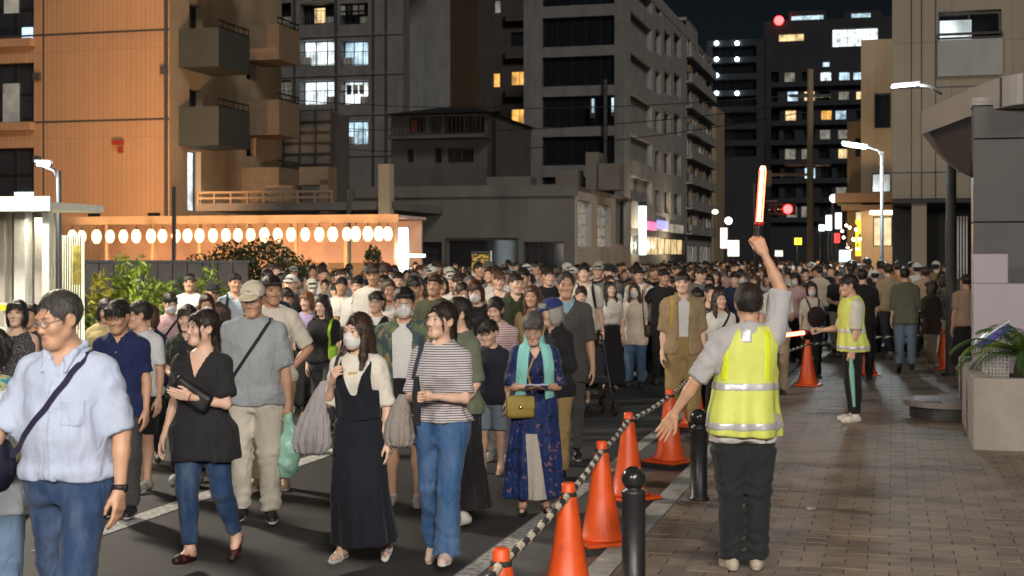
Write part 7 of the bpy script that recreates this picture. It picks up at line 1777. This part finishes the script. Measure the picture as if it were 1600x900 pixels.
hb=r.arm['L'][2]+V(0,-.01,-.07);tag(link('green_flag',Soup().add(*tube_vf([wp(hb+V(0,-.01,.03)),wp(hb+V(0,.0,-.15)),wp(hb+V(0,.03,-.55))],[.012,.032,.016],8)[:2]).mesh('green_flag',[CLOTH]),None,(.22,.50,.40)),'rolled pale green flag hanging from the young guard\'s hand','flag')
# ---------------------------------------------------------------- people farther back
MIDS=[]
PALE=(.56,.54,.50);GREY=(.16,.16,.17);DKGREY=(.05,.05,.055);BEIGE=(.34,.26,.17);OLIVE=(.05,.06,.03);CREAM=(.58,.53,.43);DENIMB=(.05,.10,.19);KHAKI=(.30,.21,.09);LILAC=(.36,.29,.47);PINKC=(.45,.30,.32)
def mid(px,py,Y,yaw,label,sex='m',hair='short',top=WHITE,bot=('pants',BLACK),proto=True,z=0,tk=None,mk=False,gl=False,cp=None,**sp):
    t=dict(kind='tee',c=top);t.update(tk or {})
    b=dict(kind=bot[0],c=bot[1]);b.update(bot[2] if len(bot)>2 else {})
    if b.get('c')==DENIMB: b['mat']=DENIM
    if sex=='f' and t['kind']=='tee' and b['kind']=='skirt': t.setdefault('tuck',1);t.setdefault('hem',.97)
    st_=[STEP_A,STEP_B,WALK_A,WALK_B][int(px)%4]
    for k,v in st_.items(): sp.setdefault(k,v)
    q=random.Random(int(px)*3+1);sp.setdefault('head',(q.uniform(-28,28),q.uniform(-5,13),q.uniform(-5,5)));sp.setdefault('eyes',q.uniform(.55,1.05))
    sp.setdefault('fw',q.uniform(.95,1.06));sp.setdefault('jaw',q.uniform(.92,1.08));sp.setdefault('nose',q.uniform(.9,1.12));sp.setdefault('hvol',q.uniform(.6,1.7));sp.setdefault('w',q.uniform(.90,1.08))
    ap=q.random()
    if ap<.22: sp.setdefault('armL',((.16,-.15,-1),(-.35,-.85,.25)));sp.setdefault('handL','hold')
    elif ap<.42: sp.setdefault('armR',((.16,-.1,-1),(-.55,-.75,-.1)));sp.setdefault('handR','fist')
    elif ap<.55: sp.setdefault('armR',((.2,.12,-1),(.1,-.5,-1)))
    sp.setdefault('skin',int(px*7)%3);sp.setdefault('shoe',dict(c=(.04,.04,.045) if int(px)%3 else (.5,.5,.48)))
    r=hero(px,py,Y,yaw,label,False,z,sex=sex,hair=hair,top=t,bot=b,**sp)
    if mk: mask(r,fine=False)
    if gl: glasses(r)
    if cp: capo(r,cp)
    if proto: MIDS.append(r)
    return r
def pack(r,color,label,side=1,straps=True,strapc=None):
    zz=1.16*r.s+r.dz;y=surf(r.top,0,zz,1,.07)
    b=sdfmesh([boxs((0,y,zz),(.14,.075,.20),None,.06),wrinkle(4,.004,30)],.016);bo=carried(r,'backpack',mkmesh('backpack',*b,[CLOTH]),color,label,'backpack','backpacks in the crowd')
    for sg in (-1,1): add_strap(r,bo,[(sg*.085,1.415*r.s+r.dz),(sg*.10,1.30*r.s+r.dz),(sg*.125,1.14*r.s+r.dz)],.042,strapc or color)
def sling(r,color,label,a=(.10,1.42),b=(-.15,1.02),w=.024):
    f=lambda p:(p[0],p[1]*r.s+r.dz)
    v,f_=sdfmesh([boxs((b[0]*1.35,-.02,(b[1]-.06)*r.s+r.dz),(.05,.10,.085),None,.03)],.016);bo=carried(r,'sling_bag',mkmesh('sling_bag',v,f_,[LEATHER]),color,label,'bag')
    add_strap(r,bo,[f(a),f(((a[0]+b[0])/2,(a[1]+b[1])/2)),f(b)],w,color)
mid(52,478,12.6,-20,'person in a black and grey vest half hidden behind the lace top','m','short',DKGREY,proto=False)
mid(164,470,13.2,0,'person in pale yellow top behind the navy polo shirt','f','bob',(.50,.42,.20),bot=('skirt',BLACK),proto=False)
r=mid(298,431,18,-6,'young man in plain white t-shirt before the roadside plants','m','mop',WHITE)
mid(331,446,16.8,6,'person in black flat cap beside the masked woman','m','short',(.06,.04,.035),cp=(.02,.02,.022))
mid(325,462,15,-5,'masked brown-haired woman in a black top behind the olive shirt','f','longpart',BLACK,mk=True,hairc=HC_BROWN)
r=mid(266,463,15.2,6,'masked person in lilac t-shirt with black strap near the plants','m','mop',PINKC,mk=True)
sling(r,BLACK,'black sling bag on the lilac t-shirt')
r=mid(368,428,17,10,'man in pale blue shirt carrying a backpack behind the cap man','m','short',(.42,.50,.58),tk=dict(kind='shirt',neck='shirt'),skin=1);pack(r,(.02,.05,.06),'dark teal backpack on the pale blue shirt')
mid(233,481,13.2,-4,'brown bob-haired woman in navy top behind the white t-shirt','f','bob',NAVY,hairc=HC_LBROWN)
mid(438,430,22,12,'bareheaded man with red light coloured into his face before the dark hedge','m','crew',GREY,skin=3)  # skin tone carries the red light on the face
mid(457,441,20,0,'man in light grey cap behind the dark t-shirt','m','short',DKGREY,cp=(.42,.42,.38))
mid(489,437,20.5,-6,'masked person in white cap before the dark hedge','m','short',PALE,mk=True,cp=(.55,.54,.48))
mid(447,455,17,8,'dark-skinned man in black t-shirt next to the purple top','m','mop',BLACK,skin=3)
r=mid(482,461,16.5,0,'orange-haired woman in lilac top and long black skirt','f','helmet',LILAC,bot=('skirt',BLACK,dict(hem=.22)),hairc=(.26,.10,.03),shoe=dict(kind='sandal',c=(.35,.25,.1)),armL=((.15,0,-1),(-.2,-.6,-.6)),handL='hold',proto=False)
sling(r,BLACK,'thin black bag strap over the lilac top',(.09,1.41),(-.06,1.08))
r=mid(506,467,15.4,-8,'long-haired woman in black t-shirt with lime green strap','f','longpart',BLACK,bot=('pants',DKGREY),hairc=HC_BLACK);sling(r,(.25,.45,.02),'lime green bag strap on the black t-shirt',(.10,1.42),(.09,1.05),.03)
mid(526,446,19,-4,'young man in white t-shirt and dark fringe before the hedge','m','mop',PALE)
r=mid(561,433,17.5,-14,'tall young man in loose white shirt with black diagonal strap','m','short',(.60,.59,.56),tk=dict(kind='shirt',neck='shirt',sleeve=1.0,loose=.8),armL=((.2,0,-1),(.1,-.2,-1)));sling(r,BLACK,'black diagonal bag strap on the loose white shirt',(.12,1.43),(-.14,1.05),.03)
mid(588,458,14.6,2,'man in round glasses and black vest over white shirt','m','mop',BLACK,tk=dict(kind='shirt',neck='vee',sleeve=0),gl=True,under=dict(c=WHITE),proto=False)
mid(592,440,21.5,6,'fringed woman peering over the man in round glasses','f','bob',GREY)
mid(656,434,17.2,6,'long brown-haired person in cream t-shirt behind the camouflage shirt','f','longpart',CREAM,hairc=HC_BROWN,skin=1)
mid(691,437,19.5,-6,'slim woman in grey top near the thin metal post','f','longpart',(.28,.26,.27),hairc=HC_BLACK)
mid(716,428,18.5,0,'young man with bowl cut in white shirt below the notice board','m','mop',PALE,hairc=HC_BROWN)
mid(723,446,15.8,-6,'masked dark-haired woman between stripes and auburn bob','f','tied',(.12,.12,.13),mk=True)
mid(746,442,14.8,2,'masked auburn bob-haired person in black t-shirt','f','helmet',BLACK,mk=True,hairc=(.085,.022,.012))
mid(779,427,18.5,4,'light-brown-haired youth in white V-neck','m','mop',PALE,tk=dict(neck='vee'),hairc=HC_LBROWN)
mid(806,431,16.2,0,'man in dark green open-neck shirt behind the mother','m','short',(.030,.042,.018),tk=dict(kind='shirt',neck='shirt',loose=.7))
mid(828,429,18.8,6,'woman with hair tied back in dark top beside the green shirt','f','tied',DKGREY)
mid(832,448,14.8,-10,'woman with long light brown hair in beige top','f','longpart',(.38,.25,.13),hairc=(.12,.055,.03))
mid(848,412,22,0,'tall man in lavender-grey top with warm light coloured into his face','m','short',(.28,.27,.34),skin=3)  # the warm light on this face is only a skin tone
r=mid(914,415,19,4,'tall man in white shirt with black backpack straps','m','short',(.62,.60,.55),tk=dict(kind='shirt',neck='shirt'));pack(r,BLACK,'black backpack on the tall man in white shirt')
r=mid(908,450,17.6,-4,'woman in cream top and sage skirt with green backpack straps','f','pony',CREAM,bot=('skirt',(.10,.12,.09),dict(hem=.3)),hairc=HC_BROWN,armL=((.2,0,-1),(-.6,-.7,-.1)),proto=False);pack(r,(.04,.06,.03),'small green backpack on the cream top')
mid(953,442,20.2,6,'woman in white tucked t-shirt and long black skirt arm in arm with a friend','f','longpart',(.68,.64,.58),bot=('skirt',BLACK,dict(hem=.12,waist=1.04,flare=.04)),skin=2,shoe=dict(kind='sandal',c=(.1,.06,.03)),armL=((.2,.05,-1),(.05,-.3,-1)))
r=mid(992,444,20.6,-6,'masked woman in long cream t-shirt and jeans arm in arm with a friend','f','longpart',(.62,.54,.44),bot=('pants',DENIMB,dict(fit=1.2)),tk=dict(hem=.70,loose=.8),mk=True,hairc=HC_BROWN);sling(r,(.05,.035,.02),'thin brown strap on the long cream t-shirt',(.11,1.42),(.14,1.0),.018)
mid(999,419,22,0,'man in white t-shirt behind the two friends','m','short',WHITE)
mid(1036,420,21.2,4,'man in black t-shirt with one hand behind his neck','m','short',BLACK,armR=((.6,-.1,-.8),(-.1,-.25,1)),handR='fist',proto=False)
mid(1018,418,26,-4,'man in dull green t-shirt between white and black t-shirts','m','mop',(.07,.075,.055))
mid(952,424,25,4,'masked woman behind the two friends arm in arm','f','bob',PALE,mk=True)
r=mid(1067,435,15.0,-2,'young man in tan open shirt over white t-shirt and khaki trousers','m','mop',(.30,.22,.125),tk=dict(kind='jacket',neck='open',vw=.06,hem=.82,loose=.75,sleeve=1.0,slr=.064,o=.024),under=dict(c=(.62,.62,.62),hem=.80),bot=('pants',KHAKI,dict(fit=1.2)),legL=((.04,-.03,-1),(.0,.02,-1)),legR=((.04,.02,-1),(.0,.04,-1)),proto=False)
add_strap(r,tag(empty('tote_strap_bag',r.o.location[:],r.o.rotation_euler[2]),'yellow shoulder bag strap on the tan open shirt','bag'),[(-.12,1.40*r.s+r.dz),(-.125,1.25*r.s+r.dz),(-.13,1.12*r.s+r.dz)],.03,(.5,.35,.05))
mid(1091,456,16.6,2,'short boy with dark fringe between the tan shirt and the black top','m','mop',PALE,child=1)
mid(1109,446,17.8,-4,'woman with tied hair in black sleeveless top beside the boy','f','tied',BLACK,tk=dict(kind='tank',neck='scoop',sleeve=0))
r=mid(1124,455,16.2,10,'woman in white top with black strap just behind the raised-arm guard','f','longpart',WHITE,hairc=HC_BROWN);sling(r,BLACK,'black strap on the white top behind the guard')
mid(1213,427,19.2,-8,'man in pale t-shirt and beige trousers beyond the guard\'s shoulder','m','short',(.50,.50,.48),bot=('pants',BEIGE))
r=mid(1268,442,22,4,'masked bob-haired woman in white t-shirt hugging a dark bag','f','wavy',(.60,.54,.48),mk=True,hairc=HC_BROWN,armL=((.2,-.1,-1),(-.6,-.6,.5)),handL='fist',proto=False)
b=bag_blob((.02,-.19,.98),(.14,.07,.17),5,.008,.016);bo=carried(r,'tote_bag',mkmesh('tote_bag',*b,[CLOTH]),(.035,.022,.025),'dark maroon bag hanging in front of the masked bob-haired woman','bag')
for sg in (-1,1): add_strap(r,bo,[(sg*.09,1.40*r.s+r.dz),(sg*.06,1.25*r.s+r.dz),(sg*.03,1.12*r.s+r.dz)],.026,(.02,.015,.018))
mid(1349,420,21.5,175,'person in black t-shirt seen from behind next to the second guard','m','short',BLACK)
mid(1415,425,22.6,172,'man in olive shirt and blue jeans standing with his back turned','m','mop',(.115,.12,.085),z=.04,tk=dict(kind='shirt',neck='crew',sleeve=1.35,hem=.76,loose=.75),bot=('pants',(.11,.16,.22),dict(mat=DENIM,fit=1.1)),shoe=dict(c=BLACK),legL=((.03,-.01,-1),(.0,.02,-1)),legR=((.03,.02,-1),(.0,.03,-1)),proto=False)
mid(1455,443,23.2,200,'woman with brown hair and dark shawl facing away','f','boblong',(.045,.032,.026),z=.04,tk=dict(sleeve=1.4,hem=.7,loose=.8),bot=('pants',(.30,.25,.18),dict(fit=1.4)),hairc=HC_BROWN,proto=False)
mid(1476,431,24.2,190,'woman in grey patterned top and wide cream trousers facing away','f','bob',(.15,.15,.16),z=.04,tk=dict(mat=CAMO),bot=('pants',(.55,.49,.38),dict(fit=1.5,cuff=1.4)),hairc=HC_BROWN,proto=False)
mid(1433,411,28.5,180,'man in white cap and white shirt walking away','m','short',WHITE,z=.04,cp=(.6,.6,.58))
mid(1463,410,29.5,170,'man in white cap and brown shirt walking away','m','short',(.22,.14,.08),z=.04,cp=(.62,.62,.58))
r=mid(1354,404,31,180,'person in white t-shirt with mustard backpack walking away','m','short',WHITE);
b=sdfmesh([boxs((0,.20,1.15),(.13,.07,.18),None,.06)],.02);bo=carried(r,'backpack',mkmesh('backpack',*b,[CLOTH]),(.35,.22,.04),'mustard yellow backpack on the white t-shirt','backpack')
mid(1331,412,26,178,'person in ochre top walking away beside the second guard','f','tied',(.40,.24,.08))
mid(1404,408,27,160,'man in orange-tan top near the shop lights','m','short',(.45,.22,.09))
r=mid(1510,432,21.5,185,'dark-clothed person half hidden behind the tall grey pole','m','short',(.35,.24,.17),z=.04,bot=('skirt',BLACK))
# pushchair
Y=17.2;o=tag(empty('pushchair',(kx(926)*Y,Y,0),.25),'small dark folding pushchair with a blue bag behind the khaki trousers','pushchair')
for sx in (-.2,.2):
    tubeo('frame',[(sx,.28,.95),(sx,.1,.62),(sx,-.22,.10)],.014,METAL,o,(.05,.05,.055));tubeo('rear_leg',[(sx,.0,.5),(sx,.25,.10)],.012,METAL,o,(.05,.05,.055))
    for yy in (-.24,.26):
        s=Soup();soup_tube(s,[(sx+.0,yy+.085*math.cos(a),.095+.085*math.sin(a)) for a in np.linspace(0,2*math.pi,17)],.016,n=6);s.add(*sphere_vf((sx,yy,.095),(.012,.03,.03),8,6));link('wheel',s.mesh('wheel',[RUBBER]),o,(.03,.03,.03))
tubeo('handle',[(-.2,.28,.95),(0,.30,.97),(.2,.28,.95)],.016,RUBBER,o,BLACK)
v,f=sdfmesh([boxs((0,.02,.42),(.17,.16,.04),None,.03),boxs((0,.12,.60),(.17,.035,.20),rotx(-.3),.03,k=.04),wrinkle(2,.006,30)],.016);link('seat',mkmesh('seat',v,f,[CLOTH]),o,(.03,.03,.04))
tag(link('blue_bag',mkmesh('blue_bag',*bag_blob((.16,.30,.62),(.10,.06,.13),3,.008,.016),[CLOTH]),None,(.02,.06,.22),loc=(kx(926)*Y,Y,0),rz=.25),'bright blue bag hooked on the pushchair','bag')
# ---------------------------------------------------------------- the packed crowd behind
RC=random.Random(11)
TOPS=[('white',(.62,.60,.55),.24),('black',(.015,.015,.017),.30),('grey',(.15,.15,.155),.10),('beige',(.36,.27,.17),.09),('navy',(.016,.022,.06),.10),('cream',(.55,.48,.36),.06),('brown',(.10,.06,.035),.05),('olive',(.06,.065,.035),.04),('pink',(.45,.28,.28),.02)]
BOTN=['black','dark grey','blue','khaki','cream'];BOTS=[(.014,.014,.016),(.05,.05,.055),(.04,.08,.15),(.28,.21,.12),(.45,.41,.33)]
HN={'short':'short','crew':'cropped','mop':'fringed','balding':'thinning','bob':'chin-length','boblong':'chin-length','helmet':'bob-cut','wavy':'wavy','long':'long','longpart':'long','pony':'ponytailed','tied':'tied-back','bun':'tied-back','perm':'curly'}
HCN={HC_BLACK:'black',HC_BROWN:'brown',HC_LBROWN:'light brown',HC_GREY:'grey'}
HAIRS=[HC_BLACK]*7+[HC_BROWN]*3+[HC_LBROWN,HC_GREY]
def pick(L_):
    x=RC.random();a=0
    for n,c,p in L_:
        a+=p
        if x<a: return n,c
    return L_[1][:2]
def dup_person(r,loc,yaw,label,group,top,bot,hair,skin,sc):
    src=r.o;o=src.copy();COL.objects.link(o);o.location=loc;o.rotation_euler=(0,0,math.radians(yaw));o.scale=(sc,sc,sc);o.color=(*skin,1)
    for k in list(o.keys()): 
        if k in('label','group','category'): del o[k]
    tag(o,label,'person',group)
    for ch in src.children:
        c=ch.copy();COL.objects.link(c);c.parent=o
        rl=ch.get('role')
        if rl=='top': c.color=(*top,1)
        elif rl=='bot': c.color=(*bot,1)
        elif rl=='hairc': c.color=(*hair,1)
        for g in ch.children:
            d=g.copy();COL.objects.link(d);d.parent=c
            if g.get('role')=='top': d.color=(*top,1)
    return o
def free(x,y,pts,dm): return all((x-a)**2+(y-b)**2>dm*dm for a,b in pts)
cand=[]
for k in range(60000):
    s=RC.uniform(13,42);t=RC.uniform(-11.5,2.6);x,y,_=W(t,s);px=800+FPX*x/y
    if px<415 or px>1500: continue
    if y<16.5 and px>700: continue
    if y<21.5 and px>560+ (21.5-y)*-8+330: continue
    if y<24.5 and t>-.9: continue
    if t>.2 and y<26: continue
    if px<640 and y>31: continue
    if y<14.5 and px>430: continue
    cand.append((y,x,px,t))
    if len(cand)>5200: break
FREE=list(PLACED);CROWD=[]
RC.shuffle(cand)
for y,x,px,t in cand:
    if free(x,y,FREE,.60): FREE.append((x,y));CROWD.append((y,x,px,t))
CROWD.sort();NIND=300-len(PLACED)
for i,(y,x,px,t) in enumerate(CROWD[:NIND]):
    r=RC.choice(MIDS);nm,c=pick(TOPS);bi=RC.randrange(len(BOTS));v=RC.uniform(.85,1.15);c=tuple(min(.7,q*v) for q in c);hc=RC.choice(HAIRS)
    away=t>-.6 and y>26 and RC.random()<.5
    yaw=RC.uniform(-22,22)+(180 if away else 0)
    H=r.sp['H'];Ht=RC.uniform(1.48,1.66) if r.f else RC.uniform(1.60,1.78);sc=Ht/H
    kn={k.name.split('.')[0] for k in r.o.children};bk='skirt' if 'skirt' in kn else ('shorts' if 'shorts' in kn else 'trousers')
    ex='masked ' if 'face_mask' in kn else ('bespectacled ' if 'glasses' in kn else ('capped ' if 'cap' in kn else ''))
    lab=ex+'person with '+HN.get(r.sp['hair'],'short')+' '+HCN[hc]+' hair, '+nm+' top and '+BOTN[bi]+' '+bk+(', walking away' if away else ', in dense crowd')
    dup_person(r,(x,y,0),yaw,lab,'people walking away by the right kerb' if away else 'people within the dense crowd',c,BOTS[bi],hc,RC.choice(SKINS),sc)
# the far end of the crowd, past counting
_proto=[]
for q in range(4):
    sp=dict(H=1.64 if q%2 else 1.56,sex='m' if q%2 else 'f',seed=5+q,hair=['longpart','short','bob','mop'][q],top=dict(kind='tee',c=(1,1,1)),bot=dict(kind='pants',c=(0,0,0),fit=1.1),shoe=None)
    rr=rig(sp);f=sp['sex']=='f';s_=rr.s
    body=[loft(rr.tab,rr.T,rr.P,k=.04)]
    for sd in 'LR':
        S,E,W_=rr.arm[sd];body+=[cap(S,E,.055,.05,k=.04)]
    arms=[cap(rr.arm[sd][1],rr.arm[sd][2]+V(0,0,-.1),.042,.034,k=.02) for sd in 'LR'];legs=[cap(a,b,.09,.06,k=.05) for sd in 'LR' for a,b in ((rr.leg[sd][0],rr.leg[sd][1]),(rr.leg[sd][1],rr.leg[sd][2]-V(0,0,.08)))]
    hd=[xform(p,rr.HR,rr.HC,rr.hs) for p in head_prims(sp)];hr=[xform(p,rr.HR,rr.HC,rr.hs) for p in hair_prims(sp,sp['hair'])]
    _proto.append([sdfmesh(body+[offs(.012),half((0,0,.86*s_+rr.dz),(0,0,-1))],.075),sdfmesh(arms,.058),sdfmesh(legs,.085),sdfmesh(hd,.040),sdfmesh(hr,.042)])
_sk=[plain('far_skin_%d'%i,SKINS[i],.5,vs=20) for i in range(2)];_hr=[plain('far_hair_%d'%i,c,.5,vs=40) for i,c in enumerate((HC_BLACK,HC_BROWN))];_tp=[plain('far_top_%d'%i,c,.85,vs=15) for i,(n,c,p) in enumerate(TOPS)];_bt=[plain('far_bottom_%d'%i,c,.85,vs=15) for i,c in enumerate(BOTS)]
_m=_sk+_hr+_tp+_bt;FC=Soup()
def far_person(x,y,z=0):
    pr=RC.choice(_proto);R=rotz(math.radians(RC.uniform(-30,30)+(180 if RC.random()<.15 else 0)));sc=RC.uniform(.95,1.08)
    n,c=pick(TOPS);ti=4+[a[0] for a in TOPS].index(n);sk=RC.randrange(2);ids=[ti,sk,4+len(TOPS)+RC.randrange(len(BOTS)),sk,2+RC.randrange(2)]
    for (v,f),mi in zip(pr,ids): FC.add(v*sc@R.T+V(x,y,z),f,mi)
for y,x,px,t in CROWD[NIND:]: far_person(x,y)
pts=[];n=0
for k in range(30000):
    s=RC.uniform(42.3,105);t=RC.uniform(-9.5,1.2);x,y,_=W(t,s);px=800+FPX*x/y
    if px<900 and y<60 and t<-9: continue
    if free(x,y,pts,.75): pts.append((x,y));far_person(x,y);n+=1
    if n>260: break
print('crowd',len(PLACED),len(CROWD),NIND,n,sum(len(q) for q in FC.q)*2)
tag(link('distant_crowd',FC.mesh('distant_crowd',_m)),'far end of the crowd filling the street as a mass of heads','crowd',kind='stuff')
